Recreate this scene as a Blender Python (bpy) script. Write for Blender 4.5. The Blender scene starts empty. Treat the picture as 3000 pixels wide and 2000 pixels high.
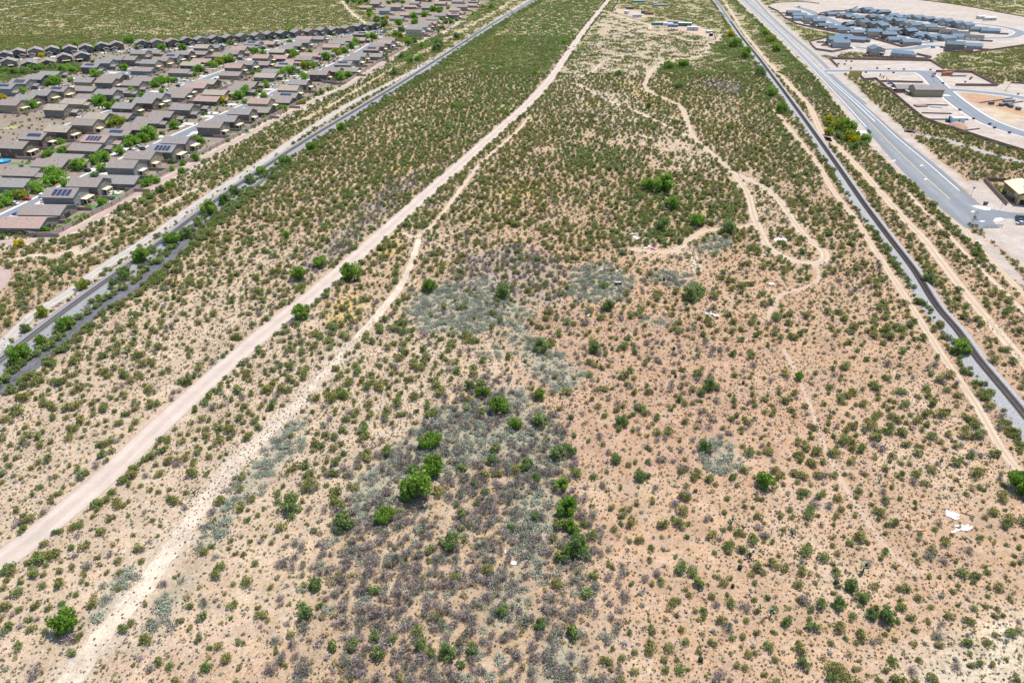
import bpy, math, random
import numpy as np
from mathutils import Vector, Matrix
S = bpy.context.scene
rnd = random.Random(7)
rng = np.random.default_rng(11)

# ------------------------------------------------------------------ camera, sky, sun, exposure
CAM_H = 120.0
PITCH = math.atan(1236 / 2000)            # below the horizon
cd = bpy.data.cameras.new('camera'); cam = bpy.data.objects.new('camera', cd)
S.collection.objects.link(cam); S.camera = cam
cam.location = (0, 0, CAM_H); cam.rotation_euler = (math.pi / 2 - PITCH, 0, 0)
cd.sensor_width = 36; cd.lens = 24; cd.clip_start = 1; cd.clip_end = 12000
SUN_AZ, SUN_EL = 46.0, 67.0               # degrees clockwise from +Y, above the horizon
W = bpy.data.worlds.new('World'); S.world = W; W.use_nodes = True
nt = W.node_tree; bg = nt.nodes['Background']
sky = nt.nodes.new('ShaderNodeTexSky'); sky.sky_type = 'NISHITA'; sky.sun_disc = False
sky.sun_elevation = math.radians(SUN_EL); sky.sun_rotation = math.radians(SUN_AZ)
sky.altitude = 900; sky.dust_density = 1.2
nt.links.new(sky.outputs[0], bg.inputs[0]); bg.inputs[1].default_value = 0.15
sd = bpy.data.lights.new('sun', 'SUN'); sun = bpy.data.objects.new('sun', sd); S.collection.objects.link(sun)
sd.energy = 3.6; sd.angle = math.radians(0.53); sd.color = (1.0, 0.955, 0.89)
_a, _e = math.radians(SUN_AZ), math.radians(SUN_EL)
to_sun = Vector((math.sin(_a) * math.cos(_e), math.cos(_a) * math.cos(_e), math.sin(_e)))
sun.rotation_euler = to_sun.to_track_quat('Z', 'Y').to_euler(); sun.location = (0, 0, 300)
S.view_settings.view_transform = 'Standard'; S.view_settings.look = 'None'
S.view_settings.gamma = 1; S.view_settings.use_curve_mapping = False
S.view_settings.exposure = 0.86
S.cycles.max_bounces = 5; S.cycles.diffuse_bounces = 2; S.cycles.transparent_max_bounces = 6

# ------------------------------------------------------------------ survey: photo point (3000 x 2000) -> place on the ground
F = 2000.0
sP, cP = math.sin(PITCH), math.cos(PITCH)
def G(x, y, z=0.0):
    a = (x - 1500) / F; b = (y - 1000) / F
    t = (CAM_H - z) / (sP + b * cP)
    return (a * t, t * (cP - b * sP))
def inv(X, Y, Z=0.0):
    dz = CAM_H - Z; t = Y * cP + dz * sP
    return 1500 + F * X / t, 1000 + F * (-Y * sP + dz * cP) / t
def Z(x0, y0, w, full=2352.0):            # reading grid of an enlarged tile of the photo
    k = w / full
    return lambda x, y: (x0 + x * k, y0 + y * k)
OV = Z(0, 0, 3000); R3 = Z(0, 350, 600); R6 = Z(600, 0, 600); R1 = Z(0, 0, 600); RT = Z(1200, 0, 600)
RM = Z(1700, 0, 600); RR = Z(2250, 0, 750); RQ = Z(2400, 300, 600); RK = Z(2250, 700, 750)
T1 = Z(0, 80, 360); T2 = Z(330, 80, 360); T3 = Z(660, 80, 360); T4 = Z(1000, 0, 360)
Q1 = Z(2280, 10, 300); Q2 = Z(2560, 10, 300, 1344); Q3 = Z(2700, 0, 300, 1344); Q4 = Z(2460, 190, 300, 1344)
Q5 = Z(2700, 200, 300, 1344); CP = Z(1760, 0, 360, 1344); RL = Z(0, 700, 750); RB = Z(2100, 1300, 900)
RC = Z(900, 1100, 900); RD = Z(1600, 550, 900); RJ = Z(1780, 650, 300, 1344)
def GW(tile, pts): return [G(*tile(*p)) for p in pts]
def OW(pts): return [G(*OV(*p)) for p in pts]
def TW(pts): return [G(*p) for p in pts]

# ------------------------------------------------------------------ noise and geometry tools
def vnoise(x, y, seed=0):
    xi = np.floor(x).astype(np.int64); yi = np.floor(y).astype(np.int64)
    fx = x - xi; fy = y - yi; fx = fx * fx * (3 - 2 * fx); fy = fy * fy * (3 - 2 * fy)
    def h(i, j):
        n = (i * 374761393 + j * 668265263 + seed * 974711) & 0x7fffffff
        n = ((n ^ (n >> 13)) * 1274126177) & 0x7fffffff
        return ((n ^ (n >> 16)) & 0xffff) / 65535.0
    return (h(xi, yi) * (1 - fx) + h(xi + 1, yi) * fx) * (1 - fy) + (h(xi, yi + 1) * (1 - fx) + h(xi + 1, yi + 1) * fx) * fy
def fbm(x, y, sc, seed=0, oct=4):
    v = 0; a = .5; t = 0
    for o in range(oct):
        v = v + a * vnoise(x / sc * 2 ** o, y / sc * 2 ** o, seed + o); t += a; a *= .5
    return v / t
def sdist(X, Y, poly):                    # signed distance in metres, inside positive
    p = np.asarray(poly); n = len(p); d2 = np.full(X.shape, 1e18); ins = np.zeros(X.shape, bool)
    for i in range(n):
        ax, ay = p[i]; bx, by = p[(i + 1) % n]; ex, ey = bx - ax, by - ay; L = ex * ex + ey * ey + 1e-9
        t = np.clip(((X - ax) * ex + (Y - ay) * ey) / L, 0, 1)
        d2 = np.minimum(d2, (X - ax - t * ex) ** 2 + (Y - ay - t * ey) ** 2)
        c = ((ay > Y) != (by > Y)) & (X < (bx - ax) * (Y - ay) / (by - ay + 1e-12) + ax); ins ^= c
    d = np.sqrt(d2); return np.where(ins, d, -d)
def ldist(X, Y, line):                    # distance to a polyline
    p = np.asarray(line); d2 = np.full(X.shape, 1e18)
    for i in range(len(p) - 1):
        ax, ay = p[i]; bx, by = p[i + 1]; ex, ey = bx - ax, by - ay; L = ex * ex + ey * ey + 1e-9
        t = np.clip(((X - ax) * ex + (Y - ay) * ey) / L, 0, 1)
        d2 = np.minimum(d2, (X - ax - t * ex) ** 2 + (Y - ay - t * ey) ** 2)
    return np.sqrt(d2)
def sstep(x, a, b):
    t = np.clip((x - a) / (b - a), 0, 1); return t * t * (3 - 2 * t)
def smooth_line(pts, step):               # Catmull-Rom, resampled
    p = np.asarray(pts, float); p = np.vstack([2 * p[0] - p[1], p, 2 * p[-1] - p[-2]]); out = []
    for i in range(1, len(p) - 2):
        n = max(2, int(np.hypot(*(p[i + 1] - p[i])) / max(step, .3)))
        for k in range(n):
            t = k / n; t2 = t * t; t3 = t2 * t
            out.append(.5 * ((2 * p[i]) + (-p[i - 1] + p[i + 1]) * t + (2 * p[i - 1] - 5 * p[i] + 4 * p[i + 1] - p[i + 2]) * t2 + (-p[i - 1] + 3 * p[i] - 3 * p[i + 1] + p[i + 2]) * t3))
    out.append(p[-2]); p = np.array(out)
    d = np.r_[0, np.cumsum(np.hypot(*np.diff(p, axis=0).T))]
    s = np.linspace(0, d[-1], max(2, int(d[-1] / step) + 1))
    return np.c_[np.interp(s, d, p[:, 0]), np.interp(s, d, p[:, 1])], s
def normals2(p):
    t = np.gradient(p, axis=0); t /= np.hypot(t[:, 0], t[:, 1])[:, None] + 1e-9
    return np.c_[t[:, 1], -t[:, 0]], t    # to the right of travel, tangent

# ------------------------------------------------------------------ objects
def tag(o, label=None, cat=None, group=None, kind=None):
    if label: o['label'] = label
    if cat: o['category'] = cat
    if group: o['group'] = group
    if kind: o['kind'] = kind
    return o
def link(o): S.collection.objects.link(o); return o
def mesh_np(name, V, Fc, mats=(), midx=None, smooth=False):
    me = bpy.data.meshes.new(name)
    me.from_pydata([tuple(map(float, v)) for v in V], [], [tuple(map(int, f)) for f in Fc])
    for m in mats: me.materials.append(m)
    if midx is not None: me.polygons.foreach_set('material_index', np.asarray(midx, dtype=np.int32))
    if smooth: me.polygons.foreach_set('use_smooth', [True] * len(me.polygons))
    me.update(); return me
def obj(name, me, parent=None, mat=None, loc=None, rot=None):
    o = bpy.data.objects.new(name, me); link(o)
    if parent is not None: o.parent = parent
    if mat is not None and me is not None:
        if len(me.materials) == 0: me.materials.append(None)
        o.material_slots[0].link = 'OBJECT'; o.material_slots[0].material = mat
    if loc is not None: o.location = loc
    if rot is not None: o.rotation_euler = rot
    return o
def empty(name, loc=(0, 0, 0), rz=0.0):
    o = bpy.data.objects.new(name, None); link(o); o.location = loc; o.rotation_euler = (0, 0, rz); o.empty_display_size = .5; return o
def copy_tree(o, parent=None):
    c = o.copy(); link(c)
    if parent is not None: c.parent = parent
    for ch in o.children: copy_tree(ch, c)
    return c
class MB:                                  # collects simple shapes for ONE mesh
    def __init__(s): s.V = []; s.F = []; s.M = []
    def add(s, V, Fc, m=0):
        n = len(s.V); s.V += [tuple(v) for v in V]; s.F += [tuple(i + n for i in f) for f in Fc]; s.M += [m] * len(Fc); return s
    def box(s, x0, x1, y0, y1, z0, z1, m=0):
        V = [(x0, y0, z0), (x1, y0, z0), (x1, y1, z0), (x0, y1, z0), (x0, y0, z1), (x1, y0, z1), (x1, y1, z1), (x0, y1, z1)]
        return s.add(V, [(0, 3, 2, 1), (4, 5, 6, 7), (0, 1, 5, 4), (1, 2, 6, 5), (2, 3, 7, 6), (3, 0, 4, 7)], m)
    def prism(s, poly, a0, a1, axis='x', m=0):   # poly in the plane across axis
        n = len(poly)
        f = (lambda p, a: (a, p[0], p[1])) if axis == 'x' else ((lambda p, a: (p[0], a, p[1])) if axis == 'y' else (lambda p, a: (p[0], p[1], a)))
        V = [f(p, a0) for p in poly] + [f(p, a1) for p in poly]
        Fc = [tuple(range(n))[::-1], tuple(range(n, 2 * n))] + [(i, (i + 1) % n, n + (i + 1) % n, n + i) for i in range(n)]
        return s.add(V, Fc, m)
    def cyl(s, p0, p1, r0, r1=None, n=8, m=0, cap=True):
        r1 = r0 if r1 is None else r1; p0 = Vector(p0); p1 = Vector(p1); d = (p1 - p0).normalized()
        a = d.orthogonal().normalized(); b = d.cross(a); V = []
        for p, r in ((p0, r0), (p1, r1)):
            for i in range(n):
                t = 2 * math.pi * i / n; V.append(p + (a * math.cos(t) + b * math.sin(t)) * r)
        Fc = [(i, (i + 1) % n, n + (i + 1) % n, n + i) for i in range(n)]
        if cap: Fc += [tuple(range(n))[::-1], tuple(range(n, 2 * n))]
        return s.add(V, Fc, m)
    def mesh(s, name, mats=()): return mesh_np(name, s.V, s.F, mats, s.M)

# ------------------------------------------------------------------ materials
def nodes_of(m):
    m.use_nodes = True; n = m.node_tree; return n, n.nodes['Principled BSDF']
MATS = {}
def mat(name, c, rough=.85, var=.12, scale=1.5, bump=0., c2=None, metal=0., spec=.3, coords='Object'):
    if name in MATS: return MATS[name]
    m = bpy.data.materials.new(name); n, b = nodes_of(m); N = n.nodes; L = n.links
    tc = N.new('ShaderNodeTexCoord'); no = N.new('ShaderNodeTexNoise'); no.inputs['Scale'].default_value = scale
    no.inputs['Detail'].default_value = 5; no.inputs['Roughness'].default_value = .65
    L.new(tc.outputs[coords], no.inputs['Vector'])
    mx = N.new('ShaderNodeMix'); mx.data_type = 'RGBA'
    c2 = c2 or tuple(min(1, v * (1 + 2.2 * var)) for v in c)
    mx.inputs[6].default_value = (*[v * (1 - var) for v in c], 1); mx.inputs[7].default_value = (*c2, 1)
    mr = N.new('ShaderNodeMapRange'); mr.inputs[1].default_value = .3; mr.inputs[2].default_value = .72
    L.new(no.outputs[0], mr.inputs[0]); L.new(mr.outputs[0], mx.inputs[0]); L.new(mx.outputs[2], b.inputs['Base Color'])
    b.inputs['Roughness'].default_value = rough; b.inputs['Metallic'].default_value = metal
    b.inputs['Specular IOR Level'].default_value = spec
    if bump:
        bp = N.new('ShaderNodeBump'); bp.inputs['Strength'].default_value = bump; bp.inputs['Distance'].default_value = .05
        L.new(no.outputs[0], bp.inputs['Height']); L.new(bp.outputs[0], b.inputs['Normal'])
    MATS[name] = m; return m
def leaf_mat(name, c1, c2, trans=.25):
    m = bpy.data.materials.new(name); m.use_nodes = True; n = m.node_tree; N = n.nodes; L = n.links
    N.remove(N['Principled BSDF']); out = N['Material Output']
    oi = N.new('ShaderNodeObjectInfo'); mx = N.new('ShaderNodeMix'); mx.data_type = 'RGBA'
    mx.inputs[6].default_value = (*c1, 1); mx.inputs[7].default_value = (*c2, 1); L.new(oi.outputs['Random'], mx.inputs[0])
    ge = N.new('ShaderNodeNewGeometry'); hs = N.new('ShaderNodeHueSaturation')
    mr = N.new('ShaderNodeMapRange'); mr.inputs[3].default_value = .5; mr.inputs[4].default_value = 1.5
    L.new(ge.outputs['Random Per Island'], mr.inputs[0]); L.new(mr.outputs[0], hs.inputs['Value']); L.new(mx.outputs[2], hs.inputs['Color'])
    d = N.new('ShaderNodeBsdfDiffuse'); t = N.new('ShaderNodeBsdfTranslucent'); ms = N.new('ShaderNodeMixShader'); ms.inputs[0].default_value = trans
    for s_ in (d, t): L.new(hs.outputs[0], s_.inputs['Color'])
    L.new(d.outputs[0], ms.inputs[1]); L.new(t.outputs[0], ms.inputs[2]); L.new(ms.outputs[0], out.inputs['Surface'])
    return m

M_bark = mat('bark', (.10, .075, .055), .95, .2, 6)
M_twig = leaf_mat('twigs', (.17, .14, .13), (.26, .22, .20), .0)
L_creo = leaf_mat('creosote_leaf', (.185, .19, .05), (.275, .255, .085), 0.35)
L_creo_g = leaf_mat('creosote_leaf_green', (.14, .19, .05), (.21, .245, .075), 0.35)
L_mesq = leaf_mat('mesquite_leaf', (.15, .265, .035), (.24, .35, .065), 0.5)
L_mesqd = leaf_mat('mesquite_leaf_dull', (.17, .245, .075), (.25, .31, .11), 0.45)
L_yard = leaf_mat('yard_tree_leaf', (.15, .30, .035), (.23, .37, .06), 0.45)
L_yellow = leaf_mat('yellow_blossom', (.42, .36, .03), (.55, .44, .02), 0.3)
L_yelgrn = leaf_mat('yellow_green_leaf', (.24, .30, .04), (.33, .34, .05), 0.35)
L_grey = leaf_mat('grey_brush', (.22, .175, .155), (.33, .265, .225), 0.0)
L_gryg = leaf_mat('grey_green_brush', (.20, .205, .15), (.28, .27, .20), 0.1)
L_forb = leaf_mat('grey_green_forb', (.21, .245, .175), (.31, .335, .25), 0.1)
L_dry = leaf_mat('dry_grass', (.25, .205, .095), (.37, .28, .14), 0.2)
L_tuft = leaf_mat('ground_tuft', (.085, .075, .045), (.20, .165, .105), 0.0)
L_dark = leaf_mat('dark_cactus', (.03, .04, .025), (.05, .06, .035), .0)
L_chol = leaf_mat('cholla_spines', (.30, .34, .22), (.42, .44, .30), .0)

def ground_material():
    m = bpy.data.materials.new('desert_soil'); n, b = nodes_of(m); N = n.nodes; L = n.links
    at = N.new('ShaderNodeAttribute'); at.attribute_name = 'soil'
    tc = N.new('ShaderNodeTexCoord')
    def noise(sc, det=4, ro=.6):
        x = N.new('ShaderNodeTexNoise'); x.inputs['Scale'].default_value = sc; x.inputs['Detail'].default_value = det; x.inputs['Roughness'].default_value = ro
        L.new(tc.outputs['Object'], x.inputs['Vector']); return x
    def rng_(src, a, b_, c, d):
        r = N.new('ShaderNodeMapRange'); r.inputs[1].default_value = a; r.inputs[2].default_value = b_; r.inputs[3].default_value = c; r.inputs[4].default_value = d
        L.new(src, r.inputs[0]); return r.outputs[0]
    def mul(a, b_):
        r = N.new('ShaderNodeMath'); r.operation = 'MULTIPLY'; L.new(a, r.inputs[0]); L.new(b_, r.inputs[1]); return r.outputs[0]
    n1 = noise(.12, 6, .62); n2 = noise(1.1, 5, .75); n3 = noise(4.5, 3, .8)
    v = mul(rng_(n1.outputs[0], .3, .7, .76, 1.14), rng_(n2.outputs[0], .3, .7, .70, 1.22))
    v = mul(v, rng_(n3.outputs[0], .3, .7, .70, 1.22))
    v2 = N.new('ShaderNodeTexVoronoi'); v2.inputs['Scale'].default_value = 2.6; L.new(tc.outputs['Object'], v2.inputs['Vector']); v = mul(v, rng_(v2.outputs['Distance'], .12, .30, .45, 1.07))
    vo = N.new('ShaderNodeTexVoronoi'); vo.inputs['Scale'].default_value = 1.3; L.new(tc.outputs['Object'], vo.inputs['Vector'])
    dots = rng_(vo.outputs['Distance'], .10, .22, 0, 1)
    gate = rng_(n1.outputs[0], .42, .6, 1, 0); one = N.new('ShaderNodeMath'); one.operation = 'MAXIMUM'
    L.new(dots, one.inputs[0]); L.new(gate, one.inputs[1]); v = mul(v, rng_(one.outputs[0], 0, 1, .48, 1))
    hs = N.new('ShaderNodeHueSaturation'); L.new(at.outputs['Color'], hs.inputs['Color']); L.new(v, hs.inputs['Value'])
    n4 = noise(.3, 4, .7); L.new(rng_(n4.outputs[0], .3, .7, .88, 1.16), hs.inputs['Saturation'])
    L.new(hs.outputs[0], b.inputs['Base Color']); b.inputs['Roughness'].default_value = .95; b.inputs['Specular IOR Level'].default_value = .1
    bp = N.new('ShaderNodeBump'); bp.inputs['Strength'].default_value = .5; bp.inputs['Distance'].default_value = .25
    L.new(n2.outputs[0], bp.inputs['Height']); L.new(bp.outputs[0], b.inputs['Normal'])
    return m
def strip_material(name, c, c_rut, ragged=.0, ruts=True, mid=None, var=.10, rough=.95):
    """dirt or gravel strip: u runs across (-1..1), v along in metres; ragged edges are cut away by noise"""
    m = bpy.data.materials.new(name); n, b = nodes_of(m); N = n.nodes; L = n.links
    uv = N.new('ShaderNodeUVMap'); uv.uv_map = 'UVMap'; sx = N.new('ShaderNodeSeparateXYZ'); L.new(uv.outputs[0], sx.inputs[0])
    tc = N.new('ShaderNodeTexCoord')
    def noise(sc, vec, det=4, ro=.65):
        x = N.new('ShaderNodeTexNoise'); x.inputs['Scale'].default_value = sc; x.inputs['Detail'].default_value = det; x.inputs['Roughness'].default_value = ro
        L.new(vec, x.inputs['Vector']); return x.outputs[0]
    def math_(op, a, b_=None):
        r = N.new('ShaderNodeMath'); r.operation = op
        for i, q in enumerate((a, b_)):
            if q is None: continue
            if isinstance(q, (int, float)): r.inputs[i].default_value = q
            else: L.new(q, r.inputs[i])
        return r.outputs[0]
    def rng_(src, a, b_, c_, d):
        r = N.new('ShaderNodeMapRange'); r.inputs[1].default_value = a; r.inputs[2].default_value = b_; r.inputs[3].default_value = c_; r.inputs[4].default_value = d
        L.new(src, r.inputs[0]); return r.outputs[0]
    mp = N.new('ShaderNodeMapping'); mp.inputs['Scale'].default_value = (3.0, .045, 1); L.new(uv.outputs[0], mp.inputs['Vector'])
    streak = noise(1.6, mp.outputs[0], 5, .6); fine = noise(1.8, tc.outputs['Object'], 4, .75); mid_n = noise(.16, tc.outputs['Object'], 4)
    ua = math_('ABSOLUTE', sx.outputs[0])
    mx = N.new('ShaderNodeMix'); mx.data_type = 'RGBA'; mx.inputs[6].default_value = (*c, 1); mx.inputs[7].default_value = (*c_rut, 1)
    if ruts:
        d = math_('ABSOLUTE', math_('SUBTRACT', ua, .45)); f = rng_(d, .08, .32, 1, 0)
        f = math_('MULTIPLY', f, rng_(streak, .3, .65, .2, 1)); L.new(f, mx.inputs[0])
    else: L.new(rng_(streak, .35, .68, 0, 1), mx.inputs[0])
    col = mx.outputs[2]
    if mid:
        m2 = N.new('ShaderNodeMix'); m2.data_type = 'RGBA'; L.new(col, m2.inputs[6]); m2.inputs[7].default_value = (*mid, 1)
        L.new(math_('MULTIPLY', rng_(math_('ADD', ua, math_('MULTIPLY', math_('SUBTRACT', fine, .5), .3)), .06, .24, 1, 0), rng_(mid_n, .4, .6, .1, 1)), m2.inputs[0]); col = m2.outputs[2]
    hs = N.new('ShaderNodeHueSaturation'); L.new(col, hs.inputs['Color'])
    L.new(math_('MULTIPLY', rng_(fine, .3, .7, 1 - var, 1 + var), rng_(mid_n, .3, .7, 1 - var, 1 + var)), hs.inputs['Value'])
    L.new(hs.outputs[0], b.inputs['Base Color']); b.inputs['Roughness'].default_value = rough; b.inputs['Specular IOR Level'].default_value = .12
    if ragged:
        e = math_('ADD', ua, math_('MULTIPLY', math_('SUBTRACT', noise(.45, tc.outputs['Object'], 5, .7), .5), ragged))
        tr = N.new('ShaderNodeBsdfTransparent'); ms = N.new('ShaderNodeMixShader')
        L.new(rng_(e, .80, .90, 0, 1), ms.inputs[0]); L.new(b.outputs[0], ms.inputs[1]); L.new(tr.outputs[0], ms.inputs[2])
        L.new(ms.outputs[0], N['Material Output'].inputs['Surface'])
    return m

# ------------------------------------------------------------------ lines of the place
LT = TW([(-70, 1120), (0, 1063), (121, 968), (242, 877), (395, 768), (488, 700), (600, 615), (760, 503), (919, 400), (1059, 316), (1200, 229), (1353, 130), (1455, 64), (1567, 0), (1660, -50)])
RTK = TW([(2050, -40), (2093, 0), (2134, 56), (2172, 110), (2223, 173), (2261, 224), (2300, 276), (2378, 383), (2454, 491), (2528, 598), (2604, 700), (2677, 796), (2741, 898), (2805, 974), (2862, 1054), (2920, 1124), (2983, 1200), (3070, 1310)])
MAIN = TW([(-90, 1712), (0, 1646), (97, 1573), (225, 1468), (330, 1378), (518, 1200), (750, 995), (922, 857), (1098, 704), (1256, 562), (1352, 479), (1440, 400), (1532, 318), (1593, 255), (1634, 201), (1672, 145), (1723, 74), (1784, 0), (1830, -50)])
WASH = TW([(1228, 700), (1209, 760), (1180, 827), (1149, 872), (1117, 910), (1082, 952), (1031, 1003), (980, 1063), (941, 1102), (877, 1178), (750, 1302), (670, 1380), (606, 1462), (542, 1548), (478, 1640), (420, 1720), (335, 1820), (268, 1907), (190, 2010), (150, 2060)])
UPTR = OW([(925, 535), (955, 545), (990, 520), (1010, 500), (1050, 445), (1100, 380), (1150, 335), (1190, 300), (1215, 270)])
TRAIL = GW(RM, [(1560, 480), (1475, 500), (1450, 600), (1400, 640), (1250, 665), (1050, 695), (900, 740), (810, 820), (760, 920), (735, 1000), (800, 1060), (950, 1130), (1100, 1190), (1190, 1270), (1230, 1400), (1290, 1568)]) + OW([(1680, 395), (1715, 440), (1733, 500), (1760, 560), (1790, 585), (1830, 602), (1872, 606), (1895, 592), (1885, 570), (1850, 545), (1820, 505), (1790, 460), (1755, 430), (1705, 405)])
BRANCH = OW([(1738, 512), (1690, 525), (1620, 530), (1580, 552), (1552, 576), (1510, 580), (1450, 572)])
BR2 = OW([(1565, 572), (1590, 590), (1600, 610), (1598, 625)])
FENCE_RD = GW(RM, [(260, 130), (400, 170), (520, 210), (700, 260), (800, 290), (790, 340)])
ROADX = GW(RM, [(150, 275), (400, 310), (700, 360), (850, 375), (1000, 410), (1200, 455), (1300, 480), (1450, 492), (1560, 480), (1620, 400)])
TRA = GW(RM, [(-110, 960), (0, 985), (200, 1100), (500, 1230), (750, 1330), (950, 1430), (1150, 1530), (1230, 1568)])
TRB = GW(RM, [(0, 890), (150, 820), (250, 720), (380, 660), (600, 625), (830, 610)])
TRC = GW(RM, [(40, 870), (200, 868), (400, 880), (650, 1010), (900, 1200)])
TRD = OW([(1875, 605), (1880, 640), (1850, 660), (1790, 680), (1760, 740)])
TRE = OW([(1800, 800), (1840, 880), (1870, 960), (1900, 1040), (1960, 1150), (2040, 1260), (2110, 1320)])
TWOL = GW(RR, [(60, 1010), (170, 1150), (400, 1430)]) + GW(RQ, [(0, 730), (150, 1000), (400, 1320), (560, 1568)]) + GW(RK, [(1080, 250), (1280, 560), (1480, 880), (1640, 1130), (1900, 1500)]) + OW([(2300, 1030), (2352, 1095), (2400, 1160)])
DRT = GW(RM, [(1610, -40), (1640, 0), (1760, 180), (1900, 400), (2080, 620)]) + GW(RR, [(0, 570), (200, 780), (380, 980), (480, 1200), (560, 1300)]) + GW(RQ, [(100, 400), (300, 600), (500, 800), (700, 1030), (1000, 1360), (1200, 1568)]) + GW(RK, [(1600, 220), (1800, 480), (2000, 720), (2352, 1130), (2450, 1250)])
DRT2 = GW(RQ, [(1000, 1020), (1200, 1240), (1450, 1470)]) + GW(RK, [(1740, 50), (2000, 320), (2200, 510), (2420, 740)])
DRT3 = GW(RQ, [(1500, 1300), (1700, 1480)]) + GW(RK, [(1870, 0), (2100, 250), (2352, 510), (2450, 600)])
ACC = GW(RL, [(-100, 1050), (0, 990), (300, 700), (650, 480), (900, 290), (1340, 10)]) + GW(R3, [(1900, 1230), (2352, 910)]) + TW([(760, 480), (899, 384), (1034, 300), (1200, 215), (1363, 119), (1475, 47), (1550, 0), (1640, -50)])
CIND = GW(RL, [(-60, 1420), (60, 1335), (300, 1145), (560, 950), (800, 725), (1000, 580), (1250, 415), (1500, 215), (1650, 70)]) + TW([(600, 652), (680, 590), (760, 535), (850, 470)])
REDP = GW(R3, [(-60, 1415), (0, 1418), (300, 1400), (600, 1355), (900, 1245), (1200, 1080), (1500, 905), (1900, 690), (2300, 470)]) + GW(R6, [(600, 1490), (1000, 1285), (1300, 1140), (1600, 1005), (1900, 825), (2200, 620), (2352, 500)]) + GW(T4, [(1500, 830), (1750, 690), (2050, 540), (2300, 420)])
REDL = GW(RL, [(-80, 500), (0, 430), (45, 350), (20, 290), (-80, 270)])
TOPTR = OW([(770, -10), (790, 8), (800, 22), (815, 36), (835, 50), (845, 60)])
LPATH = TW([(-20, 35), (20, 26), (90, 15), (170, 5), (230, -6)])
SANDS = GW(R3, [(2352, 760), (2000, 930), (1600, 1170), (1200, 1370), (900, 1560)]) + GW(RL, [(700, 90), (500, 160), (300, 150), (60, 210)])
SAND2 = GW(R6, [(1000, 1440), (1400, 1240), (1800, 1010), (2250, 740)]) + GW(RT, [(0, 700), (300, 530), (600, 350), (900, 190), (1200, 0)])
# paved road edges
PL = TW([(2130, -40), (2172, 0), (2250, 73), (2349, 172), (2476, 310), (2630, 486), (2732, 588), (2780, 630), (2828, 668)])
PR = TW([(2155, -40), (2197, 0), (2300, 98), (2409, 204), (2533, 308), (2630, 394), (2732, 476), (2812, 545), (2872, 600)])
PATHA = TW([(2175, -40), (2212, 0), (2250, 41), (2300, 88), (2378, 156), (2428, 203)])
PATHB = TW([(2432, 217), (2470, 252), (2500, 278), (2524, 297), (2535, 306)])
CONC = TW([(2668, 392), (2720, 401), (2770, 410), (2840, 432), (2910, 453), (3000, 477), (3080, 498)])

# zones (photo outlines carried to the ground)
NBH = TW([(-90, 690), (0, 683), (52, 682), (135, 695), (180, 680), (260, 638), (340, 600), (430, 545), (600, 450), (694, 400), (850, 316), (1000, 250), (1100, 192), (1190, 138), (1140, 110), (1090, 98), (1105, 75), (1010, 78), (900, 92), (790, 100), (670, 110), (540, 118), (400, 128), (330, 130), (150, 148), (0, 163), (-90, 175)])
NBH2 = TW([(1060, -40), (1090, 6), (1105, 40), (1140, 62), (1160, 80), (1185, 100), (1260, 108), (1300, 85), (1345, 60), (1400, 25), (1470, -20), (1500, -40)])
WSHG = TW([(-60, 195), (60, 197), (150, 190), (240, 190), (248, 212), (190, 222), (120, 212), (60, 225), (0, 247), (-60, 255)])
PB1 = TW([(2250, 18), (2280, 6), (2420, 0), (2560, -25), (2660, -5), (2800, 15), (3060, 58), (3060, 125), (2920, 147), (2850, 157), (2765, 152), (2740, 174), (2706, 176), (2527, 167), (2540, 158), (2500, 150), (2438, 168), (2400, 160), (2388, 148), (2368, 124), (2420, 112), (2500, 118), (2440, 97), (2385, 86), (2333, 74), (2298, 56), (2279, 37)])
PB2 = TW([(2400, 190), (2430, 174), (2725, 180), (2765, 203), (2846, 214), (2925, 253), (2945, 240), (3060, 245), (3060, 466), (3000, 448), (2888, 413), (2792, 381), (2703, 350), (2649, 305), (2591, 257), (2566, 236), (2531, 238), (2505, 220), (2450, 215)])
SHL = PL + TW([(2891, 700), (3060, 880)]) + TW([(2905, 775), (2860, 712), (2818, 683), (2783, 649), (2744, 606), (2706, 565), (2668, 530), (2635, 512), (2604, 479), (2543, 422), (2507, 384), (2474, 333), (2443, 300), (2400, 240), (2340, 180), (2300, 140), (2235, 75), (2150, -5), (2110, -40)])
SHR = PR + TW([(2860, 660), (3060, 850), (3060, 560), (2950, 600), (2882, 532), (2834, 530), (2808, 512), (2757, 473), (2706, 428), (2655, 387), (2622, 359), (2573, 315), (2545, 290), (2500, 245), (2440, 190), (2375, 135), (2300, 70), (2240, 15), (2190, -40)])
YARD = GW(CP, [(130, 125), (170, 100), (300, 100), (430, 125), (560, 165), (600, 190), (440, 195), (420, 225), (330, 195), (220, 160)])
YARD2 = GW(CP, [(580, 240), (760, 230), (1000, 265), (1180, 330), (1260, 400), (1230, 440), (1000, 380), (800, 320), (620, 280)])
ROADP = PL + PR[::-1]
EXCL_POLY = [ROADP, NBH, NBH2, PB1, PB2, SHL, SHR, YARD, YARD2]
EXCL_LINE = [(CIND, 2.6), (LT, 4.0), (RTK, 3.4), (MAIN, 4.2), (WASH[:9], 1.3), (WASH[8:], 2.6), (TRAIL, 1.6), (BRANCH, 1.5), (FENCE_RD, 1.7), (ROADX, 1.9), (TRA, 1.0), (DRT, 2.2), (TWOL, 1.5), (ACC, 2.6), (REDP, 3.0), (REDL, 2.5), (CONC, 2.5), (PATHA, 2.4), (PATHB, 2.2), (UPTR, .9), (TRB, .8), (DRT3, 1.3), (DRT2, .9), (TOPTR, 2.0), (LPATH, 2.5), (SANDS, 1.1), (SAND2, 1.2), (TRE, .6), (TRD, .7)]

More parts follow.
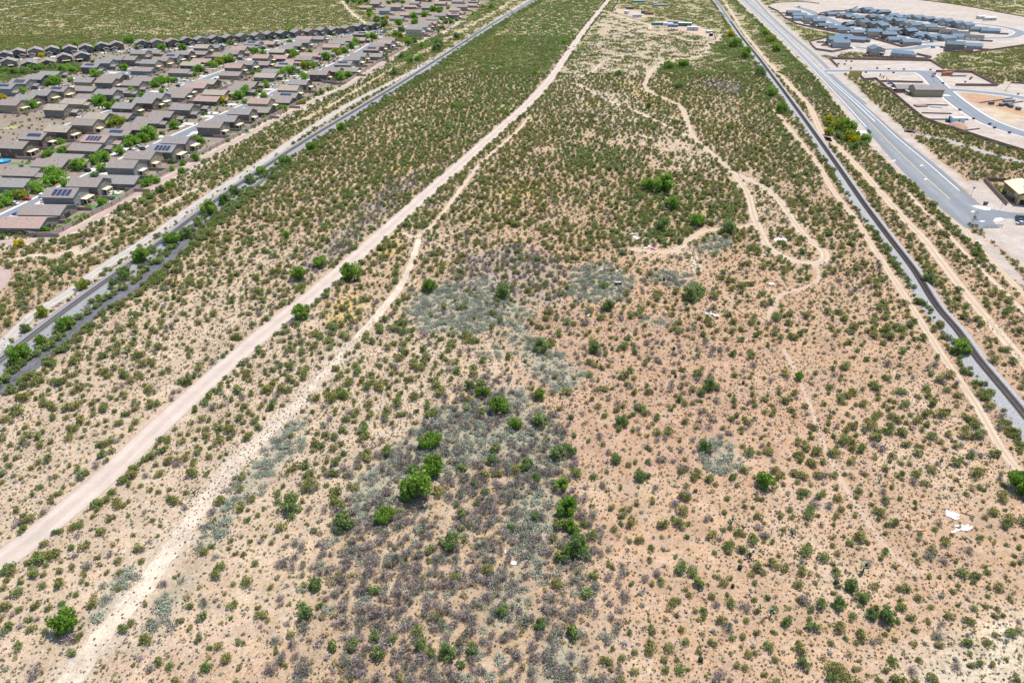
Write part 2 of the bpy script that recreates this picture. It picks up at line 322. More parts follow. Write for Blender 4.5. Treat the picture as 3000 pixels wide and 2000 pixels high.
BRUSH = OW([(1060, 905), (1130, 890), (1230, 940), (1300, 990), (1330, 1100), (1330, 1200), (1370, 1260), (1390, 1400), (1420, 1610), (640, 1610), (690, 1420), (720, 1300), (800, 1160), (830, 1080), (960, 985)])
BRUSH2 = OW([(1180, 735), (1290, 700), (1380, 690), (1500, 735), (1640, 760), (1720, 820), (1700, 1000), (1500, 1110), (1330, 1120), (1290, 1000), (1230, 900), (1180, 850)])
ORANGE = OW([(1180, 700), (1400, 600), (1700, 580), (1900, 650), (2000, 800), (1900, 1000), (1700, 1130), (1500, 1250), (1420, 1400), (1330, 1180), (1290, 1000), (1200, 850)])
FORBS = [OW(p) for p in (
    [(1100, 905), (1190, 895), (1265, 960), (1292, 1050), (1275, 1120), (1262, 1200), (1235, 1285), (1190, 1290), (1165, 1200), (1190, 1110), (1150, 1000)],
    [(820, 1110), (900, 1040), (1000, 960), (1080, 920), (1150, 960), (1170, 1040), (1060, 1080), (950, 1110), (880, 1200), (800, 1220)],
    [(950, 690), (1020, 655), (1130, 640), (1185, 690), (1230, 722), (1160, 752), (1060, 772), (960, 745)],
    [(1325, 620), (1400, 600), (1452, 650), (1432, 690), (1360, 690), (1300, 675)],
    [(1505, 622), (1570, 628), (1605, 655), (1560, 662), (1500, 645)],
    [(1105, 800), (1150, 795), (1160, 815), (1120, 825)], [(1585, 548), (1660, 535), (1685, 560), (1640, 580), (1590, 575)],
    [(1610, 1030), (1660, 1000), (1700, 1050), (1690, 1090), (1620, 1080)], [(1480, 730), (1540, 728), (1545, 748), (1490, 745)],
    [(1120, 1330), (1190, 1310), (1210, 1400), (1130, 1420)], [(1350, 860), (1290, 900), (1240, 880), (1200, 820), (1170, 760), (1200, 740), (1260, 800)],
    [(620, 1000), (700, 970), (690, 1020), (600, 1110), (540, 1180), (500, 1260), (465, 1240), (520, 1160)],
    [(430, 1340), (400, 1410), (340, 1480), (325, 1465), (370, 1390), (410, 1340)], [(210, 1410), (280, 1325), (310, 1320), (270, 1380), (230, 1420)],
    [(1250, 1470), (1330, 1470), (1340, 1580), (1250, 1580)])]
GREYB = [OW(p) for p in (
    [(690, 600), (800, 520), (900, 420), (960, 385), (985, 400), (900, 480), (790, 590), (700, 660), (660, 660)],
    [(1590, 185), (1650, 180), (1710, 200), (1700, 222), (1640, 215)], [(1780, 30), (1830, 10), (1870, 40), (1800, 60)],
    [(1050, 600), (1180, 560), (1290, 600), (1290, 700), (1150, 690), (1040, 660)])]
GREEN = [OW(p) for p in (
    [(1650, 75), (1690, 80), (1740, 170), (1790, 260), (1840, 350), (1880, 420), (1860, 430), (1800, 350), (1740, 260), (1690, 190), (1640, 110)],
    [(1700, 0), (1740, 30), (1800, 100), (1870, 190), (1940, 280), (1990, 330), (1960, 340), (1890, 270), (1830, 190), (1760, 90), (1690, 10)],
    [(1490, 350), (1440, 345), (1290, 340), (1280, 390), (1340, 405), (1430, 385)], [(1500, 150), (1560, 145), (1620, 170), (1600, 190), (1530, 180)],
    [(1430, 420), (1560, 420), (1650, 460), (1720, 470), (1720, 520), (1600, 540), (1500, 560), (1430, 560), (1400, 500)],
    [(1000, 130), (1120, 60), (1230, 5), (1260, 5), (1150, 70), (1020, 150), (900, 225), (800, 290), (720, 340), (720, 320), (880, 210)],
    [(560, 440), (640, 380), (720, 330), (730, 345), (640, 410), (560, 460), (470, 530), (440, 530)],
    [(1230, 10), (1400, -10), (1380, 40), (1300, 130), (1220, 210), (1130, 280), (1000, 320), (900, 400), (700, 590), (900, 330), (1050, 230)],
    [(320, 540), (520, 400), (640, 320), (800, 230), (950, 130), (1080, 60), (1180, 0), (1100, 20), (900, 130), (700, 260), (560, 350), (400, 460), (250, 570), (60, 660), (0, 700), (0, 660), (160, 580)],
    [(1770, 560), (1830, 590), (1860, 640), (1790, 640)], [(1880, 270), (1920, 280), (1990, 330), (1950, 335)],
    [(960, 530), (930, 520), (930, 490), (975, 490), (990, 520)], [(1640, 90), (1700, 70), (1720, 130), (1690, 190), (1650, 160)])]
YELG = [OW(p) for p in ([(770, 690), (830, 665), (850, 700), (800, 750), (740, 740)], [(870, 530), (930, 530), (920, 580), (860, 600)], [(1340, 225), (1375, 225), (1385, 245), (1340, 245)], [(1555, 250), (1580, 255), (1580, 270), (1545, 265)], [(900, 375), (985, 380), (980, 400), (900, 395)], [(1140, 430), (1240, 420), (1250, 450), (1150, 460)], [(1400, 180), (1470, 190), (1530, 240), (1500, 250)])]
PALEBR = OW([(2130, 1460), (2352, 1400), (2420, 1400), (2420, 1600), (2050, 1600), (2080, 1500)])
BARE = [OW(p) for p in (
    [(1690, 405), (1750, 432), (1795, 470), (1820, 520), (1770, 545), (1738, 500)], [(1440, 560), (1560, 560), (1620, 580), (1610, 630), (1560, 640), (1440, 600)],
    [(1000, 795), (1080, 770), (1180, 735), (1150, 800), (1172, 860), (1140, 880), (1060, 900), (1030, 850)], [(760, 880), (840, 800), (900, 800), (800, 920), (720, 1000), (690, 1000)], [(2090, 1050), (2230, 1020), (2340, 1110), (2290, 1190), (2150, 1150)],
    [(1330, 1125), (1500, 1095), (1540, 1120), (1440, 1150), (1340, 1150)], [(560, 1190), (660, 1180), (760, 1230), (700, 1330), (560, 1400), (480, 1360)], [(1800, 1330), (1960, 1280), (2050, 1330), (1900, 1400)],
    [(1380, 330), (1450, 395), (1600, 400), (1640, 350), (1560, 320), (1420, 300)])]
HOME = OW([(1390, 30), (1640, 90), (1610, 150), (1500, 170), (1490, 230), (1640, 350), (1700, 400), (1600, 400), (1300, 230), (1290, 170)])
LFIELD = OW([(0, 850), (300, 640), (560, 520), (900, 480), (700, 640), (400, 900), (100, 1150), (-60, 1240), (-60, 880)])

# ------------------------------------------------------------------ ground sheet with its own soil colours
def soil(X, Y):
    wx = X + 5 * (fbm(X, Y, 14, 3) - .5); wy = Y + 7 * (fbm(X, Y, 14, 9) - .5)
    n = fbm(X, Y, 60, 21); n2 = fbm(X, Y, 17, 31)
    tan = np.array((.375, .285, .198)); ora = np.array((.362, .246, .158)); red = np.array((.335, .22, .138))
    side = sstep(X + .11 * Y - 15, -25, 40) * sstep(-Y, -520, -250)
    C = tan[None] * (1 - side[:, None]) + ora[None] * side[:, None]
    def lay(w, col):
        nonlocal C; w = np.clip(w, 0, 1)[:, None]; C = C * (1 - w) + np.array(col)[None] * w
    lay(sstep(n, .42, .7) * .55, red); lay(sstep(n2, .55, .75) * .35, (.47, .36, .26))
    lay(sstep(Y, 170, 330) * .5 * sstep(n2, .2, .6), (.325, .225, .128)); lay(sstep(Y, 380, 800) * .7, (.25, .232, .115))
    lay(sstep(sdist(wx, wy, ORANGE), -14, 10) * .6 * sstep(n2, .3, .55), (.365, .228, .142))
    lay(sstep(sdist(wx, wy, BRUSH), -8, 8) * .7, (.325, .235, .15))
    lay(sstep(sdist(wx, wy, BRUSH2), -8, 8) * .6, (.335, .22, .145))
    for p in FORBS: lay(sstep(sdist(wx, wy, p), -3.5, 3) * .7, (.25, .245, .18))
    for p in GREYB: lay(sstep(sdist(wx, wy, p), -4, 4) * .6, (.26, .22, .18))
    for p in GREEN: lay(sstep(sdist(wx, wy, p), -8, 8) * .4, (.27, .215, .12))
    lay(sstep(sdist(wx, wy, HOME), -15, 12) * .75, (.36, .285, .20))
    for p in BARE: lay(sstep(sdist(wx, wy, p), -6, 5) * .45, (.42, .315, .21))
    for p in YELG: lay(sstep(sdist(wx, wy, p), -2, 3) * .65, (.43, .30, .115))
    lay(sstep(sdist(wx, wy, PALEBR), -6, 8) * .8, (.45, .385, .28))
    d = ldist(wx, wy, WASH[6:]); lay(sstep(-d, -7, -2) * .6, (.42, .345, .265))
    d = ldist(X, Y, MAIN); lay(sstep(-d, -6.5, -3.5) * .6, (.40, .31, .21))
    d = ldist(wx, wy, TRAIL); lay(sstep(-d, -5, -1.5) * .4, (.45, .345, .245))
    d = ldist(wx, wy, BRANCH[2:]); lay(sstep(-d, -6, -2) * .6, (.45, .31, .20))
    d = ldist(wx, wy, SANDS); lay(sstep(-d, -2.5, -.8) * .8, (.46, .37, .27))
    d = ldist(wx, wy, SAND2); lay(sstep(-d, -3.5, -1.2) * .7, (.45, .34, .225))
    d = ldist(X, Y, REDP); lay(sstep(-d, -11, -7) * .8, (.45, .375, .29))
    d = ldist(wx, wy, LT); lay(sstep(-d, -13, -7) * .6, (.40, .33, .25))
    for p in (NBH, NBH2): lay(sstep(sdist(X, Y, p), -1, 1), (.225, .18, .135))
    lay(sstep(sdist(wx, wy, WSHG), -3, 3), (.26, .22, .14))
    for p in (PB1, PB2): lay(sstep(sdist(wx, wy, p), -2, 2), (.365, .305, .25)); lay(sstep(sdist(wx, wy, p), -2, 2) * sstep(fbm(X, Y * 4, 30, 45), .45, .65) * .6, (.42, .365, .31))
    for p in (SHL, SHR): lay(sstep(sdist(wx, wy, p), -1.5, 1.5), (.37, .315, .265))
    for p in (YARD, YARD2): lay(sstep(sdist(wx, wy, p), -2, 2) * .8, (.44, .33, .24))
    lay(sstep(sdist(X, Y, GW(Q5, [(470, 325), (740, 330), (1050, 380), (1344, 560), (1344, 640), (1000, 530), (720, 480), (600, 420)])), -1.5, 1.5) * .9, (.36, .215, .12))
    lay(sstep(sdist(X, Y, GW(Q5, [(760, 510), (1000, 530), (1344, 630), (1344, 690), (1060, 700)])), -2, 2) * .7, (.42, .325, .20))
    lay(sstep(sdist(X, Y, GW(Q1, [(760, 1090), (2000, 1100), (1400, 1200), (900, 1290)])), -2, 2) * .8, (.33, .29, .25))
    return C
ys = np.unique(np.r_[np.linspace(-60, 60, 8), np.geomspace(62, 1700, 560), np.geomspace(1720, 7000, 24)])
us = np.r_[-6, -3, -1.6, np.linspace(-1.05, 1.05, 430), 1.6, 3, 6]
half = np.maximum(ys * .80 + 62, 90)
GX = (half[:, None] * us[None, :]); GY = np.repeat(ys[:, None], len(us), 1)
nr, nc = GX.shape
V = np.c_[GX.ravel(), GY.ravel(), np.zeros(GX.size)]
i = np.arange((nr - 1) * nc).reshape(nr - 1, nc)[:, :-1].ravel()
Fq = np.c_[i, i + 1, i + nc + 1, i + nc]
me = bpy.data.meshes.new('ground'); me.vertices.add(len(V)); me.vertices.foreach_set('co', V.ravel())
me.loops.add(Fq.size); me.loops.foreach_set('vertex_index', Fq.ravel().astype(np.int32))
me.polygons.add(len(Fq)); me.polygons.foreach_set('loop_start', np.arange(0, Fq.size, 4, dtype=np.int32))
me.update(); me.validate()
col = me.color_attributes.new('soil', 'FLOAT_COLOR', 'POINT')
col.data.foreach_set('color', np.c_[soil(V[:, 0], V[:, 1]), np.ones(len(V))].astype(np.float32).ravel())
me.materials.append(ground_material())
ground = obj('ground', me); tag(ground, kind='structure')

# ------------------------------------------------------------------ strips: roads, tracks, streets
def strip(name, pts, width, z, m, step=2.0, across=4, jitter=.0, widths=None, kind='structure', offset=0.0):
    p, s = smooth_line(pts, step); nn, _ = normals2(p)
    w = np.full(len(p), width / 2.0) if widths is None else np.interp(s, np.linspace(0, s[-1], len(widths)), widths) / 2
    us_ = np.linspace(-1, 1, across + 1); V = []; UV = []
    for k in range(len(p)):
        jl, jr = rnd.uniform(-jitter, jitter), rnd.uniform(-jitter, jitter)
        for u in us_:
            e = w[k] * u + (jl if u < -.9 else jr if u > .9 else 0) + offset
            V.append((p[k, 0] + nn[k, 0] * e, p[k, 1] + nn[k, 1] * e, z)); UV.append((u, s[k]))
    c = across + 1
    Fc = [(a * c + b, a * c + b + 1, (a + 1) * c + b + 1, (a + 1) * c + b) for a in range(len(p) - 1) for b in range(across)]
    me = mesh_np(name, V, Fc, [m]); uvl = me.uv_layers.new(name='UVMap')
    li = np.empty(len(me.loops), np.int32); me.loops.foreach_get('vertex_index', li)
    uvl.data.foreach_set('uv', np.asarray(UV, np.float32)[li].ravel())
    if me.polygons[0].normal.z < 0: me.flip_normals()
    o = obj(name, me)
    if kind: tag(o, kind=kind)
    return o
pale = (.50, .425, .345)
m_main = strip_material('graded_dirt', (.37, .298, .243), (.43, .355, .295), .16, True)
m_track = strip_material('two_rut_dirt', (.365, .275, .19), (.435, .345, .26), .75, True, (.31, .245, .15))
m_trk2 = strip_material('faint_dirt', (.385, .295, .21), (.44, .345, .26), 1.1, False)
m_trk3 = strip_material('trodden_path', (.355, .262, .182), (.375, .285, .205), 2.2, False)
m_wash = strip_material('wash_sand', (.395, .315, .23), (.45, .375, .29), 1.3, False, None, .28)
m_accs = strip_material('access_gravel', (.31, .28, .245), (.385, .35, .31), .3, True)
m_cind = strip_material('dark_cinder', (.085, .085, .092), (.125, .122, .125), .6, False, None, .25)
m_red = strip_material('red_gravel', (.30, .215, .182), (.35, .26, .225), .25, False)
m_asph = strip_material('asphalt', (.155, .16, .163), (.20, .203, .205), 0, True, None, .06, .8)
m_asph2 = strip_material('street_asphalt', (.15, .16, .17), (.185, .195, .205), 0, True, None, .06, .8)
m_conc = mat('pale_concrete', (.44, .42, .395), .85, .07, .6)
m_grcon = mat('grey_concrete', (.25, .25, .25), .85, .1, .5)
m_white = mat('road_paint', (.72, .72, .70), .7, .08, 1.0)
m_yellow = mat('yellow_road_paint', (.50, .38, .16), .7, .15, 1.0)

strip('dirt_road', MAIN, 8.6, .016, m_main, 2, 8, .25)
strip('sandy_wash', WASH, 4, .010, m_wash, 1.5, 4, .3, widths=[3.0, 3.0, 3.6, 3.6, 3.2, 3.4, 4.2, 4.8, 5.5, 5.5])
strip('dirt_track', UPTR, 2.6, .008, m_trk2, 1.5, 2, .2)
strip('dirt_track', TRAIL, 4.6, .012, m_track, 1.2, 6, .15)
strip('dirt_track', BRANCH, 3.6, .008, m_track, 1.5, 4, .2)
strip('dirt_track', BR2, 5.0, .006, m_trk2, 1.5, 2, .3)
strip('dirt_track', FENCE_RD, 5.0, .010, m_trk2, 2, 2, .2)
strip('dirt_track', ROADX, 6.0, .014, m_track, 2, 4, .2)
strip('dirt_track', TRA, 4.4, .008, m_trk2, 2, 2, .2)
for L_ in (TRB, TRC): strip('dirt_track', L_, 3.0, .008 if L_ is TRB else .006, m_trk2, 2, 2, .2)
strip('footpath', TRD, 2.0, .008, m_trk3, 1.5, 2, .2); strip('footpath', TRE, 1.5, .008, m_trk3, 1.5, 2, .2)
strip('dirt_track', TWOL, 3.3, .008, m_track, 1.5, 6, .15)
strip('dirt_track', DRT, 4.6, .010, m_track, 1.5, 4, .2); strip('dirt_track', DRT2, 2.0, .008, m_trk2, 2, 2, .2); strip('dirt_track', DRT3, 3.2, .008, m_track, 2, 4, .2)
strip('dirt_track', TOPTR, 5, .008, m_trk2, 3, 2, .4); strip('dirt_track', LPATH, 6, .008, m_trk2, 3, 2, .4)
strip('access_road', ACC, 5.5, .012, m_accs, 2, 4, .2)
strip('cinder_bank', CIND, 8, .010, m_cind, 2, 4, .5, widths=[9, 9, 8.5, 8.5, 7.5, 7, 5.5, 4, 2])
strip('red_gravel_path', REDP, 4.4, .014, m_red, 2, 2, .2); strip('red_gravel_path', REDL, 5, .012, m_red, 1, 2, .1)
# paved road with its markings
def ribbon_between(name, A, B, z, m, n=160):
    a, _ = smooth_line(A, 2); b, _ = smooth_line(B, 2)
    def rs(p):
        d = np.r_[0, np.cumsum(np.hypot(*np.diff(p, axis=0).T))]; s = np.linspace(0, d[-1], n); return np.c_[np.interp(s, d, p[:, 0]), np.interp(s, d, p[:, 1])], s
    a, s = rs(a); b, _ = rs(b); V = []; UV = []; c = 7
    for k in range(n):
        for j in range(c):
            t = j / (c - 1); q = a[k] * (1 - t) + b[k] * t; V.append((q[0], q[1], z)); UV.append((2 * t - 1, s[k]))
    Fc = [(p * c + q, p * c + q + 1, (p + 1) * c + q + 1, (p + 1) * c + q) for p in range(n - 1) for q in range(c - 1)]
    me = mesh_np(name, V, Fc, [m]); uvl = me.uv_layers.new(name='UVMap'); li = np.empty(len(me.loops), np.int32); me.loops.foreach_get('vertex_index', li)
    uvl.data.foreach_set('uv', np.asarray(UV, np.float32)[li].ravel())
    if me.polygons[0].normal.z < 0: me.flip_normals()
    return tag(obj(name, me), kind='structure'), a, b
road, ra, rb = ribbon_between('asphalt_road', PL, PR, .020, m_asph)
fork = TW([(2828, 668), (2872, 600), (2895, 612), (2960, 622), (3080, 630), (3080, 655), (2960, 640), (2915, 641), (2909, 648), (2928, 668)])
me = mesh_np('asphalt_road', [(x, y, .024) for x, y in fork], [tuple(range(len(fork)))], [m_asph2]); 
if me.polygons[0].normal.z < 0: me.flip_normals()
tag(obj('asphalt_road', me), kind='structure')
def paint(name, line, w, m, z=.026, dash=None):
    p, s = smooth_line(line, 1.0); nn, _ = normals2(p); V = []; Fc = []
    for k in range(len(p) - 1):
        if dash and (s[k] % (dash[0] + dash[1])) > dash[0]: continue
        n0 = len(V)
        for q, e in ((k, -1), (k, 1), (k + 1, 1), (k + 1, -1)): V.append((p[q, 0] + nn[q, 0] * e * w / 2, p[q, 1] + nn[q, 1] * e * w / 2, z))
        Fc.append((n0, n0 + 1, n0 + 2, n0 + 3))
    me = mesh_np(name, V, Fc, [m])
    if me.polygons[0].normal.z < 0: me.flip_normals()
    return tag(obj(name, me), kind='structure')
def lane(t): return [tuple(ra[k] * (1 - t) + rb[k] * t) for k in range(0, 158, 6)]
paint('lane_marking', lane(.10)[:24], .38, m_white); paint('lane_marking', lane(.42), .34, m_yellow); paint('lane_marking', lane(.66)[:24], .36, m_white); paint('lane_marking', lane(.86), .34, m_white)
for x, y in ((2414, 207), (2620, 470), (2700, 485), (2712, 525), (2850, 620), (2878, 648), (2590, 310)):
    gx, gy = G(x, y); q = MB().box(-1.1, 1.1, -.45, .45, 0, .006).mesh('lane_marking', [m_white]); o = obj('lane_marking', q, loc=(gx, gy, .027), rot=(0, 0, rnd.random())); tag(o, kind='structure')
strip('multi_use_path', PATHA, 4.0, .016, m_asph, 3, 2); strip('multi_use_path', PATHB, 4.0, .016, m_asph, 3, 2)
strip('concrete_channel', CONC, 4.2, .020, m_grcon, 3, 2)
STREETS_R = [(TW([(2412, 208), (2440, 208), (2520, 208), (2640, 209), (2700, 210), (2745, 213)]), 11), (TW([(2700, 211), (2722, 224), (2745, 247), (2775, 275), (2815, 307), (2870, 344), (2930, 371), (3000, 393), (3080, 415)]), 12.5),
    (TW([(2768, 264), (2800, 264), (2850, 268), (2930, 276), (3000, 288), (3080, 304)]), 11), (TW([(2500, 138), (2545, 143), (2605, 145), (2672, 143), (2721, 135), (2765, 137)]), 13),
    (TW([(2335, 22), (2370, 32), (2400, 46), (2440, 62), (2480, 78)]), 15), (TW([(2700, 72), (2800, 68), (2867, 71), (2923, 77), (2968, 86), (2990, 97), (2960, 110), (2901, 112), (2800, 116), (2700, 127)]), 11), (TW([(2480, 82), (2560, 78), (2640, 83), (2700, 92), (2790, 100)]), 10)]
for k, (p, w) in enumerate(STREETS_R):
    strip('kerb', p, w + 3.0, .012 + .001 * k, m_conc, 3, 2); strip('street', p, w, .030 + .004 * k, m_asph2, 3, 4)
for pts in ([(2845, 603), (2862, 610), (2885, 616), (2902, 616), (2902, 609), (2880, 604), (2862, 601)], [(2909, 648), (2915, 639), (2932, 637), (2944, 642), (2936, 646), (2918, 650)]):
    w_ = TW(pts); me = mesh_np('kerb_ramp', [(x, y, .034) for x, y in w_], [tuple(range(len(w_)))], [m_conc])
    if me.polygons[0].normal.z < 0: me.flip_normals()
    tag(obj('kerb_ramp', me), kind='structure')

# ------------------------------------------------------------------ railways
m_bal = mat('ballast_stone', (.185, .182, .182), .95, .3, 2.2, .6, (.285, .28, .275)); m_rail = mat('rail_steel', (.10, .075, .065), .5, .2, .5, metal=.4)
m_balr = mat('pale_ballast_stone', (.235, .228, .22), .95, .3, 2.2, .6, (.36, .35, .34))
m_tie = mat('sleeper_wood', (.05, .040, .034), .9, .25, 1.5)
m_bed = mat('oily_ballast', (.15, .133, .118), .95, .3, 2.5, .5, (.25, .23, .205)); m_tieg = mat('dusty_sleeper', (.15, .14, .13), .9, .25, 1.5)
def railway(line, prof, label, m_b, far_ties, m_t=None):
    m_t = m_t or m_tie
    p, s = smooth_line(line, 3.0); nn, tt = normals2(p)
    V = [(p[k, 0] + nn[k, 0] * o, p[k, 1] + nn[k, 1] * o, z + .004 + (rnd.uniform(-.05, .05) if z > .05 else 0) * 0) for k in range(len(p)) for o, z in prof]; c = len(prof)
    Fc = [(a * c + b, a * c + b + 1, (a + 1) * c + b + 1, (a + 1) * c + b) for a in range(len(p) - 1) for b in range(c - 1)]
    me = mesh_np('ballast_bed', V, Fc, [m_b])
    if me.polygons[0].normal.z < 0: me.flip_normals()
    tag(obj('ballast_bed', me), kind='structure')
    top = max(z for _, z in prof) + .004
    strip('track_bed', [tuple(q) for q in p[::2]], 3.2, top + .006, m_bed, 3, 2)
    root = empty('railway_track', (p[0, 0], p[0, 1], 0)); tag(root, label, 'railway track'); base = Vector((p[0, 0], p[0, 1], 0))
    for e in (-.78, .78):
        V = []; Fc = []
        for k in range(len(p)):
            for o, z in ((e - .075, .13), (e - .075, .30), (e + .075, .30), (e + .075, .13)): V.append((p[k, 0] + nn[k, 0] * o - base.x, p[k, 1] + nn[k, 1] * o - base.y, top + z))
        for a in range(len(p) - 1):
            for b in range(3): Fc.append((a * 4 + b, a * 4 + b + 1, a * 4 + b + 5, a * 4 + b + 4))
        obj('rail', mesh_np('rail', V, Fc, [m_rail]), root)
    tie = MB().box(-1.32, 1.32, -.13, .13, 0, .14).mesh('sleeper', [m_t])
    n_ = int(s[-1] / .62); made = 0; far = MB()
    for k in range(n_):
        d = k * .62 + .3; x, y = np.interp(d, s, p[:, 0]), np.interp(d, s, p[:, 1]); tx, ty = np.interp(d, s, tt[:, 0]), np.interp(d, s, tt[:, 1]); az = math.atan2(ty, tx) - math.pi / 2
        px, py = inv(x, y)
        if not (-40 < px < 3040 and -30 < py < 2050): continue
        if d < far_ties and made < 300:
            obj('sleeper', tie, root, loc=(x - base.x, y - base.y, top + rnd.uniform(0, .02)), rot=(0, 0, az + rnd.uniform(-.01, .01))); made += 1
        elif d < 900:
            ca, sa = math.cos(az), math.sin(az); vs = [(x - base.x + ca * a - sa * b, y - base.y + sa * a + ca * b, top + z) for z in (0, .14) for a, b in ((-1.32, -.13), (1.32, -.13), (1.32, .13), (-1.32, .13))]
            far.add(vs, [(4, 5, 6, 7), (0, 1, 5, 4), (2, 3, 7, 6), (1, 2, 6, 5), (3, 0, 4, 7)])
    if far.V: tag(obj('sleepers', far.mesh('sleepers', [m_t]), root), kind='stuff')
railway(LT, [(-4.2, 0), (-2.0, .55), (2.0, .55), (4.5, .25), (7.5, 0)], 'single railway track on grey ballast beside the black cinder bank and the housing estate', m_bal, 300, m_tieg)
railway(RTK[::-1], [(-5.4, 0), (-2.0, .65), (2.0, .65), (3.6, 0)], 'single railway track on pale ballast running beside the empty asphalt road', m_balr, 300)

# ------------------------------------------------------------------ houses
WALLC = {'taupe': (.165, .14, .115), 'grey': (.19, .185, .17), 'tan': (.27, .21, .135), 'brown': (.115, .085, .062), 'dark grey': (.085, .082, .08), 'cream': (.36, .33, .27), 'pale grey': (.30, .29, .27), 'white': (.62, .61, .58), 'blue grey': (.20, .24, .275)}
ROOFC = {'brown': (.215, .178, .150), 'grey': (.205, .185, .168), 'pink': (.29, .20, .16), 'tan': (.275, .23, .175), 'blue grey': (.105, .15, .19), 'slate': (.08, .118, .152), 'dark': (.07, .065, .06)}
def roof_mat(k):
    nm = 'roof_tiles_' + k.replace(' ', '_')
    if nm in MATS: return MATS[nm]
    m = mat(nm, ROOFC[k], .85, .12, .9); n = m.node_tree; N = n.nodes; L = n.links; b = N['Principled BSDF']
    tc = N.new('ShaderNodeTexCoord'); wv = N.new('ShaderNodeTexWave'); wv.bands_direction = 'Y'; wv.inputs['Scale'].default_value = .9; wv.inputs['Distortion'].default_value = .4; wv.inputs['Detail'].default_value = 1
    L.new(tc.outputs['Object'], wv.inputs['Vector']); bp = N.new('ShaderNodeBump'); bp.inputs['Strength'].default_value = .6; bp.inputs['Distance'].default_value = .08
    L.new(wv.outputs[0], bp.inputs['Height']); L.new(bp.outputs[0], b.inputs['Normal']); return m
def wall_mat(k): return mat('stucco_' + k.replace(' ', '_'), WALLC[k], .9, .06, .8)
m_fas = mat('fascia_trim', (.12, .12, .11), .7, .1); m_glass = mat('window_glass', (.03, .035, .04), .15, .2, .5, spec=.6); m_frame = mat('window_frame', (.50, .48, .44), .7, .05)
m_pat = mat('patio_roofing', (.52, .45, .30), .8, .08); m_post = mat('patio_post', (.42, .37, .30), .85, .05); m_gar = mat('garage_door_paint', (.36, .33, .29), .7, .05); m_dark = mat('dark_opening', (.03, .028, .026), .9, .1)
m_solar = mat('solar_cells', (.022, .035, .085), .2, .2, .4, spec=.7); m_vent = mat('vent_pipe', (.09, .08, .075), .8)
def roof_part(x0, x1, w, ze, zr, oh=.45, th=.16):
    b = MB(); sl = (zr - ze) / (w / 2); yo = w / 2 + oh; zo = ze - sl * oh
    for sgn in (-1, 1):
        V = [(x0 - oh, 0, zr), (x1 + oh, 0, zr), (x1 + oh, sgn * yo, zo), (x0 - oh, sgn * yo, zo)]; V2 = [(a, c, d + th) for a, c, d in V]
        b.add(V + V2, [(0, 1, 2, 3), (4, 5, 6, 7), (2, 3, 7, 6), (1, 2, 6, 5), (0, 3, 7, 4)] if sgn > 0 else [(0, 1, 2, 3), (4, 5, 6, 7), (2, 3, 7, 6), (1, 2, 6, 5), (0, 3, 7, 4)])
    return b
def fascia_part(x0, x1, w, ze, zr, oh=.45):
    b = MB(); sl = (zr - ze) / (w / 2); yo = w / 2 + oh; zo = ze - sl * oh
    for x, d in ((x0 - oh, -.06), (x1 + oh, .06)):
        for sgn in (-1, 1):
            b.add([(x, 0, zr - .12), (x, sgn * yo, zo - .12), (x, sgn * yo, zo + .2), (x, 0, zr + .2), (x + d, 0, zr - .12), (x + d, sgn * yo, zo - .12), (x + d, sgn * yo, zo + .2), (x + d, 0, zr + .2)],
                  [(0, 1, 2, 3), (4, 7, 6, 5), (3, 2, 6, 7), (0, 4, 5, 1), (1, 5, 6, 2)])
    for sgn in (-1, 1):
        y = sgn * yo; b.box(x0 - oh + .002, x1 + oh - .002, min(y, y + sgn * .06), max(y, y + sgn * .06), zo - .12, zo + .14)
    return b
def walls_part(x0, x1, w, ze, zr): return MB().prism([(-w / 2, 0), (w / 2, 0), (w / 2, ze), (0, zr), (-w / 2, ze)], x0, x1, 'x')
MC = {}
def cached(key, fn):
    if key not in MC: MC[key] = fn()
    return MC[key]
def win_mesh(w, h): return cached(('win', w, h), lambda: MB().box(0, .05, -w / 2 - .12, w / 2 + .12, -h / 2 - .12, h / 2 + .12, 0).box(.052, .07, -w / 2, -.05, -h / 2, h / 2, 1).box(.052, .07, .05, w / 2, -h / 2, h / 2, 1).mesh('window', [m_frame, m_glass]))
HOUSES = []; SHORT = []
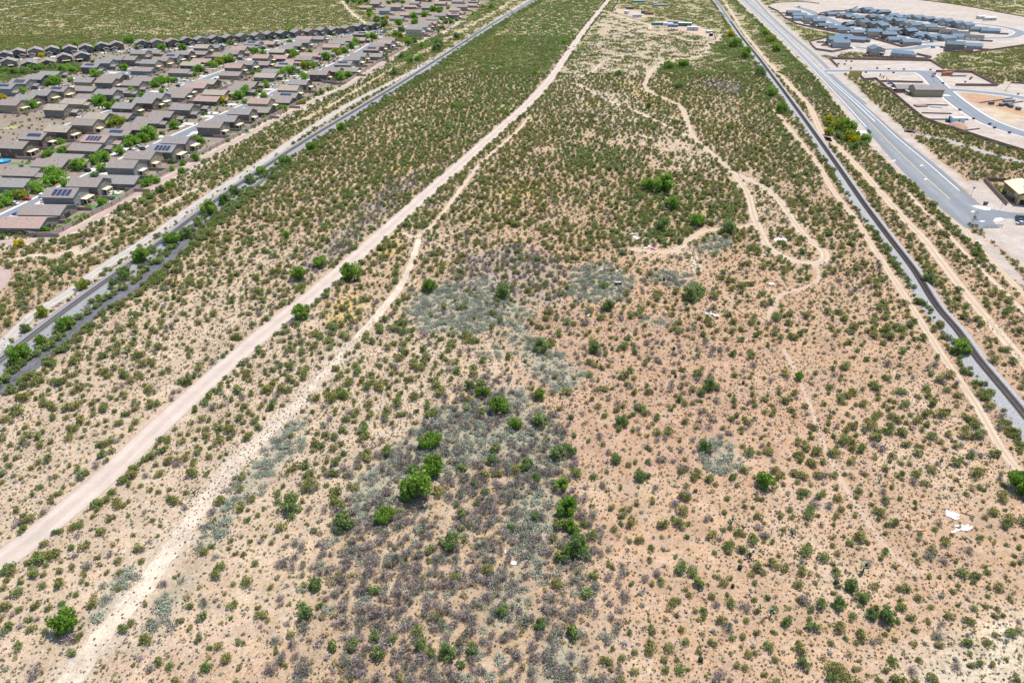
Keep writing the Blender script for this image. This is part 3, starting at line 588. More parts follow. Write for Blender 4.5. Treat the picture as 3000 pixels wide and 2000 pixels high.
def house(px, py, st, kind, rz, wall='taupe', roof='brown', solar=0, D=None, Wd=None, label=None, group=None, short=None, near=True, patio=None):
    D = D or (15.6 if st == 2 else 18.6); Wd = Wd or (12.8 if st == 2 else 13.2)
    ze, zr = (5.5, 8.0) if st == 2 else (3.1, 5.4)
    x, y = G(px, py, (ze + zr) / 2 if kind in 'PF' else zr - .7)
    if kind in 'PF': q_ = Wd / 4 * (1 if math.cos(rz) > 0 else -1); x -= math.sin(rz) * q_; y += math.cos(rz) * q_
    h = empty('house', (x, y, 0), rz); tag(h, label, 'house', group)
    x0, x1 = -D / 2, D / 2; wm, rm = wall_mat(wall), roof_mat(roof)
    obj('wall', cached(('wall', D, Wd, st), lambda: walls_part(x0, x1, Wd, ze, zr).mesh('wall')), h, wm)
    obj('roof', cached(('roof', D, Wd, st), lambda: roof_part(x0, x1, Wd, ze + .02, zr + .02).mesh('roof')), h, rm)
    obj('fascia', cached(('fas', D, Wd, st), lambda: fascia_part(x0, x1, Wd, ze + .02, zr + .02).mesh('fascia')), h, m_fas)
    def win(xx, yy, zz, w=1.1, hh=1.3, rot=0): obj('window', win_mesh(w, hh), h, loc=(xx, yy, zz), rot=(0, 0, rot))
    flip = rnd.choice((-1, 1))
    if kind in 'PG':                                     # back of the house: patio cover on posts, slider, upper windows
        pw = patio or rnd.choice((4.5, 5.5, 7.0)); pd = rnd.choice((2.6, 3.2)); pc = flip * rnd.uniform(0, (Wd - pw) / 2 - .3)
        if st == 2 or rnd.random() < .35:
            pz = 2.75
            pm = obj('patio_cover', cached(('pat', pw, pd), lambda: MB().add([(.02, -pw / 2, .25), (pd, -pw / 2, 0), (pd, pw / 2, 0), (.02, pw / 2, .25), (.02, -pw / 2, .4), (pd, -pw / 2, .15), (pd, pw / 2, .15), (.02, pw / 2, .4)], [(0, 3, 2, 1), (4, 5, 6, 7), (0, 1, 5, 4), (1, 2, 6, 5), (2, 3, 7, 6), (3, 0, 4, 7)]).mesh('patio_cover', [m_pat])), h, loc=(x1, pc, pz))
            for s_ in ((-1, 1) if pw < 6 else (-1, 0, 1)): obj('post', cached(('post',), lambda: MB().box(-.16, .16, -.16, .16, -2.75, 0).mesh('post', [m_post])), pm, loc=(pd - .35, s_ * (pw / 2 - .3), 0))
            obj('patio_door', cached(('pdoor',), lambda: MB().box(0, .04, -1.3, 1.3, 0, 2.1).mesh('patio_door', [m_dark])), h, loc=(x1, pc, .02))
        else:
            obj('patio_opening', cached(('popen',), lambda: MB().box(0, .04, -2.2, 2.2, 0, 2.4).mesh('patio_opening', [m_dark])), h, loc=(x1, -flip * 1.2, .02))
        if st == 2:
            win(x1, -1.7, 4.5, .9); win(x1, 1.2, 4.6, .9)
        win(x1, -flip * (Wd / 2 - 1.8), 1.5, 1.5, 1.3)
    else:                                                 # street front: projecting garage with its own gable, porch window
        gl = 4.5; gw = 6.0; gy = flip * (Wd / 2 - gw / 2 - .15); g0 = x1 + .003
        gz, gr = (2.8, 4.0) if st == 2 else (2.7, 3.9)
        obj('garage', cached(('gar', st), lambda: walls_part(0, gl, gw, gz, gr).mesh('garage')), h, wm, loc=(g0, gy, 0))
        obj('garage_roof', cached(('garr', st), lambda: roof_part(.46, gl, gw, gz + .02, gr + .02).mesh('garage_roof')), h, rm, loc=(g0, gy, 0))
        obj('garage_door', cached(('gdoor',), lambda: MB().box(0, .05, -2.4, 2.4, .02, 2.2).mesh('garage_door')), h, m_gar, loc=(g0 + gl, gy, 0))
        obj('front_door', cached(('fdoor',), lambda: MB().box(0, .05, -.5, .5, .02, 2.1).mesh('front_door', [m_dark])), h, loc=(x1, -flip * 1.6, 0))
        win(x1, -flip * (Wd / 2 - 1.7), 1.5, 1.6, 1.4)
        if st == 2: win(x1, -2.2, 4.4, 1.5, 1.3); win(x1, 2.2, 4.4, 1.5, 1.3)
    if st == 2:
        win(-.5, -Wd / 2, 4.0, .9, 1.0, -math.pi / 2); win(-3.6, Wd / 2, 4.0, .9, 1.0, math.pi / 2)
    win(2.5, -Wd / 2, 1.6, 1.2, 1.1, -math.pi / 2); win(-4.0, -Wd / 2, 1.6, 1.2, 1.1, -math.pi / 2)
    vm = cached(('vent',), lambda: MB().cyl((0, 0, -.5), (0, 0, .45), .13, n=6).mesh('roof_vent', [m_vent]))
    for k in range(2):
        yy = rnd.choice((-1, 1)) * rnd.uniform(1, Wd / 2 - 2); obj('roof_vent', vm, h, loc=(rnd.uniform(x0 + 2, x1 - 2), yy, zr - abs(yy) * (zr - ze) / (Wd / 2) + .15))
    if solar:                                             # panels lie on the near slope
        ys_ = -1 if math.cos(rz) > -.2 else 1
        if kind in 'GZ': ys_ = 1
        an = math.atan2(zr - ze, Wd / 2); pm = cached(('pv',), lambda: MB().box(-.86, .86, -.62, .62, 0, .08).mesh('solar_panel', [m_solar]))
        cols = 5 if solar == 1 else 4; gap = 1.78 if solar == 1 else 2.35; ox = rnd.uniform(-1.5, 1.5)
        for cx in range(cols):
            for r_ in range(2 if solar == 1 else 3):
                yy = (2.0 + r_ * (1.3 if solar == 1 else 1.42)) * ys_
                obj('solar_panel', pm, h, loc=(ox + (cx - cols / 2 + .5) * gap, yy, zr - abs(yy) * (zr - ze) / (Wd / 2) + .34), rot=(-ys_ * an, 0, 0))
    HOUSES.append((x, y, rz, D, Wd, kind, st)); SHORT.append(short or label.split(',')[0]); return h
ROWS = {'houses along the railway-side block wall': 'block-wall row', 'houses in the second row of the estate': 'second estate row', 'houses in the third row of the estate': 'third estate row', 'houses in the fourth row of the estate': 'fourth estate row', 'houses in the fifth row of the estate': 'fifth estate row', 'houses below the green wash': 'row below the wash', 'houses above the green wash': 'row above the wash', 'houses of the long back row': 'desert-side back row', 'houses of the far estate at the top edge': 'top-edge estate', 'new houses behind the road-side wall': 'road-side wall row', 'new houses at the walled corner': 'walled corner', 'two pale houses below the new street': 'lone pale pair', 'new houses in the middle row': 'new middle row', 'new houses in the top cluster': 'new top cluster', 'new houses in the last row': 'new last row', 'new houses in the short front row': 'new inner front row', 'new houses fronting the new street': 'parked-cars street', 'newest houses at the right end': 'newest right-end group'}
def az_left(Y): return math.radians(np.interp(Y, [280, 340, 400, 500, 700, 900], [1.5, 4, 8, 9, 8.5, 10]))
ORD = ['nearest', 'second', 'third', 'fourth', 'fifth', 'sixth', 'seventh', 'eighth', 'ninth', 'tenth', 'eleventh', 'twelfth', 'thirteenth', 'fourteenth', 'fifteenth', 'sixteenth', 'seventeenth', 'eighteenth', 'nineteenth', 'twentieth', 'twenty-first', 'twenty-second', 'twenty-third', 'twenty-fourth', 'twenty-fifth', 'twenty-sixth', 'twenty-seventh', 'twenty-eighth', 'twenty-ninth', 'thirtieth', 'thirty-first']
def row(data, rowname, kind, rot, cols, roofs, group):
    data = list(data)
    for i_, d in enumerate(data):
        px, py, st = d[0], d[1], d[2]; ex = d[3] if len(d) > 3 else {}
        wx, wy = G(px, py, 6 if st == 2 else 4); w_ = ex.get('w') or rnd.choice(cols); r_ = ex.get('r') or rnd.choice(roofs); k_ = ex.get('k', kind)
        rz = rot(wx, wy) if callable(rot) else rot
        if k_ != kind and 'rz' in ex: rz = ex['rz']
        sl = ex.get('s', 0)
        lb = '%s %s%s house, %s %s' % (w_, 'two-storey' if st == 2 else 'one-storey', ' solar-roofed' if sl else '', 'first' if i_ == 0 else ORD[i_], rowname)
        house(px, py, st, k_, rz, w_, r_, sl, ex.get('D'), ex.get('W'), lb, group, 'the %s house of the %s' % ('first' if i_ == 0 else ORD[i_], ROWS.get(group, 'estate')))
def rot_right(x, y): return -az_left(y)
def rot_Z(x, y): return math.radians(np.interp(x, [-520, -430, -330, -250, -170], [-62, -58, -54, -52, -50]))
def tl(tile, *rows): return [(*tile(a, b), *r) for a, b, *r in rows]
LC = ['taupe', 'taupe', 'grey', 'grey', 'tan', 'brown']; LR = ['brown', 'brown', 'grey', 'tan', 'brown', 'brown', 'grey', 'pink']
s1, s2 = dict(s=1), dict(s=2)
rowA = tl(R3, (240, 1185, 1, dict(r='pink', w='taupe', D=20)), (480, 1040, 1, dict(w='taupe', r='brown', D=20)), (690, 840, 2, dict(s=2, w='grey', r='brown')), (970, 720, 2, dict(w='taupe', r='brown')), (1345, 690, 1, dict(D=21, w='taupe', r='grey')), (1400, 510, 2, dict(w='grey', r='brown')), (1600, 410, 2, dict(w='tan', r='brown')), (1850, 330, 2, dict(s=2, w='taupe', r='grey')), (2010, 235, 2, dict(w='taupe', r='grey'))) + \
    tl(R6, (60, 1430, 2), (230, 1360, 2), (400, 1280, 2, dict(w='taupe')), (600, 1260, 1), (620, 1160, 2, dict(w='tan', r='pink')), (850, 1150, 1), (920, 1095, 1, s1), (960, 1010, 2, dict(w='tan')), (1070, 945, 2, dict(w='brown', r='grey')), (1310, 835, 2, dict(w='brown')), (1450, 800, 2), (1640, 800, 1), (1590, 725, 2, s1), (1690, 670, 2), (1760, 630, 2), (1930, 635, 1), (1910, 560, 2, s1), (1980, 515, 2), (2060, 485, 2), (2100, 455, 2))
row(rowA, 'along the block wall from its near end', 'P', rot_right, LC, LR, 'houses along the railway-side block wall')
rowB = tl(R3, (110, 725, 1), (240, 600, 1), (565, 500, 1), (760, 440, 1), (970, 320, 1), (1090, 220, 2, dict(s=2, w='grey')), (1330, 150, 1, s1), (1540, 80, 2)) + tl(R1, (1700, 1380, 1), (1850, 1310, 2), (2080, 1230, 2)) + \
    tl(T2, (1400, 1530, 1), (1800, 1370, 1), (1950, 1250, 1)) + tl(T3, (270, 1180, 1), (370, 1090, 1), (760, 925, 1), (900, 840, 1), (1130, 715, 2, s1), (1330, 650, 1), (1500, 590, 2), (1600, 525, 1), (1850, 475, 1), (2030, 360, 1), (2130, 290, 1), (2280, 235, 1)) + tl(T4, (300, 750, 1), (400, 640, 1, dict(s=1, D=21)))
row(rowB, 'from the near end of the second estate row', 'F', rot_right, LC, LR, 'houses in the second row of the estate')
rowC = tl(R3, (150, 290, 2, dict(w='brown', r='brown', W=13)), (370, 190, 2, dict(s=1, w='brown', r='brown')), (660, 105, 2, dict(w='brown', r='tan', D=16)), (960, 30, 2)) + tl(R1, (1100, 1335, 2), (1350, 1330, 1), (1420, 1215, 2)) + \
    tl(T2, (600, 1400, 2), (780, 1310, 2), (1190, 1300, 1), (1300, 1205, 1), (1570, 1120, 1), (1760, 1045, 1, dict(r='tan'))) + tl(T3, (90, 890, 1), (160, 740, 2), (380, 680, 2), (660, 690, 1), (680, 560, 2, dict(r='pink')), (1010, 570, 1), (990, 450, 2, dict(r='tan')), (1160, 390, 2, dict(w='tan')), (1320, 330, 2), (1480, 265, 2), (1510, 205, 1, dict(r='pink')), (1740, 205, 1))
row(rowC, 'from the near end of the third estate row', 'P', rot_right, LC, LR, 'houses in the third row of the estate')
rowD = tl(T1, (1060, 1530, 2), (1410, 1420, 1), (1670, 1330, 1), (2010, 1240, 2)) + tl(T2, (170, 1210, 1), (360, 1070, 2), (570, 990, 1), (1270, 840, 1), (1490, 700, 1, dict(r='tan')), (1690, 640, 1), (2060, 530, 2)) + tl(T3, (110, 480, 2), (250, 405, 2), (400, 360, 1), (520, 300, 2, s1), (790, 300, 1))
row(rowD, 'from the left in the fourth estate row', 'F', rot_right, LC, LR, 'houses in the fourth row of the estate')
rowE = tl(T1, (170, 1440, 2, dict(w='tan')), (460, 1345, 2), (760, 1255, 2), (1080, 1180, 2, s1), (1600, 1175, 1), (1610, 1010, 2, dict(w='tan')), (2010, 1020, 2), (2130, 945, 1)) + tl(T2, (560, 805, 1, dict(D=20)), (690, 660, 2, dict(w='tan')), (910, 610, 2), (1110, 550, 2, s1), (1330, 490, 2), (1630, 490, 1), (1700, 370, 2), (1890, 365, 1))
row(rowE, 'from the left in the fifth estate row', 'P', rot_right, LC, LR, 'houses in the fifth row of the estate')
rowF = tl(T1, (80, 1130, 2, s1), (360, 1035, 2, s2), (660, 955, 2, dict(w='dark grey')), (930, 885, 1), (1730, 730, 2, dict(s=1, w='dark grey')), (1980, 650, 2), (2200, 590, 2)) + tl(T2, (300, 590, 2), (500, 475, 2), (750, 470, 1))
row(rowF, 'from the left in the row below the green wash', 'F', rot_right, LC, ['brown', 'grey'], 'houses below the green wash')
rowY = tl(T1, (150, 605, 2, dict(w='taupe')), (540, 650, 1, s1), (890, 620, 1), (1210, 520, 2, s1), (1550, 490, 2, s1))
row(rowY, 'from the left in the row above the green wash', 'G', rot_Z, ['brown', 'dark grey', 'taupe'], ['brown', 'grey'], 'houses above the green wash')
rowZ = tl(T1, (80, 475, 2, s1), (330, 425, 2), (660, 400, 2), (980, 375, 2), (1320, 360, 2), (1620, 340, 2), (1930, 305, 2, s1), (2210, 285, 2, s1)) + tl(T2, (540, 255, 2, s1), (830, 240, 2), (1130, 230, 2), (1400, 200, 2, s1), (1680, 190, 2), (1950, 170, 2, s1), (2220, 155, 2)) + \
    tl(T3, (330, 130, 2), (610, 115, 2), (850, 90, 2), (1100, 75, 2), (1370, 55, 2), (1620, 40, 2), (1860, 15, 2, s1), (2070, 12, 2)) + tl(T4, (110, 500, 2), (340, 465, 2), (590, 445, 2))
row(rowZ, 'from the left in the back row before the desert', 'Z', rot_Z, ['brown', 'dark grey', 'taupe', 'dark grey'], ['brown', 'grey'], 'houses of the long back row')
rowN = [(1098, 9, 2), (1072, 20, 1, dict(r='pink')), (1127, 29, 2, dict(w='blue grey', r='grey')), (1160, 18, 2), (1202, 18, 1, dict(r='pink')), (1214, 8, 2), (1253, 21, 1), (1161, 52, 1, dict(W=13, D=19)), (1192, 42, 1, dict(r='pink')), (1232, 35, 1), (1289, 9, 1), (1332, 28, 2, dict(r='pink')), (1290, 43, 2), (1328, 41, 2, s1), (1266, 54, 2), (1262, 66, 2, dict(r='pink')), (1245, 69, 2), (1213, 83, 2, dict(w='cream', D=20)), (1235, 76, 2, dict(w='cream')), (1355, 18, 2), (1380, 14, 1), (1386, 3, 2, s1), (1340, 3, 1), (1160, -6, 2), (1230, -8, 2), (1300, -10, 2), (1420, -12, 2)]
def rotN(x, y): return -math.radians(12)
row(rowN, 'counted from the left in the far top-edge estate', 'P', rotN, ['taupe', 'grey', 'tan', 'cream'], ['brown', 'pink', 'grey'], 'houses of the far estate at the top edge')
# new estate on the right: blue-grey roofs
RCW = ['pale grey', 'pale grey', 'taupe', 'grey', 'cream']; RCR = ['blue grey', 'blue grey', 'slate']
rl = math.radians
rowR1 = tl(Q1, (370, 190, 1), (500, 250, 1), (520, 325, 1), (750, 310, 2), (950, 380, 2), (1110, 490, 1, dict(w='dark grey')), (1330, 540, 1), (1560, 590, 1), (1850, 640, 1), (2230, 620, 2)) + tl(Q2, (210, 390, 2, dict(w='brown')), (310, 460, 1, dict(w='cream')), (500, 490, 1))
row(rowR1, 'from the top behind the long road-side wall', 'P', rl(172), RCW, RCR, 'new houses behind the road-side wall')
rowR2 = tl(Q1, (1500, 740, 1, dict(k='F', rz=rl(-20))), (1810, 800, 1, dict(k='F', rz=rl(-30))), (1340, 800, 2), (1470, 870, 2, dict(D=17)))
row(rowR2, 'from the back in the small walled corner', 'P', rl(176), RCW, ['blue grey'], 'new houses at the walled corner')
rowR3 = tl(Q2, (80, 575, 2), (370, 640, 1, dict(rz=rl(-35), k='F')))
row(rowR3, 'from the left of two standing alone below the new street', 'P', rl(-95), ['pale grey'], RCR, 'two pale houses below the new street')
rowR4 = tl(Q1, (1280, 225, 1), (1560, 250, 1), (1710, 290, 1), (1910, 310, 1)) + [(2564, 47, 2), (2591, 51, 2), (2613, 56, 2), (2640, 58, 2), (2667, 65, 2), (2687, 70, 2), (2727, 75, 2)]
row(rowR4, 'from the left in the new estate middle row', 'P', rl(188), RCW, RCR, 'new houses in the middle row')
rowR5 = [(2513, 29, 1), (2545, 25, 2), (2567, 31, 1), (2593, 32, 1, dict(w='dark grey'))]
row(rowR5, 'from the left in the new estate top cluster', 'F', rl(200), RCW, RCR, 'new houses in the top cluster')
rowR6 = [(2622, 43, 1), (2642, 48, 1), (2667, 47, 1), (2694, 48, 1), (2725, 52, 1, dict(w='pale grey')), (2756, 57, 1, dict(w='dark grey')), (2781, 59, 2), (2812, 65, 2), (2839, 69, 2)]
row(rowR6, 'from the left in the new estate last row', 'F', rl(205), RCW, RCR, 'new houses in the last row')
rowR7 = tl(Q1, (1720, 445, 1, dict(w='dark grey')), (2000, 405, 2), (2250, 455, 2)) + [(2575, 66, 1), (2590, 71, 2)]
row(rowR7, 'from the left in the new estate inner front row', 'F', rl(205), RCW, RCR, 'new houses in the short front row')
rowR8 = [(2618, 86, 1), (2672, 87, 2, dict(w='dark grey')), (2703, 99, 1), (2739, 104, 1), (2779, 108, 1, dict(D=20))]
row(rowR8, 'from the left fronting the street with parked cars', 'F', rl(200), RCW, RCR, 'new houses fronting the new street')
rowR9 = [(2801, 126, 2, dict(w='taupe', D=17, r='slate')), (2850, 131, 1, dict(w='pale grey')), (2870, 83, 1, dict(w='tan')), (2903, 87, 1, dict(D=20, w='blue grey')), (2820, 104, 1, dict(w='white')), (2856, 107, 1, dict(w='white', r='dark')), (2745, 84, 1, dict(w='tan', r='dark')), (2780, 90, 1, dict(r='dark')), (2815, 96, 1, dict(r='dark'))]
row(rowR9, 'among the newest houses at the right end', 'P', rl(-22), RCW, RCR, 'newest houses at the right end')
house(2722, 256, 2, 'P', rl(178), 'tan', 'grey', 0, 22, 12.5, 'large tan two-storey model home alone among the bare pads by the new road')
house(2655, 254, 1, 'P', rl(178), 'taupe', 'grey', 0, 16, 11, 'low taupe house tucked behind the large tan model home')

# house under construction, lower right edge
m_osb = mat('sheathing_board', (.50, .37, .165), .8, .12, .7); m_stud = mat('timber_frame', (.27, .185, .08), .85, .3, 1.2); m_sheet = mat('roof_sheathing', (.66, .53, .30), .8, .06, .6); m_wwrap = mat('white_window_frame', (.68, .68, .66), .7, .05)
p0 = Vector(G(2934, 563)).to_3d(); p1 = Vector(G(2975, 600)).to_3d(); dv = (p1 - p0); Lw = dv.length; ang = math.atan2(dv.y, dv.x)
hc = empty('house_under_construction', tuple(p0), ang); tag(hc, 'half-built two-storey timber house with bare sheathed roof at the right edge', 'house')
wd = 13.0
b_ = MB()
for x0_, x1_, z0_, z1_ in ((0, Lw, 2.6, 3.1), (0, Lw, 5.1, 5.5), (0, Lw, 0, .12)):
    b_.box(x0_, x1_, 0, .16, z0_, z1_); b_.box(x0_ + .002, x1_, wd - .16, wd, z0_, z1_)
obj('rim_beam', b_.mesh('rim_beam', [m_stud]), hc)
stud = MB().box(-.07, .07, 0, .14, .12, 5.1).mesh('stud', [m_stud]); stud2 = MB().box(0, .14, -.07, .07, .12, 5.1).mesh('stud', [m_stud])
for k in range(int(Lw / .8) + 1): obj('stud', stud, hc, loc=(min(k * .8 + .1, Lw - .1), .012, 0))
for k in range(int(wd / .8) + 1):
    if not (1.5 < k * .8 < 8.5): obj('stud', stud2, hc, loc=(Lw - .16, k * .8 + .2, 0))
obj('sheathing_panel', MB().box(0, Lw * .3, .17, .22, .12, 5.1).box(Lw * .55, Lw, .17, .22, .12, 5.1).box(Lw * .3 + .01, Lw * .55 - .01, .17, .22, 2.7, 5.1).mesh('sheathing_panel', [m_stud]), hc)
obj('sheathing_panel', MB().box(Lw - .22, Lw - .17, .3, 1.4, .12, 5.1).box(Lw - .22, Lw - .17, 8.6, wd, .12, 5.1).box(Lw - .22, Lw - .17, 1.41, 8.59, 2.7, 5.1).mesh('sheathing_panel', [m_osb]), hc)
obj('inner_wall', MB().box(.3, Lw - 4, 4.2, 4.35, 0, 5).box(.3, .45, .3, wd - .3, 0, 5).mesh('inner_wall', [m_stud]), hc)
obj('slab', MB().box(-.3, Lw + .3, -.3, wd + .3, 0, .11).mesh('slab', [m_grcon]), hc)
rf = MB().add([(-.6, -.6, 5.5), (Lw + .6, -.6, 5.5), (Lw + .6, wd / 2, 7.6), (-.6, wd / 2, 7.6), (-.6, wd + .6, 5.5), (Lw + .6, wd + .6, 5.5)] + [(-.6, -.6, 5.68), (Lw + .6, -.6, 5.68), (Lw + .6, wd / 2, 7.78), (-.6, wd / 2, 7.78), (-.6, wd + .6, 5.68), (Lw + .6, wd + .6, 5.68)],
    [(0, 3, 2, 1), (3, 4, 5, 2), (6, 7, 8, 9), (9, 8, 11, 10), (0, 1, 7, 6), (4, 10, 11, 5), (1, 2, 8, 7), (2, 5, 11, 8), (0, 6, 9, 3), (3, 9, 10, 4)])
obj('roof', rf.mesh('roof', [m_sheet]), hc)
sk = obj('roof_opening', MB().box(-.9, .9, -.6, .6, .0, .12).mesh('roof_opening', [m_dark]), hc, loc=(Lw * .62, 4.2, 7.0), rot=(math.atan2(2.1, wd / 2 + .6), 0, 0))
wf = cached(('wf',), lambda: MB().box(-.75, .75, -.06, 0, -.8, -.65).box(-.75, .75, -.06, 0, .65, .8).box(-.75, -.6, -.06, 0, -.65, .65).box(.6, .75, -.06, 0, -.65, .65).box(-.06, .06, -.05, 0, -.65, .65).mesh('window_frame', [m_wwrap]))
for xx, zz in ((Lw * .34, 1.7), (Lw * .48, 1.6), (Lw * .80, 4.3), (Lw * .90, 4.3)): obj('window_frame', wf, hc, loc=(xx, -.01, zz))
for yy, zz in ((2.6, 4.2), (5.5, 4.2), (9.6, 4.2)): obj('window_frame', wf, hc, loc=(Lw + .01, yy, zz), rot=(0, 0, math.pi / 2))
obj('doorway', MB().box(Lw * .70, Lw * .84, -.02, .0, .13, 2.3).mesh('doorway', [m_dark]), hc); obj('garage_opening', MB().box(Lw, Lw + .02, 2.0, 7.9, .13, 2.55).mesh('garage_opening', [m_dark]), hc)

# ------------------------------------------------------------------ block walls: every panel and pilaster a part
m_bwl = mat('block_wall_pink', (.30, .215, .18), .9, .08, 1.2); m_pil = mat('wall_pilaster', (.25, .175, .145), .9, .1, 1.2); m_bwr = mat('block_wall_red', (.215, .135, .115), .9, .1, 1.0); m_cap = mat('wall_cap', (.24, .235, .215), .9, .08, 1.0)
panel_me = MB().box(0, 1, -.12, .12, 0, 1).mesh('wall_panel'); pil_me = MB().box(-.3, .3, -.25, .25, 0, 1.12).mesh('pilaster'); cap_me = MB().box(0, 1, -.17, .17, 1.002, 1.06).mesh('coping')
def block_wall(pts, label, mw=m_bwr, h=1.9, seg=6.0, pil=True, group=None, cat='wall', cap=True, name='block_wall'):
    p, s = smooth_line(pts, 1.0) if len(pts) > 3 and seg < 7 else (None, None)
    if p is None:
        a = np.asarray(pts, float); d = np.r_[0, np.cumsum(np.hypot(*np.diff(a, axis=0).T))]; p, s = a, d
    root = empty(name, (p[0][0], p[0][1], 0)); tag(root, label, cat, group); bx, by = p[0]
    br = [0] if len(pts) > 3 and seg < 7 else list(range(len(p) - 1))
    spans = [(0, s[-1])] if br == [0] and len(p) > 8 else [(s[k], s[k + 1]) for k in range(len(p) - 1)]
    for s0, s1_ in spans:
        n = max(1, round((s1_ - s0) / seg)); q = np.linspace(s0, s1_, n + 1); xs = np.interp(q, s, p[:, 0]); yy = np.interp(q, s, p[:, 1])
        for k in range(n):
            dx, dy = xs[k + 1] - xs[k], yy[k + 1] - yy[k]; L_ = math.hypot(dx, dy); az = math.atan2(dy, dx)
            g = .31 if pil else .002
            o = obj('wall_panel', panel_me, root, mw, loc=(xs[k] - bx + g * dx / L_, yy[k] - by + g * dy / L_, 0), rot=(0, 0, az)); o.scale = (max(.1, L_ - 2 * g), 1, h)
            if cap:
                o = obj('coping', cap_me, root, m_cap, loc=(xs[k] - bx + g * dx / L_, yy[k] - by + g * dy / L_, 0), rot=(0, 0, az)); o.scale = (max(.1, L_ - 2 * g), 1, h)
            if pil:
                o = obj('pilaster', pil_me, root, m_pil, loc=(xs[k] - bx, yy[k] - by, 0), rot=(0, 0, az)); o.scale = (1, 1, h)
block_wall(GW(R3, [(205, 1300), (380, 1340), (540, 1355), (700, 1297), (850, 1215), (1000, 1133), (1300, 985), (1500, 860), (1680, 750), (1800, 675), (2000, 570), (2352, 385)]) + GW(R6, [(370, 1568), (600, 1432), (800, 1335), (1000, 1232), (1240, 1110)]), 'pinkish block wall with pilasters curving along the near backyards beside the red path', m_bwl, 2.0, 6.5)
block_wall(GW(R6, [(1340, 945), (1580, 972), (1760, 862), (1960, 742), (1965, 730), (2060, 692), (2300, 555)]), 'pinkish block wall behind the far backyards, stepping back beyond the empty lot', m_bwl, 2.0, 6.0)
block_wall(GW(T4, [(1370, 700), (1700, 712), (1720, 690), (2000, 560), (2180, 450)]), 'pinkish block wall round the cream houses of the far estate', m_bwl, 2.0, 7.0)
RW = [([(2250, 22), (2279, 35), (2298, 54), (2333, 72), (2387, 84), (2448, 96), (2492, 104), (2537, 110), (2585, 123), (2642, 139), (2700, 131)], 'long red-brown wall behind the new houses facing the asphalt road'),
    ([(2425, 111), (2371, 124), (2379, 136), (2390, 147), (2438, 154), (2486, 145)], 'red-brown wall round the walled corner with four new houses'),
    ([(2545, 155), (2527, 166), (2600, 171), (2706, 175), (2728, 171), (2684, 161)], 'red-brown wall round the two pale houses standing alone'),
    ([(2454, 198), (2430, 174), (2570, 177), (2725, 180), (2765, 204)], 'red-brown wall along the top of the empty building pad'),
    ([(2741, 212), (2846, 214), (2922, 253), (2798, 252)], 'red-brown wall round the pad with the orange containers'),
    ([(2945, 267), (2961, 244), (3000, 247), (3070, 252)], 'red-brown wall corner at the right edge below the green desert'),
    ([(2511, 217), (2531, 236), (2566, 234), (2591, 255), (2620, 279), (2649, 304), (2676, 327), (2703, 349), (2745, 366), (2792, 380), (2840, 396), (2888, 412), (2945, 430), (3000, 447), (3070, 468)], 'long curving red-brown wall round the graded pads beside the culvert channel'),
    ([(2763, 151), (2800, 155), (2846, 157), (2880, 152), (2920, 147), (2960, 141), (3000, 135), (3080, 122)], 'dark red wall along the green desert at the right end of the new estate'),
    ([(2943, 532), (2882, 530), (2948, 602)], 'red-brown wall corner beside the half-built timber house'),
    ([(2665, -2), (2730, 5), (2792, 13), (2860, 24), (2920, 36), (3000, 50), (3080, 66)], 'low red wall along the far edge of the graded land'),
    ([(2250, 13), (2290, 8), (2339, 6), (2370, 8), (2400, 12)], 'low red wall at the top beside the asphalt road'),
    ([(2400, 42), (2440, 35), (2470, 35), (2495, 30), (2512, 22)], 'red-brown wall behind the top cluster of new houses')]
for pts, lb in RW:
    block_wall(TW(pts), lb, m_bwr, 2.0 if 'low' not in lb else 1.2, 12.0, False, cap=False)
# side walls between the backyards
yi = 0
for i_, (x, y, rz, D, Wd, kind, st) in enumerate(HOUSES):
    if kind in 'PG':
        ca, sa = math.cos(rz), math.sin(rz); right_side = x > 100
        l0, l1 = D / 2 - 4, D / 2 + (9.5 if not right_side else 9); w_ = -(Wd / 2 + 2.1)
        a = (x + ca * l0 - sa * w_, y + sa * l0 + ca * w_); b2 = (x + ca * l1 - sa * w_, y + sa * l1 + ca * w_)
        block_wall([a, b2], ('backyard wall of ' + SHORT[i_]).replace('the long ', 'the '), m_bwr if right_side else m_bwl, 1.7, 8.0, False, 'backyard walls of the %s' % ('new estate' if right_side else 'brown-roofed estate'), cap=False, name='yard_wall')
# streets of the brown-roofed estate, from the rows of houses
def centre_line(rowdata, shift, ext=14):
    w = np.array([G(d[0], d[1], 6.4 if d[2] == 2 else 4) for d in rowdata]); w = w[np.argsort(w[:, 1])]
    c = np.polyfit(w[:, 1], w[:, 0], 3 if len(w) > 12 else 2); Ys = np.arange(w[0, 1] - ext, w[-1, 1] + ext, 8.0); Xs = np.polyval(c, Ys)
    t = np.gradient(np.c_[Xs, Ys], axis=0); t /= np.hypot(*t.T)[:, None]; return [(a + tt[1] * shift, b_2 - tt[0] * shift) for (a, b_2), tt in zip(np.c_[Xs, Ys], t)]
zst = 0
for rd, sh, w in ((rowA, -19.5, 9), (rowC, -19.5, 9), (rowE, -19.5, 9)):
    cl = centre_line(rd, sh); strip('sidewalk', cl, w + 4.0, .010 + zst * .006, m_conc, 4, 2); strip('street', cl, w, .030 + zst * .006, m_asph2, 4, 4); zst += 1
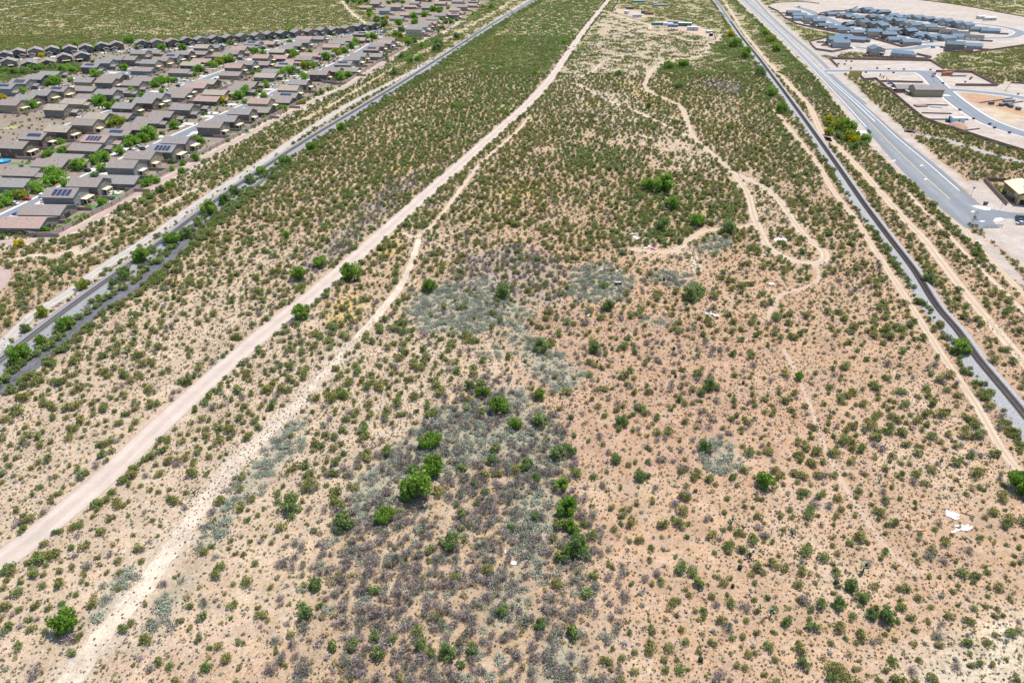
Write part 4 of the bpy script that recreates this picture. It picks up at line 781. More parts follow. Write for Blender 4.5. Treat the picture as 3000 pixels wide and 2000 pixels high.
for pts in ([(806, 252), (700, 249), (600, 246), (541, 239), (440, 226), (344, 216), (290, 212)], [(1110, 105), (1120, 97), (1128, 90), (1165, 88), (1205, 77)], [(0, 172), (40, 168), (110, 163), (200, 152), (300, 150), (400, 143), (480, 146), (560, 135), (700, 120), (800, 124), (900, 110), (1000, 104), (1080, 92), (1128, 90)]):
    cl = TW(pts); strip('sidewalk', cl, 12.5, .011 + zst * .006, m_conc, 4, 2); strip('street', cl, 8.5, .032 + zst * .006, m_asph2, 4, 4); zst += 1
dm = MB().add([(0, -2.7, .026), (9, -2.9, .026), (9, 2.9, .026), (0, 2.7, .026)], [(0, 1, 2, 3)]).mesh('driveway', [m_conc])
for (x, y, rz, D, Wd, kind, st) in HOUSES:
    if kind in 'FZ':
        e = D / 2 + 4.6; tag(obj('driveway', dm, loc=(x + math.cos(rz) * e, y + math.sin(rz) * e, rnd.uniform(.034, .060)), rot=(0, 0, rz)), kind='structure')
    else:
        e = -D / 2; tag(obj('driveway', dm, loc=(x + math.cos(rz) * e, y + math.sin(rz) * e, rnd.uniform(.034, .060)), rot=(0, 0, rz + math.pi)), kind='structure')
for rd_, lb_ in ((rowC, 'long rear wall between the second and third estate rows'), (rowE, 'long rear wall between the fourth and fifth estate rows')):
    block_wall(centre_line(rd_, 18.0, 6)[::2], lb_, m_bwl, 1.8, 6.5, False, cap=False)
m_lawn = mat('backyard_lawn', (.055, .15, .04), .95, .2, 1); m_pav = mat('pale_patio_paving', (.42, .40, .37), .9, .08, .7); m_pool = mat('pool_water', (.02, .30, .50), .1, .1, .5, spec=.5)
for t_, a, b2, dx, dy, m_, nm in ((R3, 1060, 1010, 9, 6, m_lawn, 'lawn'), (R3, 1350, 880, 9, 6, m_lawn, 'lawn'), (R3, 1300, 840, 8, 6, m_pav, 'patio_paving'), (R3, 1250, 950, 6, 3, m_pav, 'patio_paving'), (R3, 650, 390, 7, 4, m_lawn, 'lawn'), (R3, 2250, 400, 9, 6, m_pav, 'patio_paving'), (R6, 420, 1520, 12, 5, m_lawn, 'lawn'), (R3, 130, 95, 8, 8, mat('dry_lawn', (.25, .24, .09), .95), 'lawn'), (R3, 300, 510, 20, 3, m_lawn, 'lawn')):
    gx, gy = G(*t_(a, b2)); az = az_left(gy); tag(obj(nm, MB().box(-dx / 2, dx / 2, -dy / 2, dy / 2, .0, .03).mesh(nm, [m_]), loc=(gx, gy, .02), rot=(0, 0, -az)), kind='structure')
gx, gy = G(*R3(45, 490)); o = empty('swimming_pool', (gx, gy, 0)); tag(o, 'round blue above-ground swimming pool in a backyard at the left edge', 'pool')
obj('pool_wall', MB().cyl((0, 0, 0), (0, 0, .95), 3.6, n=24).mesh('pool_wall', [mat('pool_liner', (.03, .10, .28), .5)]), o); obj('water', MB().cyl((0, 0, .96), (0, 0, .98), 3.35, n=24).mesh('water', [m_pool]), o)
gx, gy = G(*T3(1370, 1460)); o = empty('swimming_pool', (gx, gy, 0), -az_left(gy)); tag(o, 'narrow turquoise pool close to the block wall in a far backyard', 'pool')
obj('pool_wall', MB().box(-4.2, 4.2, -1.6, 1.6, 0, .15).mesh('pool_wall', [m_conc]), o); obj('water', MB().box(-3.9, 3.9, -1.3, 1.3, .152, .17).mesh('water', [mat('turquoise_water', (.03, .34, .34), .1, .1, .5, spec=.5)]), o)

# ------------------------------------------------------------------ plants
def leaf_cloud(n, shape, size, rs, up=.5, asp=.6):
    """n small leaf-clump quads; shape(rs, n) gives centres"""
    P = shape(rs, n); nrm = rs.normal(size=(n, 3)); nrm[:, 2] = np.abs(nrm[:, 2]) + up; nrm /= np.linalg.norm(nrm, axis=1)[:, None]
    a = np.cross(nrm, rs.normal(size=(n, 3))); a /= np.linalg.norm(a, axis=1)[:, None] + 1e-9; b = np.cross(nrm, a)
    s = size * rs.uniform(.6, 1.4, n)[:, None]; a = a * s; b = b * s * asp
    V = np.stack([P - a, P - b * .9 + a * .15, P + a, P + b], 1).reshape(-1, 3); V[:, 2] = np.maximum(V[:, 2], .01)
    Fq = np.arange(4 * n).reshape(n, 4); return V, Fq
def twigs(n, rs, r, h, w=.03, lo=.15):
    V = []; Fc = []
    for k in range(n):
        t = rs.uniform(0, 6.283); rr = r * rs.uniform(.35, 1); tip = np.array([rr * math.cos(t), rr * math.sin(t), h * rs.uniform(.55, 1)]); b0 = np.array([math.cos(t), math.sin(t), 0]) * rr * lo
        sd_ = np.array([-math.sin(t), math.cos(t), 0]) * w * rs.uniform(.7, 1.4); mid = b0 * .45 + tip * .55 + rs.normal(size=3) * .06 * r; i0 = len(V)
        V += [b0 - sd_, b0 + sd_, mid + sd_ * .7, mid - sd_ * .7, tip]; Fc += [(i0, i0 + 1, i0 + 2, i0 + 3), (i0 + 3, i0 + 2, i0 + 4)]
        for q in range(2):
            t2 = mid + (tip - mid) * rs.uniform(.2, .8) + rs.normal(size=3) * .22 * r; t2[2] = max(t2[2], .05); m0 = mid + (tip - mid) * rs.uniform(0, .4); i1 = len(V)
            V += [m0 - sd_ * .5, m0 + sd_ * .5, t2]; Fc.append((i1, i1 + 1, i1 + 2))
    return V, Fc
def dome(r, h, shell=.5, lumps=5, base=.0):
    def f(rs, n):
        L = np.c_[rs.uniform(0, 6.283, lumps), rs.uniform(.25, .65, lumps) * r, rs.uniform(.35, .6, lumps) * r]
        k = rs.integers(0, lumps, n); t = rs.uniform(0, 6.283, n); z = rs.uniform(-.25, 1, n); q = np.sqrt(np.maximum(0, 1 - z * z)) * (shell + (1 - shell) * rs.uniform(0, 1, n) ** .5)
        rad = L[k, 2] * q; X = np.cos(L[k, 0]) * L[k, 1] + np.cos(t) * rad; Y = np.sin(L[k, 0]) * L[k, 1] + np.sin(t) * rad
        Zz = base + (h - base) * np.clip(.45 + .55 * z * (1 - .35 * L[k, 1] / r) + rs.normal(0, .06, n), .03, 1.05); return np.c_[X, Y, Zz]
    return f
def plant_mesh(name, seed, n, r, h, size, m, nt_=0, m2=None, shape=None, up=.5, asp=.6, w=.03):
    rs = np.random.default_rng(seed); V, Fq = leaf_cloud(n, shape or dome(r, h), size, rs, up, asp); V = [tuple(v) for v in V]; Fc = [tuple(f) for f in Fq]; mi = [0] * len(Fc)
    if nt_:
        V2, F2 = twigs(nt_, rs, r * .9, h * .95, w); o = len(V); V += [tuple(v) for v in V2]; Fc += [tuple(i + o for i in f) for f in F2]; mi += [1] * len(F2)
    return mesh_np(name, V, Fc, [m, m2 or M_twig], mi)
def cluster_mesh(name, seed, nb, ext, r, h, nleaf, size, m):
    rs = np.random.default_rng(seed); V = []; Fc = []
    for k in range(nb):
        s = rs.uniform(.6, 1.25); v, f = leaf_cloud(nleaf, dome(r * s, h * s, lumps=3), size, rs, .6); v[:, 0] += rs.uniform(-ext, ext); v[:, 1] += rs.uniform(-ext, ext); o = len(V); V += [tuple(q) for q in v]; Fc += [tuple(int(i) + o for i in q) for q in f]
    return mesh_np(name, V, Fc, [m])
P_creo = [plant_mesh('creosote_bush', 100 + k, 330, 1.0, 1.05, .12, L_creo if k % 3 else L_creo_g, 26, M_twig, dome(1.02, 1.05, .3, 7)) for k in range(7)]
P_small = [plant_mesh('low_shrub', 130 + k, 46, .5, .5, .13, L_creo if k % 2 else L_gryg, 8, M_twig) for k in range(4)]
P_brush = [plant_mesh('grey_brush', 150 + k, 230, 1.2, 1.25, .28, L_grey if k % 3 else L_gryg, 30, M_twig, dome(1.2, 1.25, .2, 6), up=-.3, asp=.12, w=.03) for k in range(6)]
P_brown = [plant_mesh('dry_brush', 170 + k, 90, .9, .7, .13, L_dry if k % 2 else L_grey, 24, M_twig, dome(.9, .7, .2, 5)) for k in range(4)]
P_green = [plant_mesh('green_shrub', 190 + k, 240, 1.25, 1.5, .2, L_mesqd if k % 2 else L_creo_g, 16, M_twig, dome(1.2, 1.5, .55, 6)) for k in range(5)]
P_forb = [plant_mesh('forb_patch', 210 + k, 190, 1.2, .6, .13, L_forb if k % 3 else L_gryg, 0, None, dome(1.3, .6, .0, 9)) for k in range(4)]
P_grass = [plant_mesh('dry_grass_tuft', 230 + k, 26, .5, .3, .13, L_dry, 0, None, dome(.5, .3, .0, 4)) for k in range(4)]
P_grg = [plant_mesh('olive_grass_tuft', 240 + k, 26, .5, .25, .12, L_creo if k % 2 else L_gryg, 0, None, dome(.5, .25, .0, 4)) for k in range(3)]
P_tuft = [plant_mesh('ground_tuft', 250 + k, 12, .22, .16, .10, L_tuft, 0, None, dome(.2, .16, .1, 3)) for k in range(4)]
P_cl = [cluster_mesh('creosote_cluster', 270 + k, 11, 4.2, 1.15, 1.1, 60, .24, L_creo if k % 3 else L_creo_g) for k in range(6)]
P_clg = [cluster_mesh('green_cluster', 290 + k, 9, 4.0, 1.6, 1.7, 80, .3, L_mesqd if k % 2 else L_creo_g) for k in range(4)]
P_clb = [cluster_mesh('brush_cluster', 310 + k, 10, 4.0, 1.3, 1.1, 60, .22, L_grey if k % 2 else L_gryg) for k in range(3)]
def scatter_object(name, protos, X, Y, sc, label):
    """one object of kind stuff: a point cloud that carries plant meshes on it"""
    c = bpy.data.collections.new(name + '_kinds')
    for k, me in enumerate(protos):
        o = bpy.data.objects.new('%s_%02d' % (name, k), me); c.objects.link(o)
    n = len(X); me = bpy.data.meshes.new(name); me.vertices.add(n); me.vertices.foreach_set('co', np.c_[X, Y, np.zeros(n)].astype(np.float32).ravel())
    a = me.attributes.new('scl', 'FLOAT', 'POINT'); a.data.foreach_set('value', np.asarray(sc, np.float32))
    a = me.attributes.new('pick', 'INT', 'POINT'); a.data.foreach_set('value', rng.integers(0, len(protos), n).astype(np.int32))
    a = me.attributes.new('turn', 'FLOAT', 'POINT'); a.data.foreach_set('value', rng.uniform(0, 6.283, n).astype(np.float32))
    me.update(); o = obj(name, me); tag(o, label, None, None, 'stuff')
    ng = bpy.data.node_groups.new(name, 'GeometryNodeTree'); ng.interface.new_socket('Geometry', in_out='INPUT', socket_type='NodeSocketGeometry'); ng.interface.new_socket('Geometry', in_out='OUTPUT', socket_type='NodeSocketGeometry')
    N = ng.nodes; L = ng.links; gi = N.new('NodeGroupInput'); go = N.new('NodeGroupOutput'); mp = N.new('GeometryNodeMeshToPoints'); ip = N.new('GeometryNodeInstanceOnPoints'); ci = N.new('GeometryNodeCollectionInfo')
    ci.inputs['Collection'].default_value = c; ci.inputs['Separate Children'].default_value = True; ci.inputs['Reset Children'].default_value = True
    def na(nm, ty):
        x = N.new('GeometryNodeInputNamedAttribute'); x.data_type = ty; x.inputs[0].default_value = nm; return x.outputs[0]
    cx = N.new('ShaderNodeCombineXYZ'); L.new(na('turn', 'FLOAT'), cx.inputs[2]); L.new(gi.outputs[0], ip.inputs['Points']); L.new(ci.outputs[0], ip.inputs['Instance']); ip.inputs['Pick Instance'].default_value = True
    L.new(na('pick', 'INT'), ip.inputs['Instance Index']); L.new(cx.outputs[0], ip.inputs['Rotation']); L.new(na('scl', 'FLOAT'), ip.inputs['Scale']); L.new(ip.outputs[0], go.inputs[0])
    md = o.modifiers.new('plants', 'NODES'); md.node_group = ng; return o
def keep_clear(X, Y, pad=0.0):
    ok = np.ones(X.shape, bool)
    for p in EXCL_POLY: ok &= sdist(X, Y, p) < -pad
    for l, w in EXCL_LINE: ok &= ldist(X, Y, l) > w + pad
    return ok
def cells(y0, y1, s):
    gy = np.arange(y0, y1, s); gx = np.arange(-y1 * .80 - 60, y1 * .80 + 60, s); X, Y = np.meshgrid(gx, gy); X = X + rng.uniform(-.44, .44, X.shape) * s; Y = Y + rng.uniform(-.44, .44, Y.shape) * s
    X = X.ravel(); Y = Y.ravel(); k = np.abs(X) < Y * .80 + 50; return X[k], Y[k]
def zone(X, Y, polys, f): 
    w = np.zeros(X.shape)
    for p in polys: w = np.maximum(w, sstep(sdist(X, Y, p), -f, f))
    return w
def kinds(X, Y):
    wx = X + 6 * (fbm(X, Y, 12, 61) - .5); wy = Y + 8 * (fbm(X, Y, 12, 67) - .5)
    br = sstep(sdist(wx, wy, BRUSH), -8, 8); b2 = sstep(sdist(wx, wy, BRUSH2), -8, 8); fo = zone(wx, wy, FORBS, 3.5); gb = zone(wx, wy, GREYB, 4); gr = zone(wx, wy, GREEN, 8); og = sstep(sdist(wx, wy, ORANGE), -14, 10)
    pb = np.maximum(sstep(sdist(wx, wy, PALEBR), -5, 8), .85 * zone(wx, wy, BARE, 5)); pb = np.maximum(pb, .62 * sstep(sdist(wx, wy, HOME), -12, 12) * (1 - .8 * gr)); wg = sstep(sdist(wx, wy, WSHG), -3, 3); n = fbm(X, Y, 26, 71); n2 = fbm(X, Y, 11, 77, 3); lf = sstep(sdist(wx, wy, LFIELD), -20, 20)
    return br, b2, fo, gb, gr, og, pb, wg, n, n2, lf
cre, sml, bru, brw, grn, frb, gra = [], [], [], [], [], [], []; clu, clg, clb = [], [], []
side_of = lambda X, Y: X + .11 * Y - 15
for y0, y1, s in ((60, 130, 2.75), (130, 200, 2.6), (200, 330, 2.5)):
    X, Y = cells(y0, y1, s); ok = keep_clear(X, Y, .5); X, Y = X[ok], Y[ok]; br, b2, fo, gb, gr, og, pb, wg, n, n2, lf = kinds(X, Y); A = s * s
    d = np.interp(Y, [70, 120, 200, 330], [1 / 11, 1 / 9.5, 1 / 7.4, 1 / 6]); d = d * (.35 + 1.35 * sstep(n, .28, .62)) * (1 - .85 * pb) * (1 - .55 * br) * (1 - .2 * b2) * (1 - .6 * fo); d = d * (1 + .35 * lf)
    u = rng.uniform(0, 1, X.shape); v = rng.uniform(0, 1, X.shape)
    p = [d * A, (.05 + .05 * og + .07 * lf) * A * (1 - .6 * br), (.012 + .24 * br + .09 * b2 + .28 * gb) * A * (.4 + 1.2 * sstep(n2, .3, .6)), (.01 + .10 * br + .06 * b2 + .03 * og) * A, (.002 + .15 * gr + .020 * br + .005 * b2) * A, .5 * fo * A * (.4 + 1.2 * sstep(n2, .25, .55)), (.03 + .12 * og + .12 * br + .05 * lf) * A]
    c = np.cumsum(np.stack(p), 0); tot = np.maximum(c[-1], 1); c = c / tot
    for k, L_ in enumerate((cre, sml, bru, brw, grn, frb, gra)):
        q = (u < c[k]) & (u >= (c[k - 1] if k else 0)); L_.append(np.c_[X[q], Y[q]])
X, Y = cells(60, 260, 1.75); w_ = sstep(sdist(X + 9 * (fbm(X, Y, 12, 61) - .5), Y + 11 * (fbm(X, Y, 12, 67) - .5), BRUSH), -8, 8); u = rng.uniform(0, 1, X.shape); n_ = fbm(X, Y, 9, 83, 3)
q = (u < .42 * w_ * sstep(n_, .25, .55)) & keep_clear(X, Y, .3); bru.append(np.c_[X[q], Y[q]]); q = (u > .66) & (u < .66 + .22 * w_) & keep_clear(X, Y, .3); brw.append(np.c_[X[q], Y[q]]); q = (u > .9) & (w_ > .5) & keep_clear(X, Y, .3); frb.append(np.c_[X[q], Y[q]])
w_ = zone(X, Y, FORBS, 1.5); q = (rng.uniform(0, 1, X.shape) < .3 * w_ * sstep(n_, .3, .6)) & keep_clear(X, Y, .3); frb.append(np.c_[X[q], Y[q]])
for y0, y1, s in ((330, 480, 2.7), (480, 660, 3.0)):
    X, Y = cells(y0, y1, s); ok = keep_clear(X, Y, .7); X, Y = X[ok], Y[ok]; br, b2, fo, gb, gr, og, pb, wg, n, n2, lf = kinds(X, Y); A = s * s
    u = rng.uniform(0, 1, X.shape); d = np.interp(Y, [330, 480, 660], [1 / 6, 1 / 5.0, 1 / 4.8]) * (.35 + 1.3 * sstep(n, .28, .62)) * np.where(side_of(X, Y) > 40, .72, 1.15) * (1 - .8 * pb)
    p = [d * A, .02 * A + 0 * X, (.008 + .22 * gb) * A, .006 * A + 0 * X, (.004 + .15 * gr) * A, .3 * fo * A]
    c = np.cumsum(np.stack(p), 0); c = c / np.maximum(c[-1], 1)
    for k, L_ in enumerate((cre, sml, bru, brw, grn, frb)):
        q = (u < c[k]) & (u >= (c[k - 1] if k else 0)); L_.append(np.c_[X[q], Y[q]])
for y0, y1, s in ((660, 900, 6.0), (900, 1560, 8.0)):
    X, Y = cells(y0, y1, s); ok = keep_clear(X, Y, 2.5); X, Y = X[ok], Y[ok]; br, b2, fo, gb, gr, og, pb, wg, n, n2, lf = kinds(X, Y)
    u = rng.uniform(0, 1, X.shape); pc = np.clip(np.where(side_of(X, Y) < 100, .95, .5) * (.55 + .9 * sstep(n, .25, .6)) * (1 - .9 * pb), 0, 1); pg = np.clip(.06 + .7 * gr + .12 * (n2 > .6), 0, 1); pbk = .05 + .5 * gb
    q = u < pg; clg.append(np.c_[X[q], Y[q]]); q2 = ~q & (u < pg + pbk); clb.append(np.c_[X[q2], Y[q2]]); q3 = ~q & ~q2 & (rng.uniform(0, 1, X.shape) < pc); clu.append(np.c_[X[q3], Y[q3]])
# the green wash inside the brown-roofed estate and margins of the estates
for poly, s in ((WSHG, 4.5),):
    X, Y = cells(540, 1000, s); q = sdist(X, Y, poly) > 1; q &= rng.uniform(0, 1, X.shape) < .8; clg.append(np.c_[X[q], Y[q]])
cat_ = lambda L_: np.concatenate(L_) if L_ else np.zeros((0, 2))
cre, sml, bru, brw, grn, frb, gra, clu, clg, clb = map(cat_, (cre, sml, bru, brw, grn, frb, gra, clu, clg, clb))
def part_of_photo(px, py):
    h_ = 'left' if px < 1000 else 'centre' if px < 2000 else 'right'; v_ = 'bottom' if py > 1500 else 'lower' if py > 1150 else 'middle'; return v_, h_
NAMED = []
LMK = [(2528, 1667, 'white-tipped cholla'), (2789, 1509, 'torn white sheet'), (2825, 1549, 'pile of white strips'), (2322, 1564, 'pale-topped cholla'), (2196, 1629, 'dark spreading cholla'), (2245, 1428, 'bright right-slope mesquite'), (2590, 1815, 'green bush cluster at lower right'), (2985, 1985, 'bottom right photo corner'), (2250, 1985, 'bottom edge right of centre'), (1960, 1985, 'bottom edge right of the thicket'), (1500, 1985, 'bottom edge centre'), (1000, 1985, 'bottom edge under the thicket'), (640, 1985, 'bottom edge beside the wash'), (20, 1985, 'bottom left photo corner'), (193, 1852, 'green tree at lower left'),
    (1224, 1467, 'largest mesquite in the thicket'), (1130, 1530, 'second mesquite beside the largest'), (1007, 1550, 'mesquite at the left thicket edge'), (1662, 1510, 'tall mesquite right of the thicket'), (1687, 1630, 'lowest mesquite beside the thicket'), (1320, 1603, 'pale green tree inside the thicket'), (1506, 1649, 'lowest white scrap in the thicket'), (1430, 1607, 'white plank in the thicket'), (852, 1490, 'lone bush left of thicket'), (1275, 1228, 'white slab left of the thicket'), (893, 1805, 'lower left thicket-edge bush'), (1307, 1928, 'pale bush at the thicket foot'), (1582, 1840, 'lower right thicket-edge bush'), (1145 * 1.2755, 948 * 1.2755, 'round mesquite at the thicket top'),
    (2062, 1322, 'green bush by the grey hollow'), (2865, 1690, 'barrel cactus at lower right'), (2449, 1709, 'barrel cactus by the cholla'), (570, 1450, 'slender cholla by the wash'), (1890, 710, 'rubbish heap'), (2287, 703, 'white slab in the track loop'), (1810, 831, 'black dumped box'), (2085, 920, 'two white panels'), (398, 1000, 'pale prickly clump of the left field'), (20, 1060, 'near end of the left railway'), (60, 690, 'pink wall corner'), (1228, 690, 'top end of the sandy wash'), (2950, 1170, 'near end of the right railway'), (2520, 385, 'white culvert apron'), (2093, 5, 'top end of the right railway'), (2010, 90, 'homestead'), (2160, 260, 'grey brush below the homestead'), (860, 1010, 'dirt road midpoint'), (1810, 590, 'trees above the rubbish heap'), (1830, 1130, 'grey hollow of the orange field'), (300, 1420, 'lower left stretch of the dirt road')]
LMW = [(G(a, b), a, b, c) for a, b, c in LMK]
BIGORD = ORD + ['%dth' % k for k in range(32, 400)]
def name_by_place(items):
    """labels that point from a landmark: nearest landmark, side of it, and rank on that side"""
    bins = {}
    for it in items:
        o, x, y, words, cat, group = it; px, py = inv(x, y); d, a, b, nm = min(((math.hypot(w[0][0] - x, w[0][1] - y), w[1], w[2], w[3]) for w in LMW), key=lambda q: q[0])
        dx, dy = px - a, (py - b) * 1.3; side = ('right of' if dx > 0 else 'left of') if abs(dx) > abs(dy) else ('below' if dy > 0 else 'above'); bins.setdefault((words, side, nm), []).append((d, o, cat, group))
    for (words, side, nm), L_ in bins.items():
        L_.sort(key=lambda q: q[0])
        for k, (d, o, cat, group) in enumerate(L_): tag(o, '%s, %s %s the %s' % (words, 'nearest' if k == 0 else BIGORD[k] + ' nearest', side, nm), cat, group)
def individuals(A, protos, name, cat, words, smin, smax, count, tone, law=None):
    """the ones that show largest become things of their own; the rest are returned"""
    px, py = inv(A[:, 0], A[:, 1]); sc = rng.uniform(smin, smax, len(A)) if law is None else law(A, rng.uniform(0, 1, len(A))); vis = (px > 0) & (px < 3000) & (py > 10) & (py < 1995)
    dist = np.hypot(A[:, 0], A[:, 1]); key = np.where(vis, sc / np.hypot(dist, CAM_H), -1); top = np.argsort(-key)[:count]
    for k in top:
        o = obj(name, protos[rnd.randrange(len(protos))], loc=(A[k, 0], A[k, 1], 0), rot=(0, 0, rnd.uniform(0, 6.28))); o.scale = (sc[k], sc[k] * rnd.uniform(.85, 1.15), sc[k] * rnd.uniform(.85, 1.15))
        NAMED.append((o, A[k, 0], A[k, 1], ('large ' if sc[k] > (smin + smax * 1.4) / 2.4 else 'small ') + words, cat, words + ' plants on the desert'))
    m_ = np.ones(len(A), bool); m_[top] = False; return A[m_], sc[m_]
restc, scc = individuals(cre, P_creo, 'creosote_bush', 'bush', 'olive creosote bush', .5, 1.35, 300, 0, lambda A, q: np.where(q < .35, .55 + q, .75 + .95 * (q - .35) ** 1.5 / .52) * np.interp(A[:, 1], [90, 160, 330], [.92, 1.18, 1.22]))
restb, scb = individuals(bru, P_brush, 'dead_bush', 'bush', 'leafless grey bush', .7, 1.35, 300, 0)
scatter_object('creosote_scrub', P_creo, restc[:, 0], restc[:, 1], scc, 'olive creosote scrub covering the desert beyond the nearest bushes')
scatter_object('grey_brush', P_brush, restb[:, 0], restb[:, 1], scb, 'mass of grey leafless brush in the desert')
for nm, pr, A, lo, hi, lb in (('low_scrub', P_small, sml, .6, 1.4, 'low knee-high scrub between the bushes'), ('dry_brush', P_brown, brw, .6, 1.3, 'tan and grey dried-out low brush'), ('green_brush', P_green, grn, .7, 1.5, 'dark green brush lining the tracks and hollows'), ('grey_green_forbs', P_forb, frb, .8, 1.5, 'grey-green low ground cover in the hollow'), ('dry_grass', P_grass, gra, .7, 1.6, 'straw-coloured dry grass tufts on the orange soil'), ('far_scrub', P_cl, clu, .85, 1.3, 'far olive scrub reading as one mass'), ('far_green_brush', P_clg, clg, .7, 1.15, 'far green brush along washes and tracks'), ('far_grey_brush', P_clb, clb, .8, 1.2, 'far grey brush patches')):
    scatter_object(nm, pr, A[:, 0], A[:, 1], rng.uniform(lo, hi, len(A)), lb)
X, Y = cells(62, 210, 1.0); q = rng.uniform(0, 1, X.shape) < (.65 * sstep(fbm(X, Y, 16, 91), .3, .6) + .2); X, Y = X[q], Y[q]; ok = (ldist(X, Y, MAIN) > 3.9) & (ldist(X, Y, RTK) > 5.5) & (ldist(X, Y, LT) > 6) & (ldist(X, Y, TWOL) > 1.2); X, Y = X[ok], Y[ok]
scatter_object('ground_litter', P_tuft, X, Y, rng.uniform(.5, 1.7, len(X)), 'tiny dark tufts and stones speckling the bare soil')
X, Y = cells(210, 420, 1.7); ok = keep_clear(X, Y, 0) & (rng.uniform(0, 1, X.shape) < .4); X, Y = X[ok], Y[ok]
scatter_object('ground_litter', P_tuft, X, Y, rng.uniform(1.2, 2.4, len(X)), 'small tufts speckling the soil farther off')
for y0, y1, s_, pr_, sc_ in ((62, 210, 1.25, .42, .75), (210, 480, 2.0, .6, 1.35), (480, 900, 3.2, .7, 2.1)):
    X, Y = cells(y0, y1, s_); ok = keep_clear(X, Y, .1) & (rng.uniform(0, 1, X.shape) < pr_ * (.3 + 1.1 * sstep(fbm(X, Y, 19, 93), .3, .62)) * (1 - .6 * sstep(sdist(X, Y, HOME), -10, 10))); X, Y = X[ok], Y[ok]
    scatter_object('thin_grass', P_grass + P_grg, X, Y, rng.uniform(.5, 1.25, len(X)) * sc_, 'thin straw and olive grass between the bushes')
X, Y = cells(270, 980, 4.2); q = (sdist(X, Y, NBH) > 0) & (rng.uniform(0, 1, X.shape) < .42); X, Y = X[q], Y[q]; HXY = np.array([(h[0], h[1]) for h in HOUSES if h[0] < 60])
dmin = np.sqrt(((X[:, None] - HXY[None, :, 0]) ** 2 + (Y[:, None] - HXY[None, :, 1]) ** 2).min(1)); q = dmin > 9.5
for rd_ in (rowA, rowC, rowE): q &= ldist(X, Y, centre_line(rd_, -19.5)) > 7.0
X, Y = X[q], Y[q]; scatter_object('yard_shrubs', P_green + P_creo[:3], X, Y, rng.uniform(.45, 1.1, len(X)), 'garden shrubs in the yards of the brown-roofed estate')
# weeds edging the tracks and the subdivision walls
def edge_scatter(name, line, o0, o1, step, protos, lo, hi, p, label, thin=1.0):
    q, s = smooth_line(line, step); nn, _ = normals2(q); e = rng.uniform(o0, o1, len(q)); X = q[:, 0] + nn[:, 0] * e; Y = q[:, 1] + nn[:, 1] * e; k = (rng.uniform(0, 1, len(q)) < p) & (fbm(X, Y, 22, 55) > .40) & (np.abs(X) < .8 * Y + 40)
    for l in (MAIN, RTK, LT, TWOL, DRT): k &= ldist(X, Y, l) > 3.0
    if k.sum(): scatter_object(name, protos, X[k], Y[k], rng.uniform(lo, hi, k.sum()), label)
edge_scatter('trackside_weeds', LT, 4.6, 8.5, .9, P_small + P_green[:1], .5, 1.0, .35, 'green weeds at the foot of the left ballast')
edge_scatter('trackside_weeds', LT, -6.5, -4.2, 1.0, P_small + P_creo[:2], .5, 1.0, .5, 'weeds between the left ballast and the access road')
edge_scatter('trackside_brush', CIND, 3.0, 8.5, .55, P_green + P_creo, .8, 1.35, .6, 'green brush along the outer edge of the black cinder bank')
edge_scatter('trackside_brush', CIND[::-1][:14], 1.0, 3.8, .9, P_green, .8, 1.4, .5, 'green bushes between the ballast and the cinder bank')
edge_scatter('trackside_brush', LT[5:], 7.5, 17, .45, P_green + P_creo, .8, 1.4, .75, 'green brush band right of the left railway')
edge_scatter('trackside_weeds', RTK[::-1], -9.0, -5.4, .7, P_green + P_creo, .6, 1.25, .55, 'bushes along the left foot of the pale ballast')
edge_scatter('trackside_weeds', RTK[::-1], 3.8, 8.0, .8, P_creo + P_small, .5, 1.1, .45, 'bushes along the right foot of the pale ballast')
edge_scatter('roadside_bushes', TWOL, -6.5, -2.2, .9, P_creo + P_green, .7, 1.25, .5, 'bushes along the two-rut track by the railway')
edge_scatter('roadside_bushes', MAIN, -6.5, -3.8, .8, P_creo + P_green + P_brush, .6, 1.2, .38, 'bushes on the left verge of the graded dirt road')
edge_scatter('roadside_bushes', MAIN, 3.8, 6.5, .8, P_creo + P_green, .6, 1.2, .38, 'bushes on the right verge of the graded dirt road')
edge_scatter('roadside_bushes', SHL[11:], -5.0, -.3, .7, P_green + P_creo, .7, 1.2, .75, 'bushes edging the bare shoulder of the asphalt road')

# ------------------------------------------------------------------ trees and big green bushes, one by one
def crown_mesh(seed, m, n=1700, size=.08, flat=.8):
    rs = np.random.default_rng(seed)
    def sh(r_, n_):
        nl = 20; t = r_.uniform(0, 6.283, nl); q = r_.uniform(.1, .78, nl); zc = r_.uniform(.12, .95, nl) * (1 - .35 * q); rr = r_.uniform(.22, .40, nl)
        k = r_.integers(0, nl, n_); d = r_.normal(size=(n_, 3)); d /= np.linalg.norm(d, axis=1)[:, None]; d *= (r_.uniform(.2, 1.25, n_) ** .5)[:, None]
        return np.c_[np.cos(t[k]) * q[k] + d[:, 0] * rr[k], np.sin(t[k]) * q[k] + d[:, 1] * rr[k], np.maximum(.04, zc[k] * flat + .10 + d[:, 2] * rr[k] * .75)]
    V, Fq = leaf_cloud(n, sh, size, rs, .35, .65); return mesh_np('crown', V, Fq, [m])
def trunk_mesh(seed):
    rs = random.Random(seed); b = MB()
    for k in range(4):
        t = rs.uniform(0, 6.28); a = Vector((.05 * math.cos(t), .05 * math.sin(t), 0)); m_ = Vector((.16 * math.cos(t), .16 * math.sin(t), .3)); e = Vector((.42 * math.cos(t + .4), .42 * math.sin(t + .4), .72))
        b.cyl(a, m_, .055, .042, 6).cyl(m_, e, .042, .015, 5)
    return b.mesh('trunk', [M_bark])
